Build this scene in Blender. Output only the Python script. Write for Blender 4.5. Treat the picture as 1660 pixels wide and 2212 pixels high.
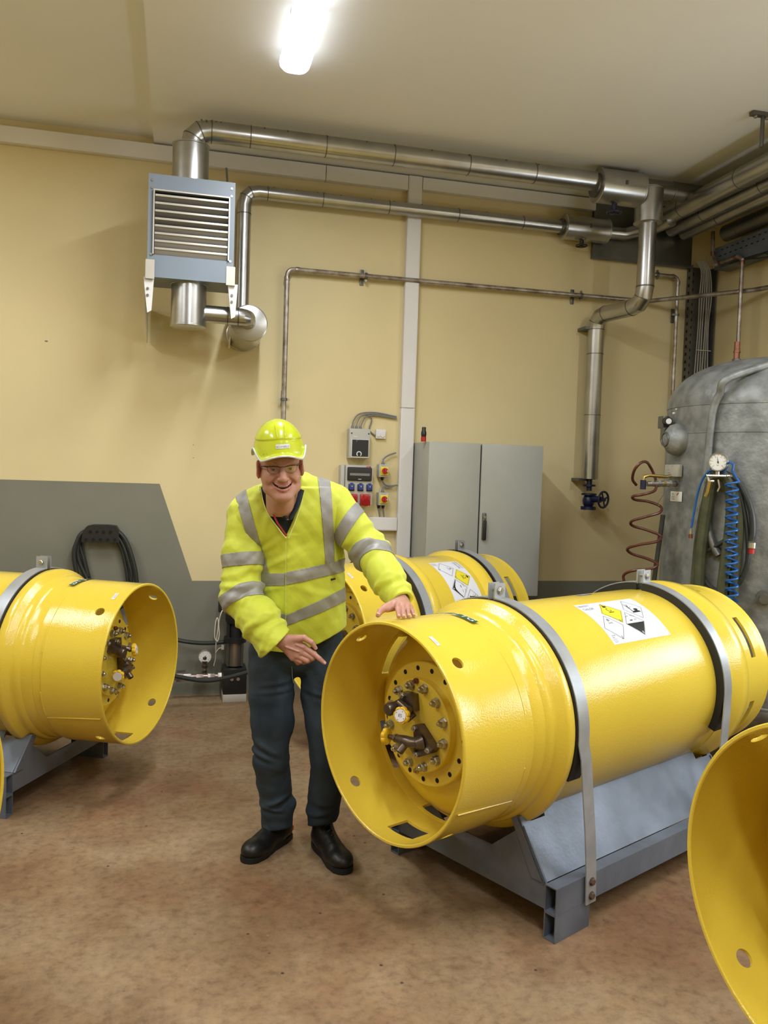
import bpy, bmesh, math, random
import numpy as np
from mathutils import Vector, Matrix, Euler
for o in list(bpy.data.objects): bpy.data.objects.remove(o)
SC = bpy.context.scene
COL = SC.collection
PI = math.pi
rnd = random.Random(7)

# ---------------- camera ----------------
FPX, CX, CY, CAMZ = 1786.4, 830.0, 1106.0, 1.65
YAW, PITCH, ROLL = 0.24596, 0.04615, 0.03258
def cam_axes():
    cy, sy, cp, sp = math.cos(YAW), math.sin(YAW), math.cos(PITCH), math.sin(PITCH)
    fwd = Vector((sy*cp, cy*cp, -sp)); right = Vector((cy, -sy, 0)); down = fwd.cross(right)
    c, s = math.cos(ROLL), math.sin(ROLL)
    return c*right - s*down, s*right + c*down, fwd
CR, CD, CF = cam_axes()
cam = bpy.data.cameras.new('camera')
camo = bpy.data.objects.new('camera', cam); COL.objects.link(camo)
cam.sensor_fit = 'HORIZONTAL'; cam.sensor_width = 36.0; cam.lens = FPX/1660*36.0
cam.clip_start = 0.05; cam.clip_end = 100
camo.matrix_world = Matrix(((CR.x, -CD.x, -CF.x, 0), (CR.y, -CD.y, -CF.y, 0), (CR.z, -CD.z, -CF.z, CAMZ), (0, 0, 0, 1)))
SC.camera = camo

# ---------------- world, exposure ----------------
w = bpy.data.worlds.new('world'); SC.world = w; w.use_nodes = True
w.node_tree.nodes['Background'].inputs[0].default_value = (0.9, 0.95, 1.0, 1)
w.node_tree.nodes['Background'].inputs[1].default_value = 0.15
SC.view_settings.view_transform = 'Standard'; SC.view_settings.look = 'None'
SC.view_settings.exposure = 0.0; SC.view_settings.gamma = 1.0
SC.view_settings.use_curve_mapping = False
LAMP_POWER = 5.0          # emission of the luminaire diffusers
TUBE_WATT = 48.0
DAY_POWER = 9.0
LAMP_COLOR = (0.93, 0.97, 1.0)
SC.cycles.max_bounces = 8; SC.cycles.diffuse_bounces = 5; SC.cycles.glossy_bounces = 4
SC.cycles.caustics_reflective = False; SC.cycles.caustics_refractive = False
SC.cycles.sample_clamp_indirect = 6.0
SC.cycles.use_denoising = True

# a photograph position on a real plane of the room -> 3-D point
def ray(x, y): return (CR*((x-CX)/FPX) + CD*((y-CY)/FPX) + CF)
def PY(x, y, Y): d = ray(x, y); t = Y/d.y; return Vector((d.x*t, Y, CAMZ+d.z*t))
def PX(x, y, X): d = ray(x, y); t = X/d.x; return Vector((X, d.y*t, CAMZ+d.z*t))
def PZ(x, y, Z=0.0): d = ray(x, y); t = (Z-CAMZ)/d.z; return Vector((d.x*t, d.y*t, Z))

# ---------------- materials ----------------
def mat(name, col, rough=0.5, metal=0.0, bump=0.0, bscale=40.0, var=0.0, vscale=3.0, col2=None, spec=0.5, coat=0.0, emit=None, estr=0.0, streak=None, sheen=0.0, detail=4.0):
    m = bpy.data.materials.new(name); m.use_nodes = True
    nt = m.node_tree; N = nt.nodes; L = nt.links; b = N['Principled BSDF']
    b.inputs['Base Color'].default_value = (*col, 1); b.inputs['Roughness'].default_value = rough
    b.inputs['Metallic'].default_value = metal; b.inputs['Specular IOR Level'].default_value = spec
    if coat: b.inputs['Coat Weight'].default_value = coat; b.inputs['Coat Roughness'].default_value = 0.12
    if sheen: b.inputs['Sheen Weight'].default_value = sheen
    if emit: b.inputs['Emission Color'].default_value = (*emit, 1); b.inputs['Emission Strength'].default_value = estr
    tc = N.new('ShaderNodeTexCoord')
    if var > 0 or col2:
        n = N.new('ShaderNodeTexNoise'); n.inputs['Scale'].default_value = vscale; n.inputs['Detail'].default_value = detail
        vec = tc.outputs['Object']
        if streak:
            mp = N.new('ShaderNodeMapping'); mp.inputs['Scale'].default_value = streak; L.new(vec, mp.inputs[0]); vec = mp.outputs[0]
        L.new(vec, n.inputs['Vector'])
        r = N.new('ShaderNodeValToRGB'); r.color_ramp.elements[0].position = 0.35; r.color_ramp.elements[1].position = 0.65
        c2 = col2 if col2 else tuple(max(0, c*(1-var)) for c in col)
        r.color_ramp.elements[0].color = (*c2, 1); r.color_ramp.elements[1].color = (*col, 1)
        L.new(n.outputs['Fac'], r.inputs[0]); L.new(r.outputs[0], b.inputs['Base Color'])
    if bump > 0:
        n2 = N.new('ShaderNodeTexNoise'); n2.inputs['Scale'].default_value = bscale; n2.inputs['Detail'].default_value = 3
        L.new(tc.outputs['Object'], n2.inputs['Vector'])
        bp = N.new('ShaderNodeBump'); bp.inputs['Strength'].default_value = bump; bp.inputs['Distance'].default_value = 0.01
        L.new(n2.outputs['Fac'], bp.inputs['Height']); L.new(bp.outputs[0], b.inputs['Normal'])
    return m
MT = {}
MT['yellow'] = mat('yellow_paint', (0.76, 0.56, 0.060), 0.13, bump=0.12, bscale=170, var=0.05, vscale=2, spec=0.55)
MT['galv'] = mat('galvanised_steel', (0.19, 0.22, 0.28), 0.45, metal=0.3, var=0.42, vscale=4, bump=0.08, bscale=60)
MT['galv_dark'] = mat('galvanised_tube_bore', (0.10, 0.105, 0.11), 0.6, metal=0.2)
MT['strap'] = mat('strap_steel', (0.42, 0.44, 0.47), 0.4, metal=0.35, var=0.2, vscale=9)
MT['rubber'] = mat('black_rubber', (0.012, 0.012, 0.012), 0.6)
MT['black'] = mat('black_plastic', (0.013, 0.014, 0.015), 0.42)
MT['chrome'] = mat('zinc_bolt', (0.55, 0.53, 0.48), 0.25, metal=0.9, var=0.2, vscale=30)
MT['bronze'] = mat('bronze_valve', (0.17, 0.13, 0.10), 0.32, metal=0.75, var=0.35, vscale=25)
MT['wheel'] = mat('yellow_handwheel', (0.80, 0.50, 0.02), 0.3)
MT['white'] = mat('white_print', (0.78, 0.78, 0.82), 0.45)
MT['paper'] = mat('white_label_film', (0.72, 0.73, 0.80), 0.35)
MT['ink'] = mat('black_ink', (0.012, 0.012, 0.012), 0.5)
MT['inkgrey'] = mat('grey_ink', (0.25, 0.25, 0.27), 0.5)
MT['labyel'] = mat('yellow_ink', (0.78, 0.66, 0.04), 0.4)
MT['green'] = mat('green_label_film', (0.015, 0.10, 0.05), 0.4)
MT['hole'] = mat('dark_opening', (0.004, 0.004, 0.004), 0.9)
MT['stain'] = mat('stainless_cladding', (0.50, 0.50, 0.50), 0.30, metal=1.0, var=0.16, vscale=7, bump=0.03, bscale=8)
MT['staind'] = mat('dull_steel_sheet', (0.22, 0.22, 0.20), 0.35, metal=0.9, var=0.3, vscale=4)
MT['seam'] = mat('cladding_seam', (0.16, 0.155, 0.15), 0.4, metal=0.9)
MT['brownpipe'] = mat('old_steel_pipe', (0.23, 0.18, 0.15), 0.35, metal=0.75, col2=(0.50, 0.47, 0.44), vscale=14)
MT['copper'] = mat('copper_fitting', (0.30, 0.13, 0.09), 0.35, metal=0.8, var=0.4, vscale=40)
MT['clamp'] = mat('clamp_steel', (0.16, 0.16, 0.15), 0.4, metal=0.7)
MT['bluegrey'] = mat('blue_grey_enamel', (0.20, 0.245, 0.31), 0.4, var=0.08)
MT['alu'] = mat('louvre_aluminium', (0.55, 0.52, 0.46), 0.4, metal=0.3, var=0.1)
MT['alud'] = mat('louvre_slat_aluminium', (0.30, 0.28, 0.25), 0.45, metal=0.3)
MT['whitetrim'] = mat('white_pvc', (0.76, 0.75, 0.76), 0.45, var=0.05, vscale=2)
MT['cabinet'] = mat('cabinet_grey', (0.40, 0.41, 0.38), 0.42, var=0.07, vscale=3)
MT['cabedge'] = mat('cabinet_gasket', (0.02, 0.02, 0.02), 0.7)
MT['boxgrey'] = mat('box_grey_plastic', (0.47, 0.47, 0.44), 0.45)
MT['cable'] = mat('grey_cable', (0.20, 0.20, 0.20), 0.5)
MT['cablelight'] = mat('pale_grey_cable', (0.38, 0.37, 0.35), 0.5)
MT['wcable'] = mat('white_cable', (0.60, 0.57, 0.50), 0.5)
MT['red'] = mat('red_plastic', (0.42, 0.015, 0.02), 0.35)
MT['blue'] = mat('blue_plastic', (0.02, 0.045, 0.25), 0.35)
MT['bluevalve'] = mat('blue_painted_iron', (0.008, 0.012, 0.05), 0.4)
MT['bluehose'] = mat('blue_hose', (0.012, 0.10, 0.36), 0.3)
MT['redhose'] = mat('brown_red_hose', (0.085, 0.022, 0.012), 0.35)
MT['greenhose'] = mat('olive_hose', (0.075, 0.082, 0.042), 0.55, var=0.4, vscale=12)
MT['blackhose'] = mat('black_hose', (0.022, 0.026, 0.024), 0.42)
MT['tank'] = mat('weathered_zinc', (0.30, 0.315, 0.315), 0.5, metal=0.35, col2=(0.17, 0.18, 0.18), vscale=11, bump=0.35, bscale=30, detail=8)
MT['brass'] = mat('brass', (0.45, 0.33, 0.12), 0.3, metal=0.9)
MT['pumpsteel'] = mat('pump_steel', (0.42, 0.39, 0.34), 0.3, metal=0.9, var=0.15)
MT['plinth'] = mat('plinth_white', (0.55, 0.53, 0.47), 0.7)
MT['lampwhite'] = mat('lamp_diffuser', (0.9, 0.9, 0.9), 0.5, emit=LAMP_COLOR, estr=LAMP_POWER)
MT['lamphousing'] = mat('lamp_housing', (0.55, 0.55, 0.55), 0.5)
MT['dial'] = mat('gauge_dial', (0.72, 0.72, 0.70), 0.3)
MT['orange'] = mat('orange_thread', (0.75, 0.16, 0.03), 0.5)
MT['wood'] = mat('rust_stain', (0.10, 0.06, 0.04), 0.6)

# ---------------- geometry collector ----------------
class G:
    def __init__(self): self.v = []; self.f = []; self.m = []
    def add(self, vs, fs, mi=0):
        n = len(self.v); self.v += [tuple(x) for x in vs]
        self.f += [tuple(i+n for i in f) for f in fs]; self.m += [mi]*len(fs); return self
    def box(self, c, s, R=None, mi=0):
        c = Vector(c); hx, hy, hz = s[0]/2, s[1]/2, s[2]/2
        vs = [Vector((x, y, z)) for x in (-hx, hx) for y in (-hy, hy) for z in (-hz, hz)]
        if R is not None: vs = [R @ q for q in vs]
        vs = [q+c for q in vs]
        return self.add(vs, [(0, 1, 3, 2), (4, 6, 7, 5), (0, 4, 5, 1), (2, 3, 7, 6), (0, 2, 6, 4), (1, 5, 7, 3)], mi)
    def bbox(self, c, s, b=0.004, R=None, seg=2, mi=0):
        bm = bmesh.new(); bmesh.ops.create_cube(bm, size=1)
        for q in bm.verts: q.co = Vector((q.co.x*s[0], q.co.y*s[1], q.co.z*s[2]))
        bmesh.ops.bevel(bm, geom=list(bm.edges), offset=b, segments=seg, affect='EDGES', profile=0.6)
        bm.verts.ensure_lookup_table(); bm.faces.ensure_lookup_table()
        vs = [(R @ q.co if R is not None else q.co)+Vector(c) for q in bm.verts]
        self.add(vs, [tuple(x.index for x in f.verts) for f in bm.faces], mi); bm.free(); return self
    def frame(self, d):
        d = Vector(d).normalized(); a = Vector((0, 0, 1)) if abs(d.z) < 0.9 else Vector((1, 0, 0))
        u = d.cross(a).normalized(); return u, d.cross(u).normalized(), d
    def cyl(self, p0, p1, r0, r1=None, n=20, caps=True, mi=0):
        r1 = r0 if r1 is None else r1
        p0, p1 = Vector(p0), Vector(p1); u, v, d = self.frame(p1-p0); vs = []
        for p, r in ((p0, r0), (p1, r1)):
            vs += [p+u*(r*math.cos(2*PI*i/n))+v*(r*math.sin(2*PI*i/n)) for i in range(n)]
        fs = [(i, (i+1) % n, n+(i+1) % n, n+i) for i in range(n)]
        if caps: fs += [tuple(range(n-1, -1, -1)), tuple(range(n, 2*n))]
        return self.add(vs, fs, mi)
    def lathe(self, prof, p, d, n=32, mi=0, closed=False, up=None):
        # prof: list of (distance along d, radius)
        p = Vector(p); u, v, d = self.frame(d); vs = []; k = len(prof)
        for a, r in prof: vs += [p+d*a+u*(r*math.cos(2*PI*i/n))+v*(r*math.sin(2*PI*i/n)) for i in range(n)]
        fs = []
        for j in range(k-1 if not closed else k):
            j2 = (j+1) % k
            fs += [(j*n+i, j*n+(i+1) % n, j2*n+(i+1) % n, j2*n+i) for i in range(n)]
        return self.add(vs, fs, mi)
    def tube(self, pts, r, n=10, caps=True, mi=0, closed=False):
        pts = [Vector(q) for q in pts]; k = len(pts)
        rs = r if isinstance(r, (list, tuple)) else [r]*k
        T = []
        for i in range(k):
            if closed: t = pts[(i+1) % k]-pts[(i-1) % k]
            else:
                a = (pts[i]-pts[i-1]).normalized() if i > 0 else None
                b = (pts[i+1]-pts[i]).normalized() if i < k-1 else None
                t = (a+b) if (a and b) else (a or b)
            T.append(t.normalized())
        u, v, _ = self.frame(T[0]); vs = []
        for i in range(k):
            if i > 0:
                q = T[i-1].rotation_difference(T[i]); u = q @ u; v = q @ v
            sc = 1.0
            if not closed and 0 < i < k-1:
                c = (pts[i]-pts[i-1]).normalized().dot((pts[i+1]-pts[i]).normalized())
                if c > -0.5: sc = 1/max(0.5, math.sqrt((1+c)/2))
                ax = (pts[i]-pts[i-1]).cross(pts[i+1]-pts[i])
                if ax.length > 1e-9:
                    ax.normalize(); nn = T[i].cross(ax)
                else: nn = u
            else: nn = u
            for j in range(n):
                w_ = u*math.cos(2*PI*j/n)+v*math.sin(2*PI*j/n)
                w_ = w_ + nn*(w_.dot(nn)*(sc-1))
                vs.append(pts[i]+w_*rs[i])
        fs = []
        for i in range(k if closed else k-1):
            i2 = (i+1) % k
            fs += [(i*n+j, i*n+(j+1) % n, i2*n+(j+1) % n, i2*n+j) for j in range(n)]
        if caps and not closed: fs += [tuple(range(n-1, -1, -1)), tuple(range((k-1)*n, k*n))]
        return self.add(vs, fs, mi)
    def prism(self, poly, O, U, V, depth, mi=0):
        O, U, V = Vector(O), Vector(U), Vector(V); W_ = U.cross(V).normalized()*depth; k = len(poly)
        a = [O+U*x+V*y for x, y in poly]; b = [q+W_ for q in a]
        return self.add(a+b, [tuple(range(k-1, -1, -1)), tuple(range(k, 2*k))]+[(i, (i+1) % k, k+(i+1) % k, k+i) for i in range(k)], mi)
    def ball(self, c, r, n=16, mi=0):
        c = Vector(c); rr = r if isinstance(r, (tuple, list)) else (r, r, r); vs = [c+Vector((0, 0, rr[2]))]; h = n//2
        for i in range(1, h):
            t = PI*i/h
            vs += [c+Vector((rr[0]*math.sin(t)*math.cos(2*PI*j/n), rr[1]*math.sin(t)*math.sin(2*PI*j/n), rr[2]*math.cos(t))) for j in range(n)]
        vs.append(c-Vector((0, 0, rr[2]))); fs = [(0, 1+j, 1+(j+1) % n) for j in range(n)]
        for i in range(h-2): fs += [(1+i*n+j, 1+(i+1)*n+j, 1+(i+1)*n+(j+1) % n, 1+i*n+(j+1) % n) for j in range(n)]
        e = len(vs)-1; b0 = 1+(h-2)*n; fs += [(e, b0+(j+1) % n, b0+j) for j in range(n)]
        return self.add(vs, fs, mi)
    def hexnut(self, p, d, r, h, rot=0, mi=0):
        p = Vector(p); u, v, d = self.frame(d); n = 6
        vs = [p+d*k+u*(r*q*math.cos(2*PI*i/n+rot))+v*(r*q*math.sin(2*PI*i/n+rot)) for k, q in ((0, 1), (h*0.85, 1), (h, 0.86)) for i in range(n)]
        return self.add(vs, [(k*6+i, k*6+(i+1) % 6, k*6+6+(i+1) % 6, k*6+6+i) for k in (0, 1) for i in range(6)]+[tuple(range(12, 18)), (5, 4, 3, 2, 1, 0)], mi)
    def xf(self, fn): self.v = [tuple(fn(Vector(q))) for q in self.v]; return self
    def build(self, name, mats, parent=None, angle=35, local=False, fix=True):
        me = bpy.data.meshes.new(name)
        vs = self.v
        o = bpy.data.objects.new(name, me)
        if parent is not None:
            o.parent = parent
            if not local:
                Mi = WM[parent.name].inverted(); vs = [tuple(Mi @ Vector(q)) for q in vs]
            WM[o.name] = WM[parent.name]
        else: WM[o.name] = Matrix.Identity(4)
        me.from_pydata(vs, [], self.f)
        for m_ in (mats if isinstance(mats, (list, tuple)) else [mats]): me.materials.append(MT[m_] if isinstance(m_, str) else m_)
        if len(me.materials) > 1: me.polygons.foreach_set('material_index', self.m)
        if fix:
            bm = bmesh.new(); bm.from_mesh(me); bmesh.ops.recalc_face_normals(bm, faces=bm.faces); bm.to_mesh(me); bm.free()
        me.shade_smooth(); me.set_sharp_from_angle(angle=math.radians(angle)); me.update()
        COL.objects.link(o); return o
WM = {}
def thing(name, label, cat, loc=(0, 0, 0), rotz=0.0, group=None, parent=None):
    o = bpy.data.objects.new(name, None); COL.objects.link(o); o.empty_display_size = 0.1
    o.location = loc; o.rotation_euler = (0, 0, rotz)
    WM[o.name] = Matrix.Translation(Vector(loc)) @ Matrix.Rotation(rotz, 4, 'Z')
    tag(o, label, cat, group); return o
def tag(o, label, cat, group=None):
    o['label'] = label; o['category'] = cat
    if group: o['group'] = group
    return o
def struct(o): o['kind'] = 'structure'; return o
def rotz(a): return Matrix.Rotation(a, 3, 'Z')
def smooth_path(pts, k=8):
    pts = [Vector(q) for q in pts]; out = []
    P_ = [pts[0]*2-pts[1]]+pts+[pts[-1]*2-pts[-2]]
    for i in range(1, len(P_)-2):
        a, b, c, d = P_[i-1:i+3]
        for j in range(k):
            t = j/k
            out.append(0.5*((2*b)+(c-a)*t+(2*a-5*b+4*c-d)*t*t+(3*b-a-3*c+d)*t*t*t))
    out.append(pts[-1]); return out
_tx = {}
def text_mesh(s, size=1.0, align='LEFT'):
    # flat lettering: triangles of the built-in font, as 2-D points and faces
    key = (s, size, align)
    if key in _tx: return _tx[key]
    cu = bpy.data.curves.new('t', 'FONT'); cu.body = s; cu.size = size; cu.align_x = align; cu.resolution_u = 3
    ob = bpy.data.objects.new('t', cu); COL.objects.link(ob)
    bpy.context.view_layer.update()
    me = ob.to_mesh(); vs = [(q.co.x, q.co.y) for q in me.vertices]; fs = [tuple(p.vertices) for p in me.polygons]
    ob.to_mesh_clear(); bpy.data.objects.remove(ob); bpy.data.curves.remove(cu)
    _tx[key] = (vs, fs); return _tx[key]
def put_text(g, s, size, O, U, V, mi=0, align='LEFT', off=0.0):
    vs, fs = text_mesh(s, size, align); O, U, V = Vector(O), Vector(U), Vector(V); W_ = U.cross(V)*off
    g.add([O+U*x+V*y+W_ for x, y in vs], fs, mi)
def bool_cut(o, cutters):
    # o: mesh object, cutters: G (local coords of o) -> apply a difference and keep the mesh
    c = cutters.build('cut', 'black', None); c.matrix_world = Matrix.Identity(4)
    par, mw = o.parent, o.matrix_basis.copy(); o.parent = None; o.matrix_basis = Matrix.Identity(4)
    md = o.modifiers.new('b', 'BOOLEAN'); md.object = c; md.operation = 'DIFFERENCE'; md.solver = 'EXACT'
    bpy.context.view_layer.update()
    dg = bpy.context.evaluated_depsgraph_get(); me = bpy.data.meshes.new_from_object(o.evaluated_get(dg))
    o.modifiers.clear(); old = o.data; o.data = me; bpy.data.meshes.remove(old); bpy.data.objects.remove(c)
    o.parent = par; o.matrix_basis = mw
    me.shade_smooth(); me.set_sharp_from_angle(angle=math.radians(35)); me.update()

# =================== THE ROOM ===================
YB, XR, XL, YF, ZC, ZCL = 6.10, 4.28, -4.2, -3.2, 3.885, 3.93
XSTEP = -0.205
def wall_mat():
    m = mat('yellow_wall_paint', (0.73, 0.62, 0.36), 0.6, var=0.07, vscale=1.2, bump=0.05, bscale=25, spec=0.25); return m
MT['wall'] = wall_mat()
MT['walldado'] = mat('grey_wall_paint', (0.215, 0.215, 0.175), 0.5, var=0.12, vscale=2.0, bump=0.05, bscale=25)
MT['ceiling'] = mat('ceiling_paint', (0.84, 0.84, 0.86), 0.8, var=0.04, vscale=0.8, bump=0.05, bscale=30, spec=0.2)
def floor_mat():
    m = bpy.data.materials.new('coated_floor'); m.use_nodes = True; nt = m.node_tree; N = nt.nodes; L = nt.links; b = N['Principled BSDF']
    tc = N.new('ShaderNodeTexCoord')
    def noise(sc, det, rough=0.6, vec=None):
        n = N.new('ShaderNodeTexNoise'); n.inputs['Scale'].default_value = sc; n.inputs['Detail'].default_value = det; n.inputs['Roughness'].default_value = rough
        L.new(vec or tc.outputs['Object'], n.inputs['Vector']); return n.outputs['Fac']
    def ramp(fac, stops):
        r = N.new('ShaderNodeValToRGB'); e = r.color_ramp.elements
        e[0].position, e[0].color = stops[0][0], (*stops[0][1], 1); e[1].position, e[1].color = stops[-1][0], (*stops[-1][1], 1)
        for p, c in stops[1:-1]: q = e.new(p); q.color = (*c, 1)
        L.new(fac, r.inputs[0]); return r.outputs[0]
    def mix(fac, a, c, mode='MIX'):
        x = N.new('ShaderNodeMix'); x.data_type = 'RGBA'; x.blend_type = mode
        if isinstance(fac, float): x.inputs[0].default_value = fac
        else: L.new(fac, x.inputs[0])
        for s_, k in ((a, 6), (c, 7)):
            if isinstance(s_, tuple): x.inputs[k].default_value = (*s_, 1)
            else: L.new(s_, x.inputs[k])
        return x.outputs[2]
    base = ramp(noise(1.3, 6, 0.62), [(0.33, (0.215, 0.115, 0.062)), (0.45, (0.26, 0.165, 0.09)), (0.60, (0.32, 0.225, 0.135))])
    red = ramp(noise(0.9, 3), [(0.54, (0, 0, 0)), (0.74, (0.8, 0.8, 0.8))])
    base = mix(red, base, (0.25, 0.098, 0.048))
    fine = ramp(noise(26, 8, 0.7), [(0.30, (0.62, 0.59, 0.55)), (0.5, (0.96, 0.96, 0.95)), (0.72, (1.18, 1.16, 1.10))])
    base = mix(1.0, base, fine, 'MULTIPLY')
    blot = ramp(noise(3.4, 9, 0.68), [(0.34, (0.80, 0.77, 0.74)), (0.50, (1, 1, 1)), (0.66, (1.08, 1.08, 1.06))])
    base = mix(1.0, base, blot, 'MULTIPLY')
    vo = N.new('ShaderNodeTexVoronoi'); vo.inputs['Scale'].default_value = 9.0; L.new(tc.outputs['Object'], vo.inputs['Vector'])
    dist = N.new('ShaderNodeTexNoise'); dist.inputs['Scale'].default_value = 60
    spot = ramp(vo.outputs['Distance'], [(0.03, (1, 1, 1)), (0.075, (0, 0, 0))])
    gate = ramp(vo.outputs['Color'], [(0.42, (0, 0, 0)), (0.44, (1, 1, 1))])
    base = mix(mix(1.0, spot, gate, 'MULTIPLY'), base, (0.055, 0.038, 0.028))
    v2 = N.new('ShaderNodeTexVoronoi'); v2.inputs['Scale'].default_value = 7.0; mp = N.new('ShaderNodeMapping'); mp.inputs['Location'].default_value = (3.3, 1.7, 0.4)
    L.new(tc.outputs['Object'], mp.inputs[0]); L.new(mp.outputs[0], v2.inputs['Vector'])
    s2 = ramp(v2.outputs['Distance'], [(0.03, (1, 1, 1)), (0.055, (0, 0, 0))]); g2 = ramp(v2.outputs['Color'], [(0.72, (0, 0, 0)), (0.74, (1, 1, 1))])
    base = mix(mix(1.0, s2, g2, 'MULTIPLY'), base, (0.52, 0.36, 0.09))
    L.new(base, b.inputs['Base Color'])
    rr = N.new('ShaderNodeMapRange'); L.new(noise(5, 4), rr.inputs[0]); rr.inputs[3].default_value = 0.36; rr.inputs[4].default_value = 0.60; L.new(rr.outputs[0], b.inputs['Roughness'])
    b.inputs['Specular IOR Level'].default_value = 0.35
    bp = N.new('ShaderNodeBump'); bp.inputs['Strength'].default_value = 0.18; bp.inputs['Distance'].default_value = 0.01
    L.new(noise(45, 6), bp.inputs['Height']); L.new(bp.outputs[0], b.inputs['Normal'])
    return m
MT['floor'] = floor_mat()
MT['daypane'] = mat('daylit_frosted_pane', (0.7, 0.75, 0.8), 0.5, emit=(0.80, 0.90, 1.0), estr=DAY_POWER)
struct(G().box(((XL+XR)/2, (YB+YF)/2, -0.05), (XR-XL+0.4, YB-YF+0.4, 0.1)).build('floor', 'floor'))
# ceiling: the left bay lies a little higher than the rest
g = G(); g.box(((XSTEP+XR)/2, (YB+YF)/2, ZC+0.1), (XR-XSTEP+0.0, YB-YF, 0.2)); struct(g.build('ceiling', 'ceiling'))
g = G(); g.box(((XL+XSTEP)/2, (YB+YF)/2, ZCL+0.1), (XSTEP-XL, YB-YF, 0.2)); struct(g.build('ceiling', 'ceiling'))
# back wall with its painted grey dado (a flat coat of paint with its own outline)
x0, x1 = XL, XR; t = 0.2
dz1, dz2, da, db = 1.527, 0.833, -0.122, 0.118
vs = [(x0, YB, 0), (x1, YB, 0), (x1, YB, dz2), (db, YB, dz2), (da, YB, dz1), (x0, YB, dz1), (x0, YB, 4.2), (x1, YB, 4.2)]
bk = [(a, YB+t, c) for a, _, c in vs]
g = G(); g.add(vs+bk, [(0, 1, 2, 3, 4, 5)], 1)
g.f += [(5, 4, 3, 2, 7, 6), (8, 9, 15, 14), (0, 8, 9, 1), (6, 7, 15, 14)]; g.m += [0, 0, 0, 0]
struct(g.build('wall_back', ['wall', 'walldado'], fix=False))
def two_tone(name, ax, pos, a, b, sgn):
    g = G()
    for z0, z1, mi in ((0, dz2, 1), (dz2, 4.2, 0)):
        if ax == 'x': g.box((pos+sgn*0.1, (a+b)/2, (z0+z1)/2), (0.2, b-a, z1-z0), mi=mi)
        else: g.box(((a+b)/2, pos+sgn*0.1, (z0+z1)/2), (b-a, 0.2, z1-z0), mi=mi)
    return struct(g.build(name, ['wall', 'walldado']))
wy0, wy1, wz0, wz1 = 1.7, 3.6, 1.2, 2.1
g = G()
for a, b, z0, z1, mi in ((YF, YB, 0, dz2, 1), (YF, YB, dz2, wz0, 0), (YF, YB, wz1, 4.2, 0), (YF, wy0, wz0, wz1, 0), (wy1, YB, wz0, wz1, 0)): g.box((XR+0.1, (a+b)/2, (z0+z1)/2), (0.2, b-a, z1-z0), mi=mi)
struct(g.build('wall_right', ['wall', 'walldado']))
wn = bpy.data.objects.new('window_1', None); COL.objects.link(wn); wn.location = (XR, (wy0+wy1)/2, wz0); WM[wn.name] = Matrix.Translation(wn.location); struct(wn)
for i in range(2):
    a = wy0+(wy1-wy0)*i/2; b = wy0+(wy1-wy0)*(i+1)/2
    for q, s_ in (((a+0.03, (wz0+wz1)/2), (0.06, wz1-wz0)), ((b-0.03, (wz0+wz1)/2), (0.06, wz1-wz0)), (((a+b)/2, wz0+0.03), (b-a-0.12, 0.06)), (((a+b)/2, wz1-0.03), (b-a-0.12, 0.06))):
        G().box((XR+0.06, *q), (0.05, *s_)).build('window_frame', 'whitetrim', wn)
    G().box((XR+0.06, (a+b)/2, (wz0+wz1)/2), (0.01, b-a-0.12, wz1-wz0-0.12)).build('pane', 'daypane', wn)
two_tone('wall_left', 'x', XL, YF, YB, -1); two_tone('wall_front', 'y', YF, XL, XR, -1)

# ---- ceiling lamps ----
def lamp(x, y0, y1, z, label):
    t = thing('ceiling_lamp', label, 'lamp', (x, (y0+y1)/2, z), group=None)
    wd, h = 0.165, 0.085
    g = G(); g.bbox((x, (y0+y1)/2, z-0.018), (wd*0.86, y1-y0-0.05, 0.036), 0.006); g.build('housing', 'lamphousing', t)
    g = G(); bm = bmesh.new(); n = 8; prof = []
    k = 10; ring = []
    for j in range(k+1):                    # round ended bowl
        f = j/k; r = 0.02+f*0.0
    L_ = y1-y0; vs = []; fs = []
    def outline(ins, zz):
        pts = []; r = 0.055-ins*0.3; hw, hl = wd/2-ins, L_/2-ins
        for cxs, cys, a0 in ((1, 1, 0), (-1, 1, 90), (-1, -1, 180), (1, -1, 270)):
            for q in range(6):
                a = math.radians(a0+q*18); pts.append((x+cxs*(hw-r)+r*math.cos(a), (y0+y1)/2+cys*(hl-r)+r*math.sin(a), zz))
        return pts
    rings = [outline(0.004, z-0.030), outline(0, z-0.04), outline(0.003, z-0.06), outline(0.018, z-0.08), outline(0.04, z-0.088)]
    m_ = len(rings[0]); vs = [q for r_ in rings for q in r_]
    for j in range(len(rings)-1): fs += [(j*m_+i, j*m_+(i+1) % m_, (j+1)*m_+(i+1) % m_, (j+1)*m_+i) for i in range(m_)]
    fs.append(tuple(range((len(rings)-1)*m_, len(rings)*m_))); fs.append(tuple(range(m_-1, -1, -1)))
    G().add(vs, fs).build('diffuser', 'lampwhite', t, angle=50)
    for yy in (y0+0.08, y0+0.55, y1-0.55, y1-0.08):
        for s in (-1, 1): G().box((x+s*(wd/2), yy, z-0.035), (0.008, 0.02, 0.02)).build('clip', 'lamphousing', t)
    L_ = bpy.data.lights.new('tube_light', 'AREA'); L_.shape = 'RECTANGLE'; L_.size = 0.09; L_.size_y = 1.28; L_.energy = TUBE_WATT; L_.color = LAMP_COLOR
    lo = bpy.data.objects.new('tube_light', L_); COL.objects.link(lo); lo.parent = t; lo.location = (0, 0, -0.096)
    return t
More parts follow.
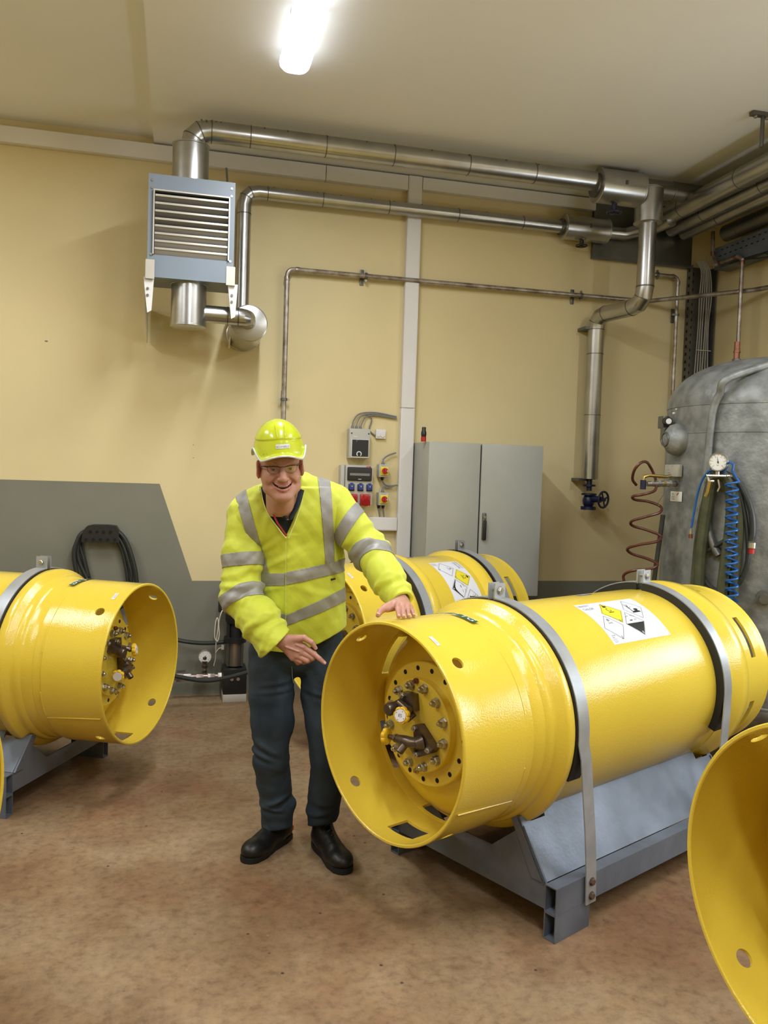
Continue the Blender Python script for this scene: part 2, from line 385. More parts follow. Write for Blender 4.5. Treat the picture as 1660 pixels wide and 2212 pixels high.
for x, y, z, l in ((0.568, 3.22, ZC, 'long white lit ceiling lamp at the top of the picture'), (0.568, 0.7, ZC, 'lit ceiling lamp above the camera, second in the middle row'), (0.568, -1.8, ZC, 'lit ceiling lamp at the back of the middle row'),
    (-2.5, 3.2, ZCL, 'lit ceiling lamp under the higher left bay, nearer the back wall'), (-2.5, 0.7, ZCL, 'lit ceiling lamp under the higher left bay, farther from the back wall'),
    (3.3, 1.2, ZC, 'lit ceiling lamp in the right hand row, nearer the pipes'), (3.3, -1.3, ZC, 'lit ceiling lamp in the right hand row, nearer the front wall')):
    lamp(x, y, y+1.4, z, l)

# =================== CHLORINE DRUMS AND CRADLES ===================
# drum space: x along the axis from the open front end, z up from the floor, m=+1/-1 picks the side that faces the camera
LONG = dict(z=0.723, rim=-0.436, step=-0.135, col=-0.09, bands=(0.122, 1.165), foot=(0.0, 1.36),
    hoops=[[(-0.034, 0.398), (-0.022, 0.408), (-0.008, 0.411), (0.006, 0.410), (0.016, 0.415), (0.036, 0.439), (0.044, 0.443), (0.076, 0.443), (0.085, 0.437), (0.088, 0.405)],
           [(1.215, 0.405), (1.219, 0.414), (1.27, 0.420), (1.312, 0.441), (1.334, 0.443), (1.374, 0.441), (1.400, 0.425), (1.415, 0.405)]],
    body=[(-0.095, 0.386), (-0.088, 0.391), (-0.05, 0.397), (-0.02, 0.400), (0.02, 0.404), (0.07, 0.412), (0.3, 0.412), (0.75, 0.412), (1.39, 0.412), (1.42, 0.404)], rear=(1.41, 1.502, 1.546, 1.655), label=('x', 0.49, 14.0), mini=(0.69, -6.0))
SHORT = dict(z=0.70, rim=0.0, step=0.27, col=0.315, bands=(0.445, 1.145), foot=(0.28, 1.2),
    hoops=[[(0.475, 0.405), (0.479, 0.420), (0.50, 0.436), (0.52, 0.443), (0.55, 0.443), (0.57, 0.43), (0.585, 0.405)],
           [(1.0, 0.405), (1.02, 0.42), (1.05, 0.441), (1.075, 0.443), (1.095, 0.438), (1.10, 0.405)]],
    body=[(0.31, 0.386), (0.317, 0.395), (0.36, 0.408), (0.38, 0.412), (0.6, 0.412), (1.17, 0.412), (1.19, 0.404)], rear=(1.18, 1.275, 1.32, 1.42), label=('phi', 0.705, 19.0), mini=(0.63, -4.0))
def drum(S, m, loc, th, label, valve_rot=0.0, slots=(-60, -120, 180), group='yellow chlorine drums', detail=True):
    t = thing('chlorine_drum', label, 'drum', (loc[0], loc[1], 0), math.radians(th), group)
    Z = S['z']; s0, st, co = S['rim'], S['step'], S['col']; d0 = s0+0.436
    def pt(s, phi, R): p = math.radians(phi); return Vector((s, -m*R*math.sin(p), Z+R*math.cos(p)))
    ax = Vector((1, 0, 0)); O = Vector((0, 0, Z)); NL = 96
    def wedge(c, sa, sb, phc, dph, r0=0.30, r1=0.46):
        # a block that cuts a slot: between two angles and two stations
        k = 5; vs = []
        for s in (sa, sb):
            for R in (r0, r1):
                vs += [pt(s, phc-dph+2*dph*i/k, R) for i in range(k+1)]
        n = k+1; a, b, c2, d = 0, n, 2*n, 3*n; fs = []
        for i in range(k): fs += [(a+i, a+i+1, b+i+1, b+i), (c2+i, d+i, d+i+1, c2+i+1), (a+i, c2+i, c2+i+1, a+i+1), (b+i, b+i+1, d+i+1, d+i)]
        fs += [(a, b, d, c2), (a+k, c2+k, d+k, b+k)]
        c.add(vs, fs)
    # front skirt
    g = G().lathe([(s0, 0.385), (s0-0.003, 0.388), (s0-0.003, 0.395), (s0+0.001, 0.398), (s0+0.012, 0.398), (s0+0.017, 0.3965), (s0+0.1, 0.3975), (s0+0.2, 0.399), (st-0.003, 0.400), (st, 0.397), (st+0.001, 0.388), (s0+0.2, 0.388), (s0+0.1, 0.388), (s0+0.03, 0.388)], O, ax, NL, closed=True)
    sk = g.build('front_skirt', 'yellow', t, local=True)
    c = G()
    for ph in (42, -42, -136, 142): c.cyl(pt(s0+0.082, ph, 0.33), pt(s0+0.082, ph, 0.47), 0.0225, n=20)
    wedge(c, s0+0.073, s0+0.175, 178.5, 10.5)
    for ph in slots: wedge(c, st-0.017, st+0.037, ph, 15)
    bool_cut(sk, c)
    g = G().lathe([(st-0.03, 0.386), (st-0.03, 0.3885), (st+0.03, 0.3925), (co, 0.3925), (co+0.004, 0.38), (st, 0.380)], O, ax, NL, closed=True)
    ck = g.build('collar_ring', 'yellow', t, local=True); c = G()
    for ph in slots: wedge(c, st-0.017, st+0.037, ph, 15)
    bool_cut(ck, c)
    if detail:
        for a, b in ((30, 74), (101, 119), (-30, -44)):
            G().tube([pt(st+0.001, a+(b-a)*i/12, 0.3975) for i in range(13)], 0.0045, 6).build('weld_bead', 'yellow', t, local=True)
        g = G(); g.tube([pt(s0+0.02+i*0.028, 118+i*0.34, 0.3985) for i in range(11)], 0.003, 6)
        g.build('weld_bead', 'yellow', t, local=True)
    # pressure shell with its front dished end
    f = [(d0-0.232-0.436+0.436, 0.0)]
    hd = [(d0-0.215, 0.16), (d0-0.215, 0.235), (d0-0.205, 0.262), (d0-0.185, 0.305), (d0-0.160, 0.338), (d0-0.148, 0.352), (d0-0.130, 0.366), (d0-0.11, 0.376), (co, 0.384)]
    hd = [(a-0.436+0.436, r) for a, r in hd]
    g = G().lathe(hd+S['body'], O, ax, NL); g.build('shell', 'yellow', t, local=True, angle=50)
    r0 = S['rear']
    g = G().lathe([(r0[0]-0.01, 0.395), (r0[0]+0.05, 0.36), (r0[0]+0.11, 0.27), (r0[0]+0.14, 0.14), (r0[0]+0.145, 0.001)], O, ax, NL); g.build('rear_dished_end', 'yellow', t, local=True)
    for hp in S['hoops']:
        G().lathe(hp, O, ax, NL).build('rolling_hoop', 'yellow', t, local=True, angle=40)
    e = r0[3]
    g = G().lathe([(r0[0]-0.01, 0.402), (r0[0]+0.03, 0.400), (e-0.05, 0.400), (e-0.016, 0.400), (e-0.010, 0.403), (e, 0.403), (e+0.002, 0.400), (e+0.002, 0.386), (e-0.05, 0.388), (r0[0]+0.03, 0.388), (r0[0]-0.01, 0.39)], O, ax, NL, closed=True)
    rs = g.build('rear_skirt', 'yellow', t, local=True); c = G()
    for k in range(6): wedge(c, r0[1], r0[2], 58.7+60*k, 14.8)
    bool_cut(rs, c)
    # front flange with its ring of tapped holes, cover plate, nuts
    F0 = d0-0.436+0.186   # face of the flange ( = -0.25 on the long drum)
    g = G().lathe([(F0+0.03, 0.231), (F0+0.004, 0.231), (F0, 0.227), (F0, 0.17), (F0+0.03, 0.17)], O, ax, 64, closed=True); g.build('head_flange', 'yellow', t, local=True)
    vr = math.radians(valve_rot)
    def V(v, u, h):   # a point over the cover plate
        v2, u2 = v*math.cos(vr)+u*math.sin(vr), -v*math.sin(vr)+u*math.cos(vr)
        return Vector((F0-h, -v2, Z+u2))
    def VD(v, u, h): return (V(v, u, h)-V(0, 0, 0)).normalized()
    def polar(R, phi, h): p = math.radians(phi); return V(R*math.sin(p), R*math.cos(p), h)
    for k in range(17): G().cyl(polar(0.207, 8.9+k*360/17, -0.002), polar(0.207, 8.9+k*360/17, 0.0006), 0.0095, n=14).build('tapped_hole', 'hole', t, local=True)
    PF = 0.036
    g = G().lathe([(F0+0.01, 0.172), (F0-PF+0.004, 0.172), (F0-PF, 0.168), (F0-PF, 0.001)], O, ax, 64); g.build('cover_plate', 'yellow', t, local=True)
    out = V(0, 0, 1)-V(0, 0, 0)
    for k, ph in enumerate([-43, -14, 14, 43, 72, 101, 131, 162, 192, 222, 257, 287]):
        p = polar(0.149, ph, PF); g = G(); g.cyl(p, p+out*0.003, 0.0185, n=20); g.hexnut(p+out*0.003, out, 0.0165, 0.016, rot=rnd.random())
        g.lathe([(0.016, 0.0105), (0.026, 0.0105), (0.032, 0.007), (0.034, 0.0005)], p, out, 12); g.build('nut', 'chrome', t, local=True)
    for ph, mm in ((-3, 'copper'), (176, 'brass')):
        p = polar(0.166, ph, PF); G().hexnut(p, out, 0.011, 0.012).cyl(p, p+out*0.018, 0.006, n=10).build('plug_screw', mm, t, local=True)
    # valves
    def wheel(par, c, nrm, r, face):
        nrm = nrm.normalized(); g = G(); u, v, _ = g.frame(nrm); n = 98; prof = []
        ring = [0.90+0.17*abs(math.cos(3.5*2*PI*i/n))**0.7 for i in range(n)]
        lv = [(0.0, 0.80), (0.003, 0.97), (0.010, 1.0), (0.017, 0.95), (0.020, 0.80), (0.016, 0.70)]
        vs = [c+nrm*a+u*(r*q*ring[i]*math.cos(2*PI*i/n))+v*(r*q*ring[i]*math.sin(2*PI*i/n)) for a, q in lv for i in range(n)]
        fs = [(j*n+i, j*n+(i+1) % n, (j+1)*n+(i+1) % n, (j+1)*n+i) for j in range(len(lv)-1) for i in range(n)]+[tuple(range(n-1, -1, -1)), tuple(range((len(lv)-1)*n, len(lv)*n))]
        w_ = g.add(vs, fs).build('handwheel', 'wheel', par, local=True)
        g = G(); g.cyl(c+nrm*0.016, c+nrm*0.0215, r*0.72, n=28, mi=0)
        # printed face: worn lettering and dots
        up = pt(0, 0, 1)-pt(0, 0, 0); U = up.cross(nrm).normalized(); Vv = nrm.cross(U).normalized(); Of = c+nrm*0.0219
        if face:
            put_text(g, 'ES', 0.016, Of-Vv*0.005, U, Vv, 1, 'CENTER')
            for q in range(4):
                a = PI/4+q*PI/2+0.3; p = Of+U*(r*0.58*math.cos(a))+Vv*(r*0.58*math.sin(a)); g.cyl(p, p+nrm*0.0004, 0.0016, n=6, mi=1)
        cap = g.build('wheel_cap', ['white', 'ink'], par, local=True)
        return w_
    # valve with the wheel facing out
    g = G(); fl = [V(-0.082, 0.058, PF), V(-0.055, 0.118, PF), V(0.002, 0.120, PF), V(0.012, 0.060, PF), V(-0.03, 0.045, PF)]
    vs = [q+out*h for h in (0, 0.032) for q in fl]; n = 5
    g.add(vs, [(4, 3, 2, 1, 0), (5, 6, 7, 8, 9)]+[(i, (i+1) % n, n+(i+1) % n, n+i) for i in range(n)])
    g.cyl(V(-0.06, 0.075, PF+0.02), V(-0.066, 0.06, PF+0.06), 0.019, 0.021)
    g.lathe([(0, 0.021), (0.003, 0.024), (0.028, 0.024), (0.033, 0.021), (0.033, 0.001)], V(-0.066, 0.06, PF+0.058), V(-0.07, 0.052, PF+0.12)-V(-0.066, 0.06, PF+0.058), 20)
    g.cyl(V(-0.05, 0.08, PF+0.045), V(0.004, 0.066, PF+0.05), 0.016, 0.013)
    g.cyl(V(0.0, 0.068, PF+0.04), V(0.016, 0.058, PF+0.085), 0.013, 0.010)
    g.hexnut(V(0.012, 0.061, PF+0.07), V(0.016, 0.058, PF+0.085)-V(0.0, 0.068, PF+0.04), 0.014, 0.010)
    g.cyl(V(0.006, 0.05, PF+0.02), V(-0.012, 0.022, PF+0.04), 0.011, 0.009)
    v1 = g.build('valve', 'bronze', t, local=True)
    for a, b in ((-0.045, 0.108), (-0.07, 0.072)):
        p = V(a, b, PF+0.032); G().hexnut(p, out, 0.0115, 0.012).cyl(p, p+out*0.018, 0.006, n=10).build('flange_bolt', 'chrome', v1, local=True)
    wheel(v1, V(0.017, 0.057, PF+0.086), out+VD(0.25, 0.12, 0)*0.35, 0.031, True)
    # valve with the wheel edge-on
    g = G(); fl = [V(0.018, 0.012, PF), V(0.04, 0.018, PF), V(0.124, -0.048, PF), V(0.112, -0.068, PF), V(0.052, -0.098, PF), V(0.03, -0.09, PF)]
    vs = [q+out*h for h in (0, 0.036) for q in fl]; n = 6
    g.add(vs, [(5, 4, 3, 2, 1, 0), (6, 7, 8, 9, 10, 11)]+[(i, (i+1) % n, n+(i+1) % n, n+i) for i in range(n)])
    g.cyl(V(0.062, -0.04, PF+0.03), V(0.05, -0.046, PF+0.055), 0.03, 0.019)
    g.tube([V(0.06, -0.042, PF+0.04), V(0.035, -0.045, PF+0.056), V(-0.0, -0.047, PF+0.06), V(-0.035, -0.048, PF+0.062)], [0.017, 0.021, 0.021, 0.016], 16)
    g.tube([V(-0.03, -0.048, PF+0.062), V(-0.06, -0.05, PF+0.064), V(-0.085, -0.051, PF+0.066)], [0.014, 0.010, 0.008], 12)
    g.hexnut(V(-0.04, -0.048, PF+0.062), V(-0.05, -0.048, PF+0.062)-V(-0.04, -0.048, PF+0.062), 0.016, 0.012)
    g.cyl(V(0.012, -0.05, PF+0.06), V(0.004, -0.082, PF+0.088), 0.013, 0.015)
    g.cyl(V(0.03, -0.06, PF+0.05), V(0.03, -0.088, PF+0.03), 0.012, 0.012)
    v2 = g.build('valve', 'bronze', t, local=True)
    G().cyl(V(0.004, -0.0821, PF+0.0881), V(0.0037, -0.0835, PF+0.0893), 0.011, n=14).build('outlet_bore', 'hole', v2, local=True)
    for a, b in ((0.03, 0.004), (0.105, -0.056), (0.045, -0.088)):
        p = V(a, b, PF+0.036); G().hexnut(p, out, 0.011, 0.011).cyl(p, p+out*0.016, 0.006, n=10).build('flange_bolt', 'chrome', v2, local=True)
    wheel(v2, V(-0.082, -0.051, PF+0.066), V(-0.095, -0.052, PF+0.070)-V(-0.082, -0.051, PF+0.066), 0.030, False)
    # labels wrap the shell
    def lab(fn, w_, h_, nx=24, ny=12):
        g = G(); vs = [fn(w_*i/nx, -h_*j/ny, 0) for j in range(ny+1) for i in range(nx+1)]
        fs = [(j*(nx+1)+i, j*(nx+1)+i+1, (j+1)*(nx+1)+i+1, (j+1)*(nx+1)+i) for j in range(ny) for i in range(nx)]
        return g.add(vs, fs)
    if S['label'] and detail:
        kind, sa, pa = S['label']; R = 0.4128
        if kind == 'x': fn = lambda x, y, h: pt(sa+x, pa-math.degrees(y/R), R+h)
        else: fn = lambda x, y, h: pt(sa+0.262+y, pa+math.degrees(x/R), R+h)
        g = lab(fn, 0.415, 0.25); mats = ['paper', 'ink', 'labyel', 'white', 'inkgrey']
        def flat(pts, mi, h=0.0006): g.add([fn(x, y, h) for x, y in pts], [tuple(range(len(pts)))], mi)
        def strip(p, q, wd=0.0011, mi=1, h=0.0010):
            dx, dy = q[0]-p[0], q[1]-p[1]; l = math.hypot(dx, dy); nx_, ny_ = -dy/l*wd/2, dx/l*wd/2; k = max(1, int(l/0.03))
            for i in range(k):
                a, b = i/k, (i+1)/k
                flat([(p[0]+dx*a+nx_, p[1]+dy*a+ny_), (p[0]+dx*b+nx_, p[1]+dy*b+ny_), (p[0]+dx*b-nx_, p[1]+dy*b-ny_), (p[0]+dx*a-nx_, p[1]+dy*a-ny_)], mi, h)
        def dia(cx, cy, hd, mi=None, border=True):
            c4 = [(cx, cy+hd), (cx+hd, cy), (cx, cy-hd), (cx-hd, cy)]
            if mi is not None:
                k = 6
                for i in range(k):   # diagonal strips so that the print follows the curve
                    for j in range(k):
                        def q(a, b): return (cx+(a-b)*hd/k, cy+hd-(a+b)*hd/k)
                        flat([q(i, j), q(i+1, j), q(i+1, j+1), q(i, j+1)], mi)
            if border:
                for rr in (hd, hd*0.92):
                    d4 = [(cx, cy+rr), (cx+rr, cy), (cx, cy-rr), (cx-rr, cy)]
                    for i in range(4): strip(d4[i], d4[(i+1) % 4], 0.0006 if rr == hd else 0.0014, 4 if rr == hd else 1)
        def txt(s, size, x, y, mi=1, al='LEFT'):
            vs, fs = text_mesh(s, size, al); g.add([fn(x+a, y+b, 0.0012) for a, b in vs], fs, mi)
        dia(0.160, -0.085, 0.070, 2); dia(0.320, -0.081, 0.070); dia(0.080, -0.167, 0.070); dia(0.238, -0.164, 0.070)
        for i in range(8):   # lower half of the corrosive diamond is black
            y0_, y1_ = -0.164-0.062*i/8, -0.164-0.062*(i+1)/8; w0, w1 = 0.062*(1-i/8), 0.062*(1-(i+1)/8)
            flat([(0.238-w0, y0_), (0.238+w0, y0_), (0.238+w1, y1_), (0.238-w1, y1_)], 1, 0.0009)
        txt('UN1017', 0.022, 0.006, -0.026, 4); txt('CHLOR', 0.022, 0.012, -0.052, 4)
        txt('5.1', 0.016, 0.160, -0.146, 1, 'CENTER'); txt('2', 0.020, 0.080, -0.230, 1, 'CENTER'); txt('8', 0.017, 0.238, -0.222, 3, 'CENTER')
        # flame over a circle
        flat([(0.160+0.013*math.cos(a), -0.068+0.013*math.sin(a)) for a in [i*PI/9 for i in range(18)]], 1, 0.0010)
        flat([(0.160+0.010*math.cos(a), -0.068+0.010*math.sin(a)) for a in [i*PI/9 for i in range(18)]], 2, 0.0014)
        flat([(0.150, -0.050), (0.147, -0.038), (0.153, -0.042), (0.158, -0.024), (0.164, -0.040), (0.170, -0.034), (0.171, -0.048)], 1, 0.0010)
        flat([(0.142, -0.084), (0.178, -0.084), (0.178, -0.088), (0.142, -0.088)], 1, 0.0010)
        # dead tree and fish
        tc = (0.314, -0.082)
        flat([(0.292, -0.108), (0.352, -0.108), (0.346, -0.098), (0.330, -0.094), (0.300, -0.099)], 1, 0.0010)
        for p, q, wd in (((0.300, -0.10), (0.305, -0.055), 0.005), ((0.304, -0.072), (0.292, -0.052), 0.002), ((0.305, -0.066), (0.318, -0.046), 0.002), ((0.305, -0.058), (0.302, -0.040), 0.002), ((0.303, -0.08), (0.288, -0.07), 0.0015), ((0.306, -0.075), (0.322, -0.066), 0.0015)): strip(p, q, wd)
        flat([(0.334+0.014*math.cos(a), -0.088+0.007*math.sin(a)) for a in [i*PI/8 for i in range(16)]], 1, 0.0010)
        # skull
        for cx_, r_, hh in ((0.080, 0.008, 1),): flat([(cx_+r_*math.cos(a), -0.128+r_*math.sin(a)) for a in [i*PI/8 for i in range(16)]], 4, 0.0010)
        strip((0.064, -0.142), (0.096, -0.150), 0.002, 4); strip((0.064, -0.150), (0.096, -0.142), 0.002, 4)
        # test tubes over hand and bar
        strip((0.206, -0.128), (0.232, -0.120), 0.003, 4); strip((0.246, -0.120), (0.272, -0.128), 0.003, 4); strip((0.218, -0.148), (0.236, -0.148), 0.005); strip((0.248, -0.146), (0.268, -0.146), 0.003, 4)
        for i in range(4): strip((0.012, -0.226-i*0.005), (0.044-0.006*(i % 2), -0.226-i*0.005), 0.0012, 4)
        txt('CHLOR', 0.008, 0.016, -0.212); txt('GAS', 0.008, 0.016, -0.221)
        g.build('hazard_label', mats, t, local=True, fix=False)
    if detail:
        R2 = 0.4025 if S is LONG else 0.4035
        sa = (-0.118+0.03) if S is not SHORT else 0.375
        rad = 0.4125
        sg = m
        fn = lambda x, y, h: pt(sa+0.0+y, 15.5-math.degrees((0.36-x)/0.413)*1.0, (0.4000 if S is not SHORT else rad)+h)
        g = lab(fn, 0.36, 0.030, 30, 2)
        vs, fs = text_mesh('Klimitter 2 TG', 0.037, 'LEFT'); mx = max(a for a, b in vs)
        g.add([fn(0.012+a*0.336/mx, b-0.0265, 0.0008) for a, b in vs], fs, 1)
        g.build('type_strip', ['green', 'white'], t, local=True, fix=False)
        s1, ph1 = s0+0.048, 22.5
        fn = lambda x, y, h: pt(s1+0.016+y, ph1+math.degrees(x/0.4), 0.3985+h)
        g = lab(fn, 0.052, 0.016, 6, 1); vs, fs = text_mesh('IS-M-IOR', 0.011, 'LEFT')
        g.add([fn(0.004+a*0.9, b-0.012, 0.0005) for a, b in vs], fs, 1); g.build('number_sticker', ['paper', 'inkgrey'], t, local=True, fix=False)
        s2, p2 = S['mini']; fn = lambda x, y, h: pt(s2+x, p2-math.degrees(y/0.413), 0.4128+h)
        g = lab(fn, 0.10, 0.026, 6, 2); vs, fs = text_mesh('TUBRISA', 0.022, 'LEFT'); g.add([fn(0.004+a*0.95, b-0.021, 0.0005) for a, b in vs], fs, 1); g.build('name_strip', ['bluehose', 'white'], t, local=True, fix=False)
    return t
def cradle(S, m, loc, th, label, tabs=True):
    t = thing('drum_cradle', label, 'cradle', (loc[0], loc[1], 0), math.radians(th), 'galvanised cradles')
    Z = S['z']; x0, x1 = S['foot']; yo = 0.449; zk = Z-0.723
    def rhs(g, p0, p1, W_, H_, T_):   # open hollow tube along x
        y, z = p0[1], p0[2]; L_ = p1[0]-p0[0]; vs = []
        for x in (p0[0], p1[0]):
            for a, b in ((W_/2, H_/2), (W_/2-T_, H_/2-T_)):
                c_ = min(a, b)*0.12
                vs += [(x, y+sx*a, z+sz*b) for sx, sz in ((-1, -1), (1, -1), (1, 1), (-1, 1))]
        fs = []
        for i in range(4):
            j = (i+1) % 4; fs += [(i, j, 8+j, 8+i), (4+i, 12+i, 12+j, 4+j), (i, 4+i, 4+j, j), (8+i, 8+j, 12+j, 12+i)]
        return g.add(vs, fs)
    for s in (1, -1):
        y = s*(yo-0.026)
        rhs(G(), (x0, y, 0.149), (x1, y, 0.149), 0.052, 0.098, 0.004).build('side_beam', 'galv', t, local=True)
        for a, b in ((x0, x0+0.2), (x1-0.2, x1)): rhs(G(), (a, y, 0.050), (b, y, 0.050), 0.052, 0.098, 0.004).build('foot', 'galv', t, local=True)
        # inclined saddle plate, notched where the hoops stand
        yb, zb, yt, zt = s*0.392, 0.198, s*0.262, 0.398+zk
        g = G(); o1 = Vector((x0, yb, zb)); vv = Vector((0, yt-yb, zt-zb)); up = vv.normalized(); H = vv.length
        poly = [(0, 0), (x1-x0, 0), (x1-x0, H)]
        e = x1-x0-0.03; poly += [(e, H), (e, H-0.03), (e-0.1, H-0.03), (e-0.1, H+0.035), (0.145, H+0.035), (0.135, H-0.028), (0.055, H-0.028), (0.045, H), (0, H)]
        g.prism(poly, o1, Vector((1, 0, 0)), up, 0.008*s); g.build('saddle_plate', 'galv', t, local=True)
        for xx in (x0+0.0, x1-0.008):   # edge stiffener
            G().prism([(0, 0), (0.06, 0), (0.045, H), (0, H)], Vector((xx, yb-s*0.0, zb)), Vector((0, -s, 0)), up, 0.006).build('stiffener', 'galv', t, local=True)
    for xx in (x0+0.004, x1-0.012):
        zt2 = 0.372+zk; g = G()
        poly = [(-0.397, 0.105), (0.397, 0.105), (0.397, 0.2), (0.285, zt2), (0.13, 0.243+zk), (-0.13, 0.243+zk), (-0.285, zt2), (-0.397, 0.2)]
        g.prism(poly, (xx, 0, 0), (0, 1, 0), (0, 0, 1), 0.008); g.build('end_plate', 'galv', t, local=True)
    # hold-down straps
    for sb in S['bands']:
        for s in (1, -1):
            path = []; R = 0.4455
            for i in range(25):
                p = math.radians(1.6+(93.0-1.6)*i/24); path.append((0.0, s*R*math.sin(p), Z+R*math.cos(p)))
            path += [(0.012, s*0.4500, Z-0.08), (0.03, s*0.4525, Z-0.22), (0.05, s*0.4545, 0.36), (0.065, s*0.4550, 0.22), (0.07, s*0.4550, 0.094)]
            sgn = 1 if sb < 0.8 else -1
            W_ = 0.03; T_ = 0.005; vs = []; k = len(path)
            for i, (dx, y, z) in enumerate(path):
                a = path[max(0, i-1)]; b = path[min(k-1, i+1)]; ty, tz = b[1]-a[1], b[2]-a[2]; l = math.hypot(ty, tz); ny, nz = -tz/l, ty/l
                if ny*y+nz*(z-Z) < 0: ny, nz = -ny, -nz
                for ww, hh in ((-W_, 0), (W_, 0), (W_, T_), (-W_, T_)): vs.append((sb+dx*sgn+ww, y+ny*hh, z+nz*hh))
            fs = [(4*i+j, 4*i+(j+1) % 4, 4*i+4+(j+1) % 4, 4*i+4+j) for i in range(k-1) for j in range(4)]+[(3, 2, 1, 0), (4*k-4, 4*k-3, 4*k-2, 4*k-1)]
            st = G().add(vs, fs).build('strap', 'strap', t, local=True, angle=30)
            g = G().box((sb, s*0.016, Z+0.4455+0.029), (0.06, 0.006, 0.066)); g.build('strap_lug', 'strap', st, local=True)
            for zz in (0.176, 0.123): G().hexnut((sb+0.07*sgn, s*0.4605, zz), (0, s, 0), 0.013, 0.010).cyl((sb+0.07*sgn, s*0.458, zz), (sb+0.07*sgn, s*0.4615, zz), 0.016, n=14).build('strap_bolt', 'wood', st, local=True)
            g = G(); vs = []
            for i in range(29):
                p = math.radians(2+110*i/28)
                for ww, R_ in ((-0.036, 0.4125), (0.036, 0.4125), (0.036, 0.4445), (-0.036, 0.4445)): vs.append((sb+ww, s*R_*math.sin(p), Z+R_*math.cos(p)))
            g.add(vs, [(4*i+j, 4*i+(j+1) % 4, 4*i+4+(j+1) % 4, 4*i+4+j) for i in range(28) for j in range(4)]+[(3, 2, 1, 0), (112, 113, 114, 115)])
            g.build('rubber_lining', 'rubber', st, local=True)
        g = G().cyl((sb, -0.03, Z+0.478), (sb, 0.03, Z+0.478), 0.006, n=10)
        g.hexnut((sb, 0.019, Z+0.478), (0, 1, 0), 0.013, 0.010); g.hexnut((sb, -0.019, Z+0.478), (0, -1, 0), 0.013, 0.010); g.cyl((sb, -0.0195, Z+0.478), (sb, -0.022, Z+0.478), 0.017, n=14)
        g.build('lug_bolt', 'chrome', t, local=True)
    return t
# main drum in the middle, drum at the left, short drum behind the man, drum cut by the right edge, sliver at the left edge
MAIN = ((1.137, 3.023), 26.0)
drum(LONG, 1, *MAIN, 'large yellow chlorine drum in the centre right with the man leaning his hand on it')
cradle(LONG, 1, *MAIN, 'galvanised steel cradle under the central drum the man leans on')
LEFT = dict(LONG); LEFT['z'] = 0.665
LL = ((-0.545, 4.455), 154.4)
drum(LEFT, -1, *LL, 'yellow chlorine drum at the left with its open end turned to the right')
cradle(LEFT, -1, *LL, 'dark galvanised cradle under the drum at the left')
SHORT['z'] = 0.719
SB = ((0.815, 4.63), 28.4)
drum(SHORT, 1, *SB, 'short yellow drum behind the man in front of the grey cabinet')
cradle(SHORT, 1, *SB, 'cradle under the short drum in front of the grey cabinet, mostly hidden')
RR = ((1.375+0.436*math.cos(math.radians(9.0)), 1.465+0.436*math.sin(math.radians(9.0))), 9.0)
RD = dict(LONG); RD['z'] = 0.737
drum(RD, 1, *RR, 'yellow drum cut off by the right edge of the photo, nearest to the camera')
cradle(RD, 1, *RR, 'cradle under the nearest drum at the right edge')
LB_ = ((-1.077, 2.603), 154.4)
drum(LEFT, -1, *LB_, 'sliver of yellow drum rim at the left photo edge, below the left drum', detail=False)
cradle(LEFT, -1, *LB_, 'cradle under the drum just outside the left edge of the photo')

# =================== TRUNKING, HEATER, PIPEWORK ===================
# white cable trunking on the back wall
t = thing('cable_trunking', 'white cable trunking across the back wall with a vertical drop beside the cabinet', 'trunking', (1.68, YB-0.03, 2.5))
def run(x0, x1, z0, z1, seam):
    g = G().bbox(((x0+x1)/2, YB-0.03, (z0+z1)/2), (x1-x0, 0.058, z1-z0), 0.003); o = g.build('trunking_run', 'whitetrim', t)
    g = G()
    if x1-x0 > z1-z0: g.box(((x0+x1)/2, YB-0.0595, (z0+z1)/2), (x1-x0-0.002, 0.003, (z1-z0)*0.86))
    else: g.box(((x0+x1)/2, YB-0.0595, (z0+z1)/2), ((x1-x0)*0.86, 0.003, z1-z0-0.002))
    g.build('trunking_lid', 'whitetrim', o)
run(XL, 1.0, 3.765, 3.870, 1); run(1.004, 1.622, 3.765, 3.870, 1); run(1.735, 3.16, 3.78, 3.870, 1)
run(1.626, 1.731, 0.80, 2.15, 0); run(1.626, 1.731, 2.153, 3.872, 0); run(1.20, 1.622, 1.222, 1.322, 1)

def sleeve(par, pts, r, name='cladding', mt='stain', seams=(), n=28):
    g = G().tube(pts, r, n); o = g.build(name, mt, par, angle=22)
    for s in seams:
        a, b, f = s; A, B = Vector(pts[a]), Vector(pts[b]); p = A.lerp(B, f); d = (B-A).normalized()
        G().lathe([(-0.006, r*0.99), (-0.005, r+0.0035), (0.0, r+0.0045), (0.005, r+0.0035), (0.006, r*0.99)], p, d, n).build('seam_bead', mt, o)
    return o
def elbow_pts(p, c, q, r, k=3):
    # mitred corner at c between directions p->c->q
    p, c, q = Vector(p), Vector(c), Vector(q); a = (p-c).normalized(); b = (q-c).normalized(); A = c+a*r; B = c+b*r
    o = []
    for i in range(k+1):
        t_ = i/k; o.append(A*(1-t_)**2+c*2*t_*(1-t_)+B*t_**2)
    return o
def collar(par, p, d, r, mt='seam', h=0.012, pr=0.004, n=28):
    if mt == 'seam': h, pr = 0.0065, 0.0022
    G().lathe([(-h/2, r*0.98), (-h/2, r+pr*0.7), (0, r+pr), (h/2, r+pr*0.7), (h/2, r*0.98)], p, d, n).build('joint_band', mt, par)
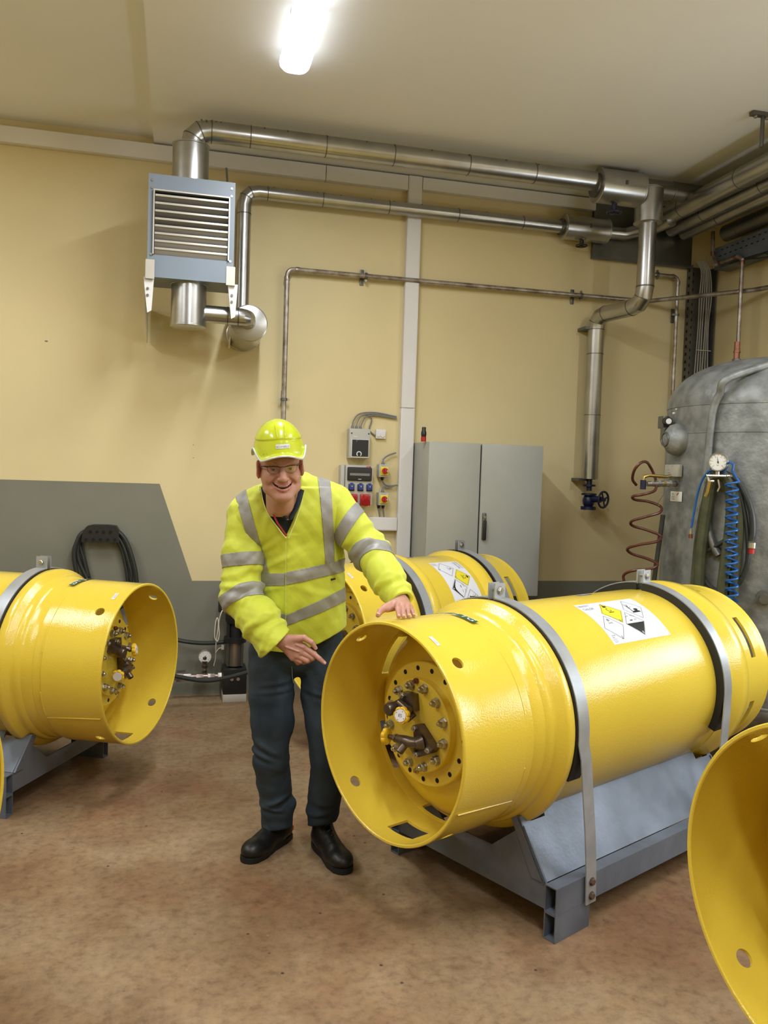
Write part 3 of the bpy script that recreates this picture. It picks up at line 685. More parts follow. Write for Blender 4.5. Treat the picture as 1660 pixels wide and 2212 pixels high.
def can(par, p, d, r, L_, n=36, name='insulation_box'):
    # drum shaped cladding box with folded rims
    d = Vector(d).normalized(); o = G().lathe([(0, 0.001), (0, r-0.004), (0.002, r), (0.004, r+0.004), (0.012, r+0.004), (0.014, r), (L_-0.014, r), (L_-0.012, r+0.004), (L_-0.004, r+0.004), (L_-0.002, r), (L_, r-0.004), (L_, 0.001)], p, d, n).build(name, 'stain', par, angle=28)
    g = G(); u, v, _ = g.frame(d); g.box(Vector(p)+d*(L_/2)+u*(r+0.002), (0.014, 0.014, 0.03)); g.build('latch', 'seam', o); return o
def rivets(par, pts, r=0.006):
    g = G()
    for p in pts: g.ball(p, r, 6)
    o = g.build('rivets', 'clamp', par); o['kind'] = 'stuff'
def wheelv(par, c, d, r, mt, name='handwheel', spokes=4):
    c = Vector(c); d = Vector(d).normalized(); g = G(); u, v, _ = g.frame(d); n = 28
    g.tube([c+u*r*math.cos(2*PI*i/n)+v*r*math.sin(2*PI*i/n) for i in range(n)], r*0.14, 8, closed=True)
    for i in range(spokes): a = 2*PI*i/spokes+0.4; g.tube([c, c+u*r*math.cos(a)+v*r*math.sin(a)], r*0.10, 6)
    g.cyl(c-d*r*0.2, c+d*r*0.25, r*0.24, n=12); return g.build(name, mt, par)

YH = 5.45
# --- unit heater ---
hz1, hz0 = 3.43, 2.93
A_, B_ = PY(321, 373, 5.30), PY(504, 395, 5.30); C_, D_ = PY(318, 598, 5.30), PY(509, 616, 5.30)
hx0, hx1, hzt, hzb = (A_.x+C_.x)/2, (B_.x+D_.x)/2, (A_.z+B_.z)/2, (C_.z+D_.z)/2+0.005
t = thing('unit_heater', 'blue-grey wall heater with louvred front between two stainless ducts', 'heater', ((hx0+hx1)/2, 5.45, hzb))
yf = 5.30; W_ = hx1-hx0; H_ = hzt-hzb; bw = 0.030; tp = 0.095; bt = 0.135
g = G()   # folded casing with an open front
g.box((hx0+bw/2, yf+0.15, (hzt+hzb)/2), (bw, 0.30, H_)); g.box((hx1-bw/2, yf+0.15, (hzt+hzb)/2), (bw, 0.30, H_))
g.box(((hx0+hx1)/2, yf+0.15, hzt-tp/2), (W_-2*bw, 0.30, tp)); g.box(((hx0+hx1)/2, yf+0.15, hzb+bt/2), (W_-2*bw, 0.30, bt)); g.box(((hx0+hx1)/2, yf+0.29, (hzt+hzb)/2), (W_-2*bw, 0.02, H_-tp-bt))
cas = g.build('casing', 'bluegrey', t)
fz0, fz1 = hzb+bt, hzt-tp; fx0, fx1 = hx0+bw, hx1-bw
g = G(); g.box(((fx0+fx1)/2, yf+0.11, (fz0+fz1)/2), (fx1-fx0, 0.02, fz1-fz0)); coil = g.build('coil', 'black', t)
for i in range(15):
    x = fx0+0.02+i*(fx1-fx0-0.04)/14; G().box((x, yf+0.097, (fz0+fz1)/2), (0.003, 0.006, fz1-fz0-0.01)).build('coil_fin', 'cable', coil)
fr = G(); fr.box((fx0+0.004, yf-0.004, (fz0+fz1)/2), (0.008, 0.03, fz1-fz0)); fr.box((fx1-0.004, yf-0.004, (fz0+fz1)/2), (0.008, 0.03, fz1-fz0)); fr.box(((fx0+fx1)/2, yf-0.004, fz1-0.004), (fx1-fx0-0.016, 0.03, 0.008)); fr.build('louvre_frame', 'alu', t)
nz = 8; pitch = (fz1-fz0-0.02)/nz
for i in range(nz):
    z = fz1-0.045-i*pitch; a = math.radians((38, 38, 36, 34, 50, 55, 58, 62)[i]); w_ = 0.046
    g = G().bbox(((fx0+fx1)/2, yf+0.004, z-0.004), (fx1-fx0-0.022, w_, 0.004), 0.0015, R=Matrix.Rotation(-a, 3, 'X'))
    sl = g.build('louvre_slat', 'alud', t); e = Vector((0, -w_/2*math.cos(a), w_/2*math.sin(a)))
    G().bbox(Vector(((fx0+fx1)/2, yf+0.003, z-0.004))+e, (fx1-fx0-0.022, 0.006, 0.013), 0.0015).build('slat_lip', 'alu', sl)
for x in (hx0+0.022, hx1-0.022):
    for z in (hzt-0.04, hzt-0.085, hzb+0.135): G().cyl((x, yf-0.006, z), (x, yf+0.002, z), 0.007, n=10).build('screw', 'chrome', t)
for s, x in ((-1, hx0-0.004), (1, hx1+0.004)):
    g = G(); g.box((x-s*0.022, yf-0.005, hzb+0.045), (0.052, 0.006, 0.115)); g.box((x+s*0.004, yf+0.03, hzb+0.045), (0.005, 0.07, 0.115)); g.build('corner_bracket', 'alu', t)
    g = G(); x2 = x-s*0.01
    g.prism([(0, 0), (0.062, 0), (0.05, -0.20), (0.025, -0.215)], (x2-0.026, yf+0.02, hzb+0.0), (1, 0, 0), (0, 0, 1), 0.006)
    g.prism([(0, 0), (0.5, 0), (0.76, -0.05), (0.76, -0.28), (0.70, -0.30)], (x2+s*0.028, yf+0.02, hzb+0.0), (0, 1, 0), (0, 0, 1), 0.006)
    ar = g.build('wall_bracket_arm', 'whitetrim', t)
    for z in (-0.07, -0.11): G().cyl((x2+0.0, yf+0.006, hzb+z), (x2+0.0, yf+0.016, hzb+z), 0.008, n=8).build('bolt', 'clamp', ar)
g = G().tube(smooth_path([(0.33, 5.75, hzt-0.02), (0.31, 5.9, hzt+0.05), (0.29, 6.05, 3.77)]), 0.008, 8); g.build('supply_cable', 'cable', t)

# --- upper insulated duct: box on the heater, elbow, long run, valve box ---
a = PY(545, 300, YH); b = PY(1275, 387, YH); zc = (a.z+b.z)/2
c0, c1 = PY(413, 309, YH), PY(413, 377, YH); xc = c0.x; zc = min(zc, ZC-0.075)
t = thing('insulated_pipe', 'upper stainless-clad pipe from the heater along under the ceiling', 'pipe', (xc, YH, zc))
zt = zc-0.115
can(t, (xc, YH, hzt-0.005), (0, 0, 1), 0.112, zt-hzt+0.02)
e = elbow_pts((xc, YH, zt-0.1), (xc, YH, zc), (xc+1, YH, zc), 0.125, 3)
xr = PY(1290, 390, YH).x; xr2 = PY(1384, 400, YH).x; rp = 0.067
o = sleeve(t, [(xc, YH, zt-0.02)]+e+[(xr+0.02, YH, zc)], rp)
for q, d in ((e[1], e[2]-e[0]), (e[2], e[3]-e[1]), (e[3], Vector((1, 0, 0)))): collar(o, q, d, rp*1.02, pr=0.003, h=0.008)
for px in (540, 703, 850, 1012, 1155): collar(o, (PY(px, 340, YH).x, YH, zc), (1, 0, 0), rp)
rivets(o, [(xc+0.06+0.03*i, YH-rp*0.72-0.001, zc-0.0+0.045-0.0*i) for i in range(5)]+[(PY(px, 300, YH).x, YH-0.052, zc+0.046) for px in (570, 620, 705, 790, 850, 930, 1010, 1090, 1160)])
zv = zc-0.055
vb = can(t, (xr, YH, zv+0.03), (1, 0, 0), 0.118, xr2-xr)
G().cyl((xr-0.02, YH, zv+0.03), (xr+0.003, YH, zv+0.03), 0.085, n=28).build('end_collar', 'seam', vb)
xw = PY(1328, 435, YH).x
G().cyl((xw, YH, zv-0.07), (xw, YH, zv-0.13), 0.02, n=12).build('valve_spindle', 'bluevalve', t); wheelv(t, (xw, YH, zv-0.145), (0, 0, 1), 0.048, 'bluevalve')
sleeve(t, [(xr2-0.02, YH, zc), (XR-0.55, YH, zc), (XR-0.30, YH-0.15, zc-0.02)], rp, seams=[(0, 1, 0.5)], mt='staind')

# --- drop pipe with box, offset and blue valve ---
p1, p2 = PY(1400, 416, YH), PY(1399, 484, YH); xd = PY(1397, 560, YH).x+0.0
t = thing('insulated_drop_pipe', 'stainless-clad pipe dropping from the ceiling corner with an offset and blue valve', 'pipe', (xd, YH, 2.0))
can(t, (xd, YH, p2.z), (0, 0, 1), 0.100, p1.z-p2.z+0.03)
zE = PY(1393, 658, YH).z; q1 = PY(1290, 688, 5.96); xd2 = PY(1282, 860, 5.96).x; r = 0.063
e1 = elbow_pts((xd, YH, zE+1), (xd, YH, zE), (xd2, 5.96, q1.z+0.02), 0.13, 3); e2 = elbow_pts((xd, YH, zE), (xd2, 5.96, q1.z+0.02), (xd2, 5.96, 1), 0.11, 3)
zb = PY(1278, 1033, 5.96).z
o = sleeve(t, [(xd, YH, p2.z+0.01)]+e1+e2+[(xd2, 5.96, zb)], r)
for q, d in ((e1[0], (0, 0, 1)), (e1[1], e1[2]-e1[0]), (e1[3], e1[3]-e1[2]), (e2[0], e2[1]-e2[0]), (e2[2], e2[3]-e2[1]), (e2[3], (0, 0, 1)), ((xd2, 5.96, PY(1284, 765, 5.96).z), (0, 0, 1)), ((xd2, 5.96, PY(1283, 897, 5.96).z), (0, 0, 1)), ((xd, YH, PY(1390, 620, YH).z), (0, 0, 1))): collar(o, q, d, r, pr=0.003, h=0.008)
can(t, (xd2, 5.96, zb-0.01), (0, 0, 1), 0.060, 0.03, name='end_cap')
g = G(); g.cyl((xd2, 5.96, zb), (xd2, 5.96, zb-0.10), 0.022, n=14); g.cyl((xd2, 5.96, zb-0.05), (xd2, 5.96, zb-0.065), 0.05, n=20); g.cyl((xd2, 5.96, zb-0.12), (xd2, 5.96, zb-0.135), 0.06, n=20)
g.ball((xd2, 5.96, zb-0.18), (0.048, 0.048, 0.06), 16); g.cyl((xd2, 5.96, zb-0.225), (xd2, 5.96, zb-0.25), 0.06, n=20); g.cyl((xd2, 5.96, zb-0.16), (xd2+0.05, 5.86, zb-0.165), 0.03, 0.024, n=14)
g.build('valve', 'bluevalve', t); wheelv(t, (xd2+0.062, 5.84, zb-0.165), (0.4, -0.9, -0.05), 0.062, 'bluevalve')
for z in (PY(1275, 710, 6).z, PY(1260, 1036, 6).z): G().box((xd2-0.045, 6.03, z), (0.09, 0.13, 0.022)).build('wall_clip', 'clamp', t)

# --- lower insulated pipe: box under the heater, side branch, wall box, riser, run, valve box ---
t = thing('insulated_pipe', 'lower stainless-clad pipe from beneath the heater up and along the wall', 'pipe', (xc, YH, 2.7))
b0, b1 = PY(409, 612, YH), PY(409, 708, YH)
can(t, (b0.x, YH, b1.z), (0, 0, 1), 0.110, hzb-b1.z+0.01)
zs = PY(470, 680, YH).z; xw0 = PY(527, 560, 6.0).x
xe = PY(535, 682, 5.5).x
o = sleeve(t, [(b0.x+0.08, YH, zs)]+elbow_pts((b0.x, YH, zs), (xe, YH+0.01, zs), (xe+0.01, 6, zs), 0.075, 4)+[(xe+0.01, 5.62, zs)], 0.055)
collar(o, (PY(492, 680, YH).x, YH, zs), (1, 0, 0), 0.055); collar(o, (PY(515, 682, YH).x, YH, zs), (1, 0, 0), 0.055)
can(t, (xe+0.02, 5.60, zs-0.012), (0, 1, 0), 0.118, 0.49)
yl = 6.0; zl0 = PY(565, 418, yl).z; zl1 = PY(1215, 489, yl).z; zl = (zl0+zl1)/2; rl = 0.048; xv = PY(526, 550, yl).x
e = elbow_pts((xv, yl, zl-1), (xv, yl, zl), (xv+1, yl, zl), 0.10, 3)
xe2 = PY(1216, 489, yl).x; xe3 = PY(1311, 489, yl).x
o = sleeve(t, [(xv, yl, zs+0.05)]+e+[(xe2+0.02, yl, zl)], rl)
for q, d in ((e[0]-Vector((0, 0, 0.06)), (0, 0, 1)), (e[1], e[2]-e[0]), (e[2], e[3]-e[1]), (e[3]+Vector((0.06, 0, 0)), (1, 0, 0))): collar(o, q, d, rl, pr=0.003, h=0.008)
for px in (697, 840, 990, 1130): collar(o, (PY(px, 450, yl).x, yl, zl), (1, 0, 0), rl)
rivets(o, [(PY(px, 440, yl).x, yl-0.03, zl+0.036) for px in (590, 640, 685, 700, 735, 800, 850, 910, 990, 1050, 1130)])
vb = can(t, (xe2, yl-0.01, zl), (1, 0, 0), 0.092, xe3-xe2)
G().cyl((xe2-0.02, yl, zl), (xe2+0.003, yl, zl), 0.062, n=28).build('end_collar', 'seam', vb)
xw = PY(1256, 520, yl).x
G().cyl((xw, yl-0.01, zl-0.08), (xw, yl-0.01, zl-0.12), 0.016, n=12).build('valve_spindle', 'black', t); wheelv(t, (xw, yl-0.01, zl-0.13), (0, 0, 1), 0.042, 'black')
sleeve(t, [(xe3-0.02, yl, zl), (xe3+0.16, yl, zl), (xe3+0.24, yl-0.04, zl+0.02), (3.60, yl-0.14, zl+0.04), (3.62, yl-0.3, zl+0.045)], rl, mt='stain')

# --- sheet metal boxing in the corner ---
t = thing('duct_cover_sheet', 'dark folded steel sheet behind the pipes in the upper right corner', 'panel', (3.6, 6.08, 3.6))
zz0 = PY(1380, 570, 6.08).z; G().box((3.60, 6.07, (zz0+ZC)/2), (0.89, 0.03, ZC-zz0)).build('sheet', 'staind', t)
G().box((3.60, 6.052, zz0+0.006), (0.89, 0.012, 0.012)).build('folded_edge', 'clamp', t)
# --- header pipes along the right wall ---
lab_ = ['topmost', 'second', 'third', 'lowest']
for i, (px, X, r) in enumerate((((1660, 355), 3.62, 0.070), ((1660, 395), 3.80, 0.058), ((1660, 422), 3.93, 0.050), ((1660, 466), 4.12, 0.064))):
    q = PX(*px, X)
    t = thing('header_pipe', f'{lab_[i]} of the four dull steel clad pipes running along the right wall', 'pipe', (X, 4.0, q.z), group='clad pipes along the right wall')
    ye = (5.84, 5.98, 6.0, 5.72)[i]
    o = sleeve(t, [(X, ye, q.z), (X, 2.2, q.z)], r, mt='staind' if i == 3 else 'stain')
    for y in (5.55, 4.9, 4.1, 3.3): collar(o, (X, y, q.z), (0, 1, 0), r, pr=0.003, h=0.008)
# --- thin steel service pipe around the back wall ---
def clampf(par, p, d, r, wall=(0, 1, 0), plate=True, side=0.06):
    p = Vector(p); d = Vector(d).normalized(); w_ = Vector(wall); u = d.cross(w_).normalized()
    o = G().lathe([(-0.009, r+0.001), (-0.009, r+0.008), (0.009, r+0.008), (0.009, r+0.001)], p, d, 18, closed=True).build('pipe_clamp', 'clamp', par)
    g = G(); g.cyl(p-u*(r+0.018)-w_*0.004, p-u*(r+0.018)+w_*0.004, 0.007, n=8); g.cyl(p+u*(r+0.018)-w_*0.004, p+u*(r+0.018)+w_*0.004, 0.007, n=8)
    g.box(p-u*(r+0.012), (0.016, 0.01, 0.016)); g.box(p+u*(r+0.012), (0.016, 0.01, 0.016)); g.build('clamp_screw', 'chrome', o)
    if plate:
        q = p-d*side; yw = YB-0.006 if wall[1] else XR-0.006
        g = G()
        if wall[1]: g.bbox((q.x, yw, q.z), ((0.03 if abs(d.x) > .5 else 0.03), 0.010, 0.115), 0.004); g.box((q.x+d.x*side*0.5, (p.y+yw)/2+0.02, q.z+d.z*side*0.5), (max(abs(d.x)*side, 0.012), 0.012, max(abs(d.z)*side, 0.012)))
        g.build('clamp_plate', 'clamp', o)
t = thing('service_pipe', 'thin brown steel pipe rising behind the man and crossing the back wall', 'pipe', (0.75, 6.04, 2.0))
ys = 6.04; r = 0.0175
xa = PY(618, 700, ys).x; za = PY(640, 584, ys).z; zb_ = PY(1240, 637, ys).z; zm = (za+zb_)/2
pk = PY(1395, 650, ys); e = elbow_pts((xa, ys, zm-1), (xa, ys, zm), (xa+1, ys, zm), 0.055, 5)
q2 = PX(1655, 619, 4.22)
pts = [(xa, ys, 1.0)]+e+[(pk.x-0.02, ys, zm+0.005)]+[(pk.x+0.04, ys-0.02, zm+0.008)]+[(4.16, 5.42, zm+0.012)]+[(4.2, 5.30, zm+0.012)]+[(4.2, 3.0, zm+0.012)]
o = sleeve(t, pts, r, name='pipe', mt='brownpipe', n=14)
for q, d in ((e[0]-Vector((0, 0, 0.012)), (0, 0, 1)), (e[-1]+Vector((0.02, 0, 0)), (1, 0, 0)), ((4.10, 5.49, zm+0.012), (0.6, -0.8, 0))): collar(o, q, d, r, 'brownpipe', h=0.03, pr=0.005, n=16)
clampf(t, (PY(791, 600, ys).x, ys, zm), (1, 0, 0), r, side=0.02); clampf(t, (PY(1256, 636, ys).x, ys, zm), (1, 0, 0), r, side=0.05); clampf(t, (xa, ys, PY(617, 863, ys).z), (0, 0, 1), r, side=-0.01)
# --- short pipe down to the vessel, on the back wall near the corner ---
t = thing('service_pipe', 'thin copper-brown pipe on the back wall left of the cable ladder', 'pipe', (3.95, 6.04, 2.5))
a = PY(1416, 593, ys); b = PY(1465, 600, ys); xb = PY(1460, 720, ys).x; r = 0.014
e = elbow_pts((a.x, ys, a.z), (xb, ys, a.z), (xb, ys, 1), 0.05, 4)
o = sleeve(t, [(a.x-0.02, ys, a.z)]+e+[(xb, ys, 1.2)], r, name='pipe', mt='brownpipe', n=12)
collar(o, e[0], (1, 0, 0), r, 'brownpipe', h=0.025, n=14); collar(o, e[-1], (0, 0, 1), r, 'brownpipe', h=0.03, n=14)
clampf(t, (a.x+0.02, ys, a.z), (1, 0, 0), r, side=0.05); clampf(t, (xb, ys, PY(1460, 680, ys).z), (0, 0, 1), r, side=-0.0)
# --- pipe on the right wall above the vessel ---
t = thing('service_pipe', 'thin copper-brown pipe on the right wall dropping to the vessel', 'pipe', (4.18, 5.6, 2.9))
X1 = 4.07; p0 = PX(1541, 500, X1); p1 = PX(1541, 548, X1); p2 = PX(1556, 568, X1); p3 = PX(1604, 575, X1); p4 = PX(1605, 780, X1)
pts = [p0, p1]+[Vector((X1, p1.y-0.05, p2.z)), Vector((X1, p3.y+0.05, p2.z-0.0))]+[Vector((X1, p3.y, p2.z-0.04)), Vector((X1, p3.y, p4.z-0.1))]
o = sleeve(t, pts, 0.015, name='pipe', mt='brownpipe', n=12)
for q, d in ((pts[1], (0, 0, 1)), (pts[2]+Vector((0, -0.05, 0)), (0, 1, 0)), (pts[3]+Vector((0, 0.03, 0)), (0, 1, 0)), (pts[4]-Vector((0, 0, 0.02)), (0, 0, 1))): collar(o, q, d, 0.015, 'copper', h=0.03, n=14)
# --- vertical cable ladder in the corner with its cables ---
t = thing('cable_tray', 'vertical perforated cable tray full of grey cables in the room corner', 'tray', (4.1, 6.0, 2.5))
lx0, lx1 = PY(1487, 700, 6.05).x, PY(1538, 700, 6.05).x; ztop = PY(1500, 575, 6.05).z
g = G(); g.box(((lx0+lx1)/2, 6.09, (ztop+1.6)/2), (lx1-lx0, 0.006, ztop-1.6)); g.box((lx0, 6.055, (ztop+1.6)/2), (0.004, 0.075, ztop-1.6)); g.box((lx1, 6.055, (ztop+1.6)/2), (0.004, 0.075, ztop-1.6)); g.build('tray_channel', 'clamp', t)
g = G()
z = 1.7
while z < ztop-0.03:
    for x in (lx0+0.02, lx0+0.05): g.box((x, 6.085, z), (0.008, 0.006, 0.022))
    for xx in (0,): g.box((lx0-0.003, 6.06, z+0.02), (0.004, 0.016, 0.024))
    z += 0.062
o = g.build('perforations', 'hole', t); o['kind'] = 'stuff'
for k in range(6):
    x = lx0+0.085+k*0.022; x2 = x+0.0; off = rnd.uniform(-0.01, 0.01)
    pts = smooth_path([(lx0+0.02+k*0.008, 6.0-0.01*k, ztop+0.03), (lx0+0.06+k*0.012, 5.99-0.006*k, ztop-0.06), (x, 6.035, ztop-0.25), (x+off, 6.045, ztop-0.5), (x-off, 6.045, 2.4), (x, 6.045, 1.6)], 6)
    G().tube(pts, rnd.uniform(0.004, 0.0065), 7).build('cable', 'cablelight', t)
G().box((lx0+0.15, 6.035, 2.75), (0.13, 0.004, 0.006)).build('cable_tie', 'wcable', t)
# --- horizontal cable tray high on the right wall ---
t = thing('cable_tray', 'horizontal perforated cable tray high on the right wall', 'tray', (4.15, 4.5, 3.4))
qa = PX(1660, 491, 4.12); qb = PX(1660, 541, 4.12); za_, zb_ = qa.z, qb.z
g = G(); g.box((4.12, 4.2, (za_+zb_)/2), (0.004, 3.3, za_-zb_)); g.box((4.19, 4.2, zb_), (0.14, 3.3, 0.004)); g.build('tray_channel', 'galv', t)
g = G(); y = 2.6
while y < 5.82:
    for k, z in enumerate((za_-0.03, za_-0.075)): g.box((4.1185, y+0.02*k, z), (0.005, 0.024, 0.008))
    y += 0.062
o = g.build('perforations', 'hole', t); o['kind'] = 'stuff'
for k, y in enumerate((5.05, 3.9)): 
    g = G(); g.prism([(0, 0), (0.1, 0), (0.1, -0.09), (0.06, -0.09)], (4.13, y, zb_), (1, 0, 0), (0, 0, 1), 0.05); g.build('tray_bracket', 'galv_dark', t)
for k in range(5):
    z = zb_-0.01-0.006*k; pts = smooth_path([(4.15+0.01*k, 5.9, zb_+0.02), (4.11, 5.5-0.1*k, zb_-0.02+0.02*rnd.random()), (4.13, 5.2, zb_-0.045*rnd.random()), (4.11, 4.9, zb_+0.01), (4.14, 4.0, zb_+0.01), (4.15, 2.8, zb_+0.01)], 5)
    G().tube(pts, 0.007, 6).build('cable', 'blackhose', t)
# --- ceiling bracket with drop rod ---
q = PZ(1643, 245, ZC-0.006)
t = thing('ceiling_bracket', 'dark steel channel on the ceiling with a rod hanging down', 'bracket', (q.x, q.y, ZC))
G().box((q.x+0.15, q.y, ZC-0.012), (0.42, 0.04, 0.022)).build('channel', 'clamp', t)
G().cyl((q.x+0.02, q.y, ZC-0.02), (q.x+0.02, q.y, PY(1647, 318, q.y).z), 0.012, n=12).build('rod', 'clamp', t)
for dx in (-0.03, 0.05): G().hexnut((q.x+dx, q.y, ZC-0.023), (0, 0, -1), 0.014, 0.012).build('nut', 'chrome', t)

# =================== CABINET AND WALL BOXES ===================
cx0, cx1, cz0, cz1, cyf = 1.742, 2.628, 0.775, 1.892, 5.68
t = thing('switch_cabinet', 'large grey two-door steel cabinet on the wall behind the drums', 'cabinet', ((cx0+cx1)/2, (cyf+YB)/2, cz0))
G().bbox(((cx0+cx1)/2, (cyf+0.02+YB)/2, (cz0+cz1)/2), (cx1-cx0, YB-cyf-0.02, cz1-cz0), 0.006).build('body', 'cabinet', t)
G().box(((cx0+cx1)/2, cyf+0.018, (cz0+cz1)/2), (cx1-cx0-0.02, 0.008, cz1-cz0-0.02)).build('gasket', 'cabedge', t)
xm = PY(1037, 1060, cyf).x
d1 = G().bbox(((cx0+xm-0.005)/2, cyf+0.004, (cz0+cz1)/2), (xm-0.005-cx0, 0.020, cz1-cz0), 0.006).build('door', 'cabinet', t)
d2 = G().bbox(((cx1+xm+0.005)/2, cyf+0.004, (cz0+cz1)/2), (cx1-xm-0.005, 0.020, cz1-cz0), 0.006).build('door', 'cabinet', t)
ha, hb = PY(1046, 1108, cyf), PY(1043, 1166, cyf)
g = G(); g.bbox((ha.x, cyf-0.010, (ha.z+hb.z)/2), (0.030, 0.012, ha.z-hb.z), 0.008); hd = g.build('handle_plate', 'clamp', d2)
G().bbox((ha.x+0.002, cyf-0.024, hb.z+0.072), (0.022, 0.018, 0.145), 0.006).build('handle', 'black', d2)
G().cyl((ha.x, cyf-0.014, ha.z-0.03), (ha.x, cyf-0.022, ha.z-0.03), 0.010, n=14).build('lock', 'chrome', d2)
q = PY(919, 947, 5.72)
t = thing('cable_plug', 'black and red plug standing on top of the grey cabinet', 'plug', (q.x, 5.76, cz1))
G().cyl((q.x, 5.76, cz1), (q.x, 5.76, cz1+0.035), 0.019, n=18).build('red_ring', 'red', t)
G().lathe([(0.035, 0.001), (0.035, 0.017), (0.05, 0.020), (0.07, 0.019), (0.078, 0.015), (0.10, 0.015), (0.105, 0.013), (0.105, 0.001)], (q.x, 5.76, cz1), (0, 0, 1), 18).build('plug_body', 'black', t)

def gland(par, p, d, r=0.010, mt='cable'):
    p = Vector(p); d = Vector(d); G().hexnut(p, d, r, 0.012).lathe([(0.012, r*0.9), (0.022, r*0.75), (0.026, r*0.5)], p, d, 12).build('cable_gland', mt, par)
def wallbox(name, label, cat, tl, br, dep, mt='boxgrey', group=None):
    a, b = PY(*tl, YB-dep), PY(*br, YB-dep); t = thing(name, label, cat, ((a.x+b.x)/2, YB-dep/2, b.z), group=group)
    G().bbox(((a.x+b.x)/2, YB-dep/2, (a.z+b.z)/2), (b.x-a.x, dep-0.002, a.z-b.z), 0.005).build('enclosure', mt, t); return t, a, b
# speed controller
t, a, b = wallbox('fan_controller', 'grey box with black front and white dial arc, upper wall box', 'controller', (756, 925), (799, 991), 0.10)
cx_, yf = (a.x+b.x)/2, YB-0.10; hh = a.z-b.z; ww = b.x-a.x
G().bbox((cx_+0.002, yf-0.004, b.z+hh*0.33), (ww*0.86, 0.010, hh*0.62), 0.003).build('front_frame', 'whitetrim', t)
fp = G().box((cx_+0.002, yf-0.011, b.z+hh*0.345), (ww*0.78, 0.006, hh*0.56)).build('front_panel', 'black', t)
g = G(); k = 14; c_ = Vector((cx_-0.006, yf-0.0145, b.z+hh*0.15)); r1, r0_ = 0.020, 0.013
arc = [math.radians(-55+290*i/k) for i in range(k+1)]
vs = [c_+Vector((r*math.cos(a_), 0, r*math.sin(a_))) for a_ in arc for r in (r0_, r1)]
g.add(vs, [(2*i, 2*i+1, 2*i+3, 2*i+2) for i in range(k)])
for dx, dz in ((-0.02, 0.13), (-0.008, 0.13), (-0.02, 0.118)): g.box(c_+Vector((dx, 0, dz*0.8)), (0.003, 0.001, 0.003))
g.box(c_+Vector((-0.03, 0, 0.125)), (0.03, 0.001, 0.003)); g.build('dial_marks', 'white', fp)
G().cyl((cx_-0.006, yf-0.014, c_.z), (cx_-0.006, yf-0.024, c_.z), 0.010, n=16).build('knob', 'black', t)
for dx in (-ww*0.40, ww*0.42): G().cyl((cx_+dx, yf-0.001, a.z-0.035), (cx_+dx, yf-0.003, a.z-0.035), 0.005, n=10).build('screw_hole', 'hole', t)
gx = [cx_-0.05, cx_-0.02, cx_+0.012]
tt = PY(834, 917, YB-0.02)
for i, x in enumerate(gx):
    gland(t, (x, YB-0.05, a.z-0.001), (0, 0, 1), 0.012)
    e_ = PY(858, 900+i*2, YB-0.03)
    pts = smooth_path([(x, YB-0.05, a.z+0.015), (x+0.01+0.005*i, YB-0.04, a.z+0.06), (x+0.06-0.005*i, YB-0.02, a.z+0.115-0.010*i), (cx_+0.13, YB-0.02, a.z+0.130-0.010*i), (e_.x, YB-0.02, e_.z)], 6)
    G().tube(pts, 0.0055 if i != 1 else 0.0045, 8).build('cable', 'cable', t)
tb, a2, b2 = wallbox('thermostat', 'small white square room thermostat beside the controller', 'thermostat', (813, 927), (834, 948), 0.03, 'whitetrim')
G().cyl(((a2.x+b2.x)/2+0.012, YB-0.0285, b2.z+0.03), ((a2.x+b2.x)/2+0.012, YB-0.036, b2.z+0.03), 0.019, n=24).build('dial', 'whitetrim', tb)
G().box(((a2.x+b2.x)/2-0.02, YB-0.0305, b2.z+0.012), (0.02, 0.001, 0.003)).build('name_print', 'inkgrey', tb)
pts = smooth_path([(cx_+0.07, YB-0.02, a.z+0.118), (cx_+0.105, YB-0.015, a.z+0.08), (cx_+0.09, YB-0.012, a.z+0.0), (a2.x+0.0, YB-0.012, (a2.z+b2.z)/2-0.015)], 6); G().tube(pts, 0.005, 8).build('cable', 'cable', tb)
# socket distribution unit
t, a, b = wallbox('socket_unit', 'grey socket box with smoked window, blue and red outlets, beside the man\'s shoulder', 'sockets', (748, 1004), (804, 1091), 0.11)
yf = YB-0.11; x0_, x1_ = a.x, b.x; xm_ = (x0_+x1_)/2
w_ = G(); w_.bbox((xm_, yf-0.006, a.z-0.065), (0.185, 0.022, 0.10), 0.010, seg=3); win = w_.build('breaker_window', 'black', t)
G().box((xm_, yf-0.0175, a.z-0.068), (0.15, 0.001, 0.018)).build('breaker_row', 'cable', win); G().box((xm_, yf-0.0178, a.z-0.103), (0.024, 0.002, 0.004)).build('latch', 'whitetrim', win)
for i in range(3):
    x = x0_+0.045+i*0.068; z = a.z-0.165
    o = G().bbox((x, yf-0.004, z), (0.046, 0.016, 0.052), 0.006).build('blue_socket', 'black', t)
    G().bbox((x, yf-0.016, z+0.002), (0.038, 0.016, 0.042), 0.007).bbox((x, yf-0.012, z+0.028), (0.022, 0.012, 0.012), 0.003).build('socket_flap', 'blue', o)
    G().cyl((x, yf-0.024, z+0.008), (x, yf-0.026, z+0.008), 0.004, n=8).build('indicator', 'labyel', o)
for x in (x0_+0.055, x1_-0.055):
    z = a.z-0.255; o = G().bbox((x, yf-0.006, z), (0.078, 0.02, 0.085), 0.006).build('red_socket', 'red', t)
    g = G(); g.cyl((x, yf-0.01, z-0.002), (x, yf-0.045, z-0.018), 0.033, 0.031, n=24); g.bbox((x, yf-0.030, z+0.025), (0.03, 0.02, 0.02), 0.004); fl = g.build('socket_cap', 'red', o)
    for dx in (-0.03, 0.03): G().cyl((x+dx, yf-0.016, z+0.034), (x+dx, yf-0.019, z+0.034), 0.004, n=8).build('screw', 'chrome', o)
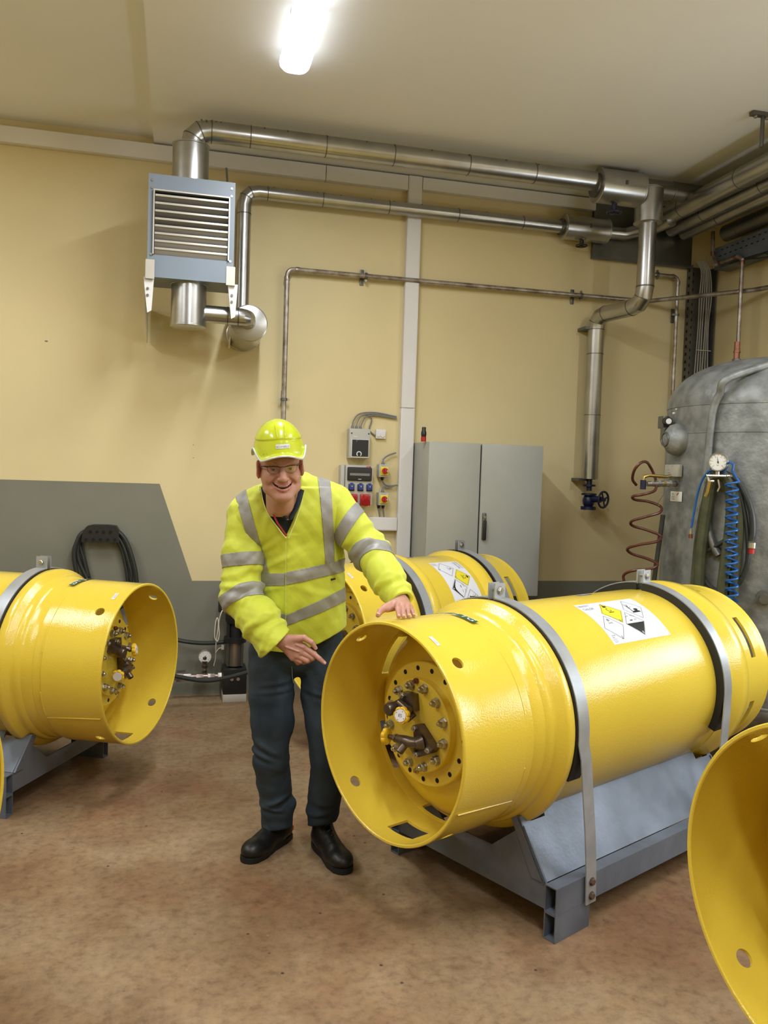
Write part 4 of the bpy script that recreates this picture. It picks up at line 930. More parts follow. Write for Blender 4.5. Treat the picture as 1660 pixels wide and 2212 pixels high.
g = G(); g.box((x1_-0.035, yf-0.002, a.z-0.012), (0.034, 0.002, 0.014), mi=0); put_text(g, 'PCE', 0.012, (x1_-0.049, yf-0.0035, a.z-0.0165), (1, 0, 0), (0, 0, 1), 1); g.build('maker_sticker', ['red', 'white'], t, fix=False)
G().bbox((x0_-0.018, YB-0.045, (a.z+b.z)/2+0.0), (0.03, 0.085, a.z-b.z-0.005), 0.004).build('side_flange', 'boxgrey', t)
# two isolator switches
for i, (tl, br, nm) in enumerate((((820, 1003), (841, 1031), 'upper red and yellow rotary switch box beside the white trunking'), ((819, 1064), (840, 1092), 'lower red and yellow rotary switch box beside the white trunking'))):
    t, a, b = wallbox('isolator_switch', nm, 'switch', tl, br, 0.085, group='rotary isolator switches'); yf = YB-0.085; xm_, zm_ = (a.x+b.x)/2+0.001, (a.z+b.z)/2-0.002
    fp = G().bbox((xm_, yf-0.003, zm_), (0.062, 0.010, 0.064), 0.003).build('switch_plate', 'labyel', t)
    G().cyl((xm_, yf-0.008, zm_), (xm_, yf-0.018, zm_), 0.029, n=28).build('switch_collar', 'labyel', fp)
    kn = G().cyl((xm_, yf-0.018, zm_), (xm_, yf-0.030, zm_), 0.0235, 0.022, n=28).bbox((xm_, yf-0.036, zm_), (0.012, 0.016, 0.046), 0.003).build('knob', 'red', t)
    G().box((xm_+0.016, yf-0.0315, zm_), (0.005, 0.002, 0.012)).build('knob_mark', 'white', kn)
    g = G(); put_text(g, 'Pumpe %d' % (i+1), 0.011, (xm_-0.024, yf-0.002, a.z-0.0115), (1, 0, 0), (0, 0, 1)); g.build('switch_text', 'inkgrey', t, fix=False)
    gland(t, (xm_-0.002, YB-0.04, a.z-0.001), (0, 0, 1), 0.013)
    e_ = PY(856, 978 if i == 0 else 1048, YB-0.03); G().tube(smooth_path([(xm_-0.002, YB-0.04, a.z+0.02), (xm_+0.006, YB-0.035, a.z+0.045), (xm_+0.045, YB-0.03, e_.z-0.02), (e_.x, YB-0.03, e_.z)], 6), 0.006, 8).build('cable', 'cable', t)
    if i == 0:
        gland(t, (xm_-0.004, YB-0.04, b.z+0.001), (0, 0, -1), 0.013, 'black'); G().tube(smooth_path([(xm_-0.004, YB-0.04, b.z-0.02), (xm_+0.01, YB-0.035, b.z-0.045), (xm_+0.045, YB-0.03, b.z-0.065), (1.63, YB-0.03, b.z-0.058)], 6), 0.006, 8).build('cable', 'cable', t)
    else:
        for dx in (-0.028, 0.006):
            gland(t, (xm_+dx, YB-0.04, b.z+0.001), (0, 0, -1), 0.013, 'black'); G().tube(smooth_path([(xm_+dx, YB-0.04, b.z-0.02), (xm_+dx+0.008, YB-0.035, b.z-0.06), (xm_+dx+0.014, YB-0.03, 1.318)], 6), 0.006, 8).build('cable', 'cable', t)

# =================== PRESSURE VESSEL ===================
VC = Vector((3.50, 4.34, 0)); VR = 0.60
def on_vessel(x, y, off=0.0):
    # photograph point on the vessel's cylinder -> point and outward normal
    d = ray(x, y); a = d.x*d.x+d.y*d.y; b = -(d.x*VC.x+d.y*VC.y); R = VR+off; c = VC.x**2+VC.y**2-R*R
    D = b*b-a*c; t_ = (-b-math.sqrt(max(D, 0)))/a; p = Vector((d.x*t_, d.y*t_, CAMZ+d.z*t_)); n = Vector((p.x-VC.x, p.y-VC.y, 0)).normalized()
    return p, n
t = thing('pressure_vessel', 'tall grey galvanised air vessel at the right edge in front of the wall', 'tank', (VC.x, VC.y, 0))
prof = [(0.16, 0.05), (0.20, 0.3), (0.28, 0.5), (0.36, 0.585), (0.40, VR), (2.12, VR)]
prof += [(2.12+0.30*math.sin(a), VR*math.cos(a)**0.82) for a in [PI/2*i/12 for i in range(1, 12)]]+[(2.42, 0.002)]
G().lathe(prof, VC, (0, 0, 1), 72).build('shell', 'tank', t, angle=60)
for z in (0.42, 1.95, 2.11): G().lathe([(-0.008, VR-0.001), (-0.004, VR+0.003), (0.004, VR+0.003), (0.008, VR-0.001)], VC+Vector((0, 0, z)), (0, 0, 1), 72).build('weld_seam', 'tank', t)
for k in range(3): a = 0.5+k*2*PI/3; G().box(VC+Vector((0.5*math.cos(a), 0.5*math.sin(a), 0.2)), (0.08, 0.08, 0.4)).build('leg', 'tank', t)
p, n = on_vessel(1467, 950)
G().lathe([(-0.04, 0.098), (0.02, 0.096), (0.05, 0.085), (0.07, 0.062), (0.075, 0.055), (0.085, 0.048), (0.09, 0.02), (0.09, 0.001)], p, n, 36).build('inspection_boss', 'tank', t, angle=50)
G().lathe([(0.0905, 0.034), (0.094, 0.036), (0.094, 0.043), (0.089, 0.046)], p, n, 30).build('boss_ring', 'clamp', t)
p, n = on_vessel(1651, 1290); G().lathe([(-0.02, 0.04), (0.05, 0.04), (0.05, 0.025), (0.10, 0.025), (0.10, 0.001)], p, n, 20).build('drain_stub', 'clamp', t)
# lifting eye on the crown
G().lathe([(-0.012, 0.045), (-0.012, 0.085), (0.012, 0.085), (0.012, 0.045)], VC+Vector((0.10, -0.18, 2.44)), (0.3, 1, 0), 24, closed=True).build('lifting_eye', 'tank', t)
# plates
def plate(x0, y0, x1, y1, name, mt, dep):
    p, n = on_vessel((x0+x1)/2, (y0+y1)/2); a, _ = on_vessel(x0, y0); b, _ = on_vessel(x1, y1); u = Vector((0, 0, 1)).cross(n).normalized()
    w_ = abs((b-a).dot(u)); h_ = abs(b.z-a.z); R = Matrix((u, Vector((0, 0, 1)), n)).transposed()
    o = G().bbox(p+n*(dep/2+0.002), (w_, h_, dep), min(0.003, dep*0.4), R=R).build(name, mt, t); return o, p+n*(dep+0.0025), u, w_, h_
o, c, u, w_, h_ = plate(1448, 1004, 1474, 1030, 'data_plate', 'alu', 0.03)
g = G()
for i, (a, b, s) in enumerate(((-0.3, 0.3, 'CE'), (0.02, 0.3, 'PS 11'), (-0.3, 0.0, 'TS 50'), (-0.3, -0.25, 'V 1500'))): put_text(g, s, h_*0.17, c+u*a*w_+Vector((0, 0, b*h_)), u, (0, 0, 1))
g.build('plate_text', 'inkgrey', o, fix=False)
o, c, u, w_, h_ = plate(1451, 1061, 1474, 1084, 'inspection_sticker', 'dial', 0.002)
g = G(); put_text(g, 'TÜ', h_*0.30, c+u*(-w_*0.38)+Vector((0, 0, h_*0.12)), u, (0, 0, 1)); q = c+u*(w_*0.06)+Vector((0, 0, h_*0.12))
g.add([q, q+u*w_*0.05, q+u*w_*0.20+Vector((0, 0, h_*0.26)), q+u*w_*0.12+Vector((0, 0, h_*0.26)), q+u*0.001+Vector((0, 0, h_*0.12))], [(0, 1, 2, 3, 4)], 1)
put_text(g, 'GEPRÜFT', h_*0.13, c+u*(-w_*0.38)+Vector((0, 0, -h_*0.10)), u, (0, 0, 1)); put_text(g, '2.17+8', h_*0.19, c+u*(-w_*0.38)+Vector((0, 0, -h_*0.34)), u, (0, 0, 1)); g.build('sticker_print', ['ink', 'red'], o, fix=False)
# pressure switch at the left flank
p, n = on_vessel(1452, 930); u = Vector((0, 0, 1)).cross(n).normalized(); R = Matrix((u, Vector((0, 0, 1)), n)).transposed(); q = p-u*0.075+n*0.0
a = PY(1437, 912, 4.5); aa = a*1.0
g = G().bbox((a.x+0.005, 4.52, a.z+0.0), (0.045, 0.06, 0.075), 0.005).bbox((a.x+0.0, 4.50, a.z-0.075), (0.032, 0.04, 0.085), 0.004); g.build('pressure_switch', 'clamp', t)
G().cyl((a.x, 4.49, a.z+0.005), (a.x-0.012, 4.44, a.z+0.002), 0.024, n=20).build('switch_dial_rim', 'black', t); G().cyl((a.x-0.012, 4.44, a.z+0.002), (a.x-0.013, 4.437, a.z+0.002), 0.017, n=20).build('switch_dial', 'dial', t)
G().tube([(a.x, 4.5, a.z-0.11), (a.x+0.01, 4.46, a.z-0.13), (a.x+0.06, 4.42, a.z-0.13)], 0.011, 10).build('switch_pipe', 'clamp', t)
# grey overflow pipe strapped over the crown and down the front
top = [VC+Vector((0.12, -0.20, 2.47)), VC+Vector((-0.02, -0.28, 2.45)), VC+Vector((-0.15, -0.36, 2.38))]
pts = [top[0], top[1], top[2]]
for x, y in ((1578, 815), (1556, 850), (1543, 880), (1535, 930), (1530, 985), (1524, 1040), (1521, 1090)):
    q, n = on_vessel(x, y, 0.028); pts.append(q)
G().tube(smooth_path(pts, 6), 0.022, 14).build('overflow_pipe', 'tank', t)
pts = [on_vessel(x, y, 0.03)[0] for x, y in ((1521, 1090), (1527, 1130), (1535, 1160), (1545, 1185), (1554, 1200))]
G().tube(smooth_path(pts, 5), 0.023, 14).build('overflow_pipe', 'clamp', t)
# safety valve on top (copper)
q = PY(1592, 775, 4.35); q = Vector((q.x, 4.35, q.z))
G().cyl(q+Vector((0, 0, -0.09)), q, 0.022, n=14).hexnut(q+Vector((0, 0, -0.02)), (0, 0, 1), 0.026, 0.02).build('valve_base', 'clamp', t)
G().cyl(q, q+Vector((0, 0, 0.10)), 0.018, 0.017, n=16).cyl(q+Vector((0, 0, 0.035)), q+Vector((0, 0, 0.045)), 0.021, n=16).build('safety_valve', 'copper', t)
# pressure gauge
p, n = on_vessel(1552, 998, 0.12); nn = (Vector((0, 0, CAMZ))-p).normalized(); nn.z *= 0.4; nn.normalize()
gz = thing('pressure_gauge', 'round white-faced gauge on the front of the grey vessel', 'gauge', p)
G().lathe([(-0.04, 0.001), (-0.04, 0.048), (-0.03, 0.053), (0.0, 0.053), (0.004, 0.050), (0.004, 0.046), (-0.002, 0.045)], p, nn, 32).build('case', 'chrome', gz)
def dial(par, p, nn, r, ang):
    g = G(); u = Vector((0, 0, 1)).cross(nn).normalized(); v = nn.cross(u).normalized(); g.cyl(p-nn*0.003, p-nn*0.001, r, n=32, mi=0)
    for i in range(11):
        a = math.radians(225-27*i); d = u*math.cos(a)+v*math.sin(a); e = u*-math.sin(a)+v*math.cos(a); w_ = r*0.018
        g.add([p+d*r*0.80+e*w_, p+d*r*0.94+e*w_, p+d*r*0.94-e*w_, p+d*r*0.80-e*w_], [(0, 1, 2, 3)], 1)
        if i % 2 == 0: put_text(g, str(i*(2 if i < 9 else 2)), r*0.17, p+d*r*0.64-u*r*0.06-v*r*0.06, u, v, 1)
    a = math.radians(ang); d = u*math.cos(a)+v*math.sin(a); e = u*-math.sin(a)+v*math.cos(a); q = p+nn*0.001
    g.add([q+d*r*0.82, q+e*r*0.05-d*r*0.2, q-e*r*0.05-d*r*0.2], [(0, 1, 2)], 1); g.cyl(q-nn*0.001, q+nn*0.001, r*0.09, n=12, mi=1)
    put_text(g, 'bar', r*0.18, p-u*r*0.12-v*r*0.45, u, v, 1)
    return g.build('dial', ['dial', 'ink'], par, fix=False)
dial(gz, p, nn, 0.045, 100)
G().cyl(p-nn*0.02+Vector((0, 0, -0.05)), p-nn*0.02+Vector((0, 0, -0.085)), 0.012, n=12).cyl(p-nn*0.02+Vector((0, 0, -0.075)), on_vessel(1550, 1035)[0], 0.014, n=12).build('stem', 'chrome', gz)
hook = on_vessel(1557, 1030, 0.10)[0]
G().tube([on_vessel(1541, 1030, 0.0)[0], on_vessel(1541, 1030, 0.11)[0], on_vessel(1580, 1028, 0.11)[0], on_vessel(1580, 1028, 0.14)[0]], 0.007, 8).build('hose_hook', 'chrome', gz)
# hoses hung over the hook
def hose(name, label, mt, px, r, off, flat=None, group='hoses on the vessel'):
    pts = [on_vessel(x, y, off if not callable(off) else off(i))[0] for i, (x, y) in enumerate(px)]
    t = thing(name, label, 'hose', pts[0], group=group); g = G().tube(smooth_path(pts, 6), r, 10)
    return t, g.build('hose_tube', mt, t), pts
t1, _, _ = hose('flat_hose', 'olive green lay-flat hose loop left of the spiral hose', 'greenhose', [(1553, 1022), (1538, 1045), (1530, 1085), (1522, 1140), (1515, 1200), (1512, 1265)], 0.030, 0.06)
t1, _, _ = hose('flat_hose', 'narrow olive hose strand hanging at the far left of the hose bundle', 'greenhose', [(1555, 1020), (1534, 1040), (1521, 1090), (1510, 1150), (1503, 1210), (1499, 1262)], 0.018, 0.035)
t1, _, _ = hose('flat_hose', 'olive green lay-flat hose behind the blue spiral hose', 'greenhose', [(1555, 1022), (1574, 1040), (1582, 1090), (1578, 1150), (1570, 1210), (1562, 1275), (1560, 1330)], 0.032, 0.06)
t1, _, _ = hose('flat_hose', 'wide olive hose right behind the spiral, lowest of the bundle', 'greenhose', [(1557, 1020), (1585, 1040), (1596, 1090), (1597, 1150), (1592, 1210), (1585, 1290)], 0.026, 0.045)
t1, _, _ = hose('rubber_hose', 'thick dark hose loop right of the blue spiral ending in a coupling', 'blackhose', [(1560, 1020), (1590, 1035), (1612, 1070), (1625, 1110), (1627, 1150), (1624, 1168)], 0.017, 0.06)
q, n = on_vessel(1625, 1172, 0.06); G().cyl(q, q-Vector((0, 0, 0.03)), 0.022, n=12).build('coupling', 'chrome', t1); G().cyl(q-Vector((0, 0, 0.03)), q-Vector((0, 0, 0.06)), 0.016, n=12).build('red_end', 'red', t1)
t1, _, _ = hose('rubber_hose', 'dark hose hanging in a long loop from the vessel hook', 'blackhose', [(1562, 1022), (1592, 1048), (1608, 1100), (1616, 1160), (1616, 1210), (1606, 1245), (1595, 1262), (1578, 1270)], 0.013, 0.05)
t1, _, _ = hose('rubber_hose', 'dark hose running down beside the olive hose and crossing to the right', 'blackhose', [(1548, 1028), (1532, 1070), (1523, 1120), (1518, 1180), (1527, 1190), (1550, 1178), (1570, 1165), (1585, 1150)], 0.012, 0.04)
t1, _, _ = hose('rubber_hose', 'dark hose curving out behind the rear of the central drum', 'blackhose', [(1519, 1200), (1520, 1240), (1530, 1262), (1552, 1278), (1570, 1290)], 0.012, 0.04)
t1, _, _ = hose('air_line', 'straight blue air line hanging left of the olive hoses', 'bluehose', [(1572, 1008), (1562, 1020), (1538, 1016), (1522, 1030), (1511, 1055), (1503, 1090), (1497, 1125), (1494, 1140)], 0.006, 0.09)
q, n = on_vessel(1493, 1142, 0.09); G().cyl(q, q-Vector((0, 0, 0.03)), 0.008, n=10).build('coupling', 'chrome', t1); G().cyl(q-Vector((0, 0, 0.03)), q-Vector((0, 0, 0.055)), 0.012, n=10).build('brass_end', 'copper', t1)
# blue spiral
q0, n0 = on_vessel(1583, 1040, 0.12); q1, n1 = on_vessel(1583, 1300, 0.10)
t = thing('spiral_hose', 'blue coiled air hose hanging in front of the grey vessel', 'hose', q0, group='coiled air hoses')
u = Vector((0, 0, 1)).cross(n0).normalized(); pts = [on_vessel(1571, 1002, 0.12)[0], on_vessel(1578, 998, 0.13)[0], on_vessel(1585, 1004, 0.13)[0], on_vessel(1583, 1018, 0.12)[0]]
coils = 15; L_ = q0.z-q1.z; ns = coils*16
for i in range(ns):
    f = i/ns; a = 2*PI*coils*f; c = q0.lerp(q1, f)+u*(-0.006*math.sin(f*3)); rr = 0.030 if f > 0.05 else 0.034
    pts.append(c+u*rr*math.cos(a)+n0*rr*0.8*math.sin(a)+Vector((0, 0, 0)))
G().tube(pts, 0.0062, 8).build('hose_coil', 'bluehose', t)
# air blow gun on the hook
q, n = on_vessel(1552, 1040, 0.13); u = Vector((0, 0, 1)).cross(n).normalized()
t = thing('air_gun', 'small metal air blow gun hanging under the gauge', 'air gun', q)
G().tube([q+u*0.045+Vector((0, 0, 0.03)), q-u*0.06+Vector((0, 0, 0.03)), q-u*0.05-Vector((0, 0, 0.0)), q-u*0.02+Vector((0, 0, 0.0))], 0.007, 8).build('body', 'chrome', t)
G().tube([q-u*0.045+Vector((0, 0, 0.0)), q-u*0.055-Vector((0, 0, 0.06)), q-u*0.065-Vector((0, 0, 0.085))], 0.011, 8).build('grip', 'brass', t)
G().tube([q+u*0.0+Vector((0, 0, 0.01)), q+u*0.01-Vector((0, 0, 0.03)), q+u*0.0-Vector((0, 0, 0.055))], 0.005, 8).build('trigger', 'chrome', t)
# valves on the flank with brown spiral hose
A = on_vessel(1462, 1044, 0.0)[0]; YV = A.y-0.03
t = thing('air_outlet', 'brass and steel ball valve outlet on the left flank of the vessel', 'valve', A)
def pv(x, y): return PY(x, y, YV)
G().tube([A+Vector((0.03, 0.03, 0)), pv(1455, 1045), pv(1428, 1045), pv(1398, 1045)], [0.02, 0.018, 0.017, 0.015], 12).build('pipe', 'brownpipe', t)
G().cyl(A+Vector((0.02, 0.0, 0)), A+Vector((-0.005, -0.012, 0)), 0.032, n=18).build('weld_socket', 'tank', t)
for x, r in ((1448, .022), (1436, .021), (1424, .023), (1410, .018)): q = pv(x, 1045); G().hexnut(q-Vector((0.012, 0, 0)), (1, 0, 0), r, 0.02).build('fitting', 'brass' if x == 1436 else 'chrome', t)
q = pv(1390, 1048); G().cyl(q+Vector((0, 0, 0.03)), q-Vector((0, 0, 0.025)), 0.017, n=14).build('tee_valve', 'bluevalve', t)
G().tube([pv(1390, 1040), pv(1392, 1030), pv(1402, 1027), pv(1440, 1030), pv(1450, 1028)], 0.010, 10).build('bypass_pipe', 'brass', t)
G().box(pv(1432, 1031), (0.05, 0.006, 0.012)).build('valve_lever', 'red', t)
t = thing('spiral_hose', 'dark red coiled hose hanging left of the grey vessel', 'hose', pv(1395, 1040), group='coiled air hoses')
key = [(1386, 1048), (1372, 1035), (1365, 1015), (1374, 1000), (1393, 998), (1412, 1006), (1424, 1025), (1420, 1045), (1405, 1060), (1378, 1068), (1368, 1072), (1382, 1080), (1410, 1084), (1426, 1094), (1415, 1106), (1386, 1116), (1369, 1126), (1378, 1137), (1405, 1146), (1423, 1157), (1408, 1168), (1376, 1176), (1363, 1186), (1376, 1198), (1404, 1208), (1413, 1217), (1398, 1226), (1368, 1232), (1357, 1244), (1359, 1262)]
pts = [pv(x, y)+Vector((0, 0.055*math.cos(i*1.1), 0)) for i, (x, y) in enumerate(key)]
G().tube(smooth_path(pts, 6), 0.0085, 10).build('hose_coil', 'redhose', t)
t = thing('rubber_hose', 'black hose standing against the wall between red coil and vessel', 'hose', pv(1430, 1110), group='hoses on the vessel')
G().tube(smooth_path([pv(1433, 1112), pv(1428, 1150), pv(1421, 1200), pv(1413, 1260), pv(1408, 1320), Vector((pv(1404, 1380).x, YV, 0.3)), Vector((pv(1404, 1380).x-0.02, YV, 0.014)), Vector((pv(1404, 1380).x-0.12, YV+0.02, 0.014))], 5), 0.014, 10).build('hose_tube', 'blackhose', t)
t = thing('thin_wire', 'thin loose wire hanging from the vessel outlet', 'wire', pv(1430, 1060))
G().tube(smooth_path([pv(1455, 1055), pv(1440, 1062), pv(1430, 1075), pv(1420, 1090)], 5), 0.0018, 5).build('wire', 'brownpipe', t)

# =================== PUMP AND HOSES BY THE BACK WALL ===================
YP = 5.96
def pp(x, y, Y=YP): return PY(x, y, Y)
base = pp(505, 1500)
t = thing('vertical_pump', 'black and steel vertical pump on a small white plinth behind the man', 'pump', (base.x, YP, 0))
bx = base.x; fl = pp(505, 1386).z; s_ = 1.0
G().bbox((bx, YP, 0.027), (0.165, 0.2, 0.054), 0.004).build('plinth', 'plinth', t)
G().bbox((bx, YP, 0.145), (0.165, 0.19, 0.18), 0.008).build('pump_base', 'black', t)
for dx in (-0.022, 0.022): G().cyl((bx+dx, YP-0.095, 0.165), (bx+dx, YP-0.104, 0.165), 0.012, n=14).build('port_plug', 'chrome', t)
z0, z1 = 0.245, fl
G().cyl((bx, YP, z0), (bx, YP, z1), 0.060, n=32).build('pump_sleeve', 'pumpsteel', t)
G().cyl((bx, YP, z1), (bx, YP, z1+0.035), 0.08, n=32).build('head_flange', 'black', t)
for a in (0.6, 2.5, 3.9, 5.5): G().cyl((bx+0.071*math.cos(a), YP+0.071*math.sin(a), z0), (bx+0.071*math.cos(a), YP+0.071*math.sin(a), z1), 0.006, n=8).build('tie_rod', 'clamp', t)
zm0, zm1 = z1+0.035, pp(505, 1345).z
G().cyl((bx, YP, zm0), (bx, YP, zm1), 0.042, n=20).box((bx-0.05, YP, (zm0+zm1)/2), (0.02, 0.06, zm1-zm0)).box((bx+0.05, YP, (zm0+zm1)/2), (0.02, 0.06, zm1-zm0)).build('lantern', 'black', t)
zt = pp(505, 1252).z
G().lathe([(0, 0.001), (0, 0.062), (0.02, 0.072), (0.08, 0.072), (0.085, 0.080), (zt-zm1-0.06, 0.078), (zt-zm1-0.02, 0.060), (zt-zm1, 0.03), (zt-zm1, 0.001)], (bx, YP, zm1), (0, 0, 1), 32).build('motor', 'black', t)
for k in range(16): a = 2*PI*k/16; G().box((bx+0.079*math.cos(a), YP+0.079*math.sin(a), zm1+0.20), (0.012, 0.003, 0.16), R=rotz(a)).build('cooling_fin', 'black', t)
q = pp(481, 1308); G().bbox((q.x, YP-0.02, q.z), (0.06, 0.08, 0.08), 0.005).build('terminal_box', 'black', t)
G().tube(smooth_path([(q.x+0.03, YP-0.09, q.z-0.005), pp(480, 1320, 5.75), pp(473, 1345, 5.75), pp(474, 1370, 5.75), pp(470, 1385, 5.75), pp(464, 1375, 5.75), pp(466, 1345, 5.75), pp(470, 1335, 5.75), pp(472, 1350, 5.75), pp(467, 1390, 5.76), pp(466, 1420, 5.8), pp(462, 1438, 5.82)], 6), 0.004, 7).build('supply_cable', 'wcable', t)
G().tube(smooth_path([pp(466, 1410, 5.78), pp(472, 1402, 5.78), pp(478, 1399, 5.78)], 4), 0.003, 6).build('sensor_cable', 'wcable', t); G().box(pp(481, 1398, 5.78), (0.018, 0.02, 0.03)).build('sensor', 'alu', t)
z = 0.165
G().tube([(bx-0.08, YP, z), (bx-0.30, YP, z), (bx-0.52, YP, z)], 0.020, 12).build('suction_pipe', 'brownpipe', t)
for x, r, w_, mt in ((0.10, .032, .03, 'brownpipe'), (0.16, .026, .05, 'brownpipe'), (0.24, .024, .05, 'brownpipe'), (0.33, .030, .06, 'brownpipe'), (0.38, .034, .05, 'brownpipe'), (0.46, .028, .03, 'brownpipe'), (0.50, .026, .02, 'brownpipe')): G().hexnut((bx-x-w_/2, YP, z), (1, 0, 0), r, w_).build('fitting', mt, t)
G().box((bx-0.37, YP-0.01, z+0.045), (0.06, 0.012, 0.012)).build('valve_lever', 'clamp', t)
q = pp(443, 1418)
t = thing('pressure_gauge', 'round white gauge on a short stem beside the vertical pump', 'gauge', (q.x, YP, z))
G().tube([(q.x, YP, z+0.01), (q.x, YP, q.z-0.05)], 0.013, 12).build('stem', 'brownpipe', t)
for zz, r in ((z+0.03, .020), (z+0.065, .024), (z+0.095, .026), (z+0.125, .018)): G().hexnut((q.x, YP, zz), (0, 0, 1), r, 0.018).build('fitting', 'bronze', t)
nn = Vector((-0.05, -1, 0.12)).normalized()
G().lathe([(-0.03, 0.001), (-0.03, 0.045), (-0.02, 0.050), (0.0, 0.050), (0.003, 0.047), (0.003, 0.044), (-0.002, 0.043)], Vector((q.x, YP-0.01, q.z)), nn, 32).build('case', 'chrome', t)
dial(t, Vector((q.x, YP-0.01, q.z)), nn, 0.043, 232)
for i, (pts, lb) in enumerate((([(360, 1370), (383, 1382), (420, 1388), (455, 1389), (485, 1386), (510, 1380)], 'upper dark hose running along the wall behind the pump'), ([(350, 1452), (378, 1460), (420, 1468), (450, 1470), (480, 1466), (515, 1458), (535, 1452)], 'lower dark hose sagging in front of the pump base'))):
    P_ = [PY(x, y, 5.98 if i == 0 else 5.72) for x, y in pts]
    if i == 1: P_ = [Vector((P_[0].x-0.35, 5.70, 0.015)), Vector((P_[0].x-0.16, 5.71, 0.04))]+P_
    t = thing('rubber_hose', lb, 'hose', P_[2], group='hoses by the pump'); G().tube(smooth_path(P_, 5), 0.015, 10).build('hose_tube', 'blackhose', t)
# hose holder on the grey dado with its hose
hy = YB-0.10; h0, h1 = PY(176, 1133, hy), PY(258, 1172, hy); hm = (h0.x+h1.x)/2
t = thing('hose_holder', 'black plastic hose holder with holes on the grey painted wall', 'holder', (hm, hy, h1.z))
g = G(); hw = (h1.x-h0.x)/2; hh = h0.z-h1.z
poly = [(-hw, -0.0), (-hw*0.93, hh*0.62), (-hw*0.72, hh*0.90), (-hw*0.4, hh*0.98), (hw*0.4, hh*0.98), (hw*0.80, hh*0.93), (hw*0.96, hh*0.66), (hw, 0)]
g.prism(poly, (hm, hy, h1.z), (1, 0, 0), (0, 0, 1), -0.005); g.add([], [])
pr = [(x, y) for x, y in poly[1:-1]]; vs = []
for x, y in pr: vs += [(hm+x, hy, h1.z+y), (hm+x, YB-0.002, h1.z+y)]
g.add(vs, [(2*i, 2*i+2, 2*i+3, 2*i+1) for i in range(len(pr)-1)]); pl = g.build('front_plate', 'black', t)
for i in range(4): x = hm-hw*0.66+hw*0.35*i*1.0+hw*0.12; G().cyl((x, hy-0.0, h1.z+hh*0.60), (x, hy-0.0065, h1.z+hh*0.60), 0.010, n=12).build('screw_hole', 'hole', t)
for i in range(5): x = hm-hw*0.76+hw*0.38*i; G().cyl((x, hy-0.0, h1.z+hh*0.16), (x, hy-0.0065, h1.z+hh*0.16), 0.010, n=12).build('screw_hole', 'hole', t)
t = thing('garden_hose', 'dark hose coiled over the black wall holder behind the left drum', 'hose', (hm, hy, h1.z-0.3))
for k, (px, r) in enumerate((([(166, 1240), (160, 1200), (166, 1172), (180, 1150), (217, 1140), (250, 1146), (270, 1165), (284, 1200), (294, 1245), (290, 1290), (230, 1320), (175, 1290), (166, 1240)], 0.016), ([(188, 1250), (172, 1215), (168, 1185), (180, 1158), (217, 1146), (248, 1154), (266, 1178), (278, 1215), (284, 1250), (270, 1290), (225, 1305), (188, 1250)], 0.014), ([(190, 1245), (180, 1205), (172, 1172), (185, 1155), (215, 1150), (245, 1160), (262, 1185), (272, 1225), (276, 1255)], 0.012), ([(175, 1160), (180, 1190), (188, 1225), (197, 1260)], 0.009))):
    P_ = [PY(x, y, YB-0.05+0.012*(k-1)-0.0) for x, y in px]; G().tube(smooth_path(P_, 5), r, 10).build('hose_loop', 'blackhose', t)
# small wall marks
for i, (x, y, s) in enumerate(((100, 737, 0.012), (418, 961, 0.005), (418, 989, 0.005))):
    q = PY(x, y, YB-0.001); G2 = G().ball((q.x, YB-0.0, q.z), (s, 0.002, s*0.5), 8); o = G2.build('wall_chip', 'cable', None); tag(o, ['pale plaster chip on the yellow wall left of the heater', 'tiny dark screw hole on the wall above the helmet', 'tiny dark screw hole on the wall left of the helmet'][i], 'mark')
# marks on the vessel
for (x, y), w_ in (((1457, 893), 0.012), ((1462, 884), 0.007)):
    p, n = on_vessel(x, y, 0.001); o = G().ball(p, (w_, w_, w_*0.7), 8).build('paint_splash', 'whitetrim', bpy.data.objects['pressure_vessel'])

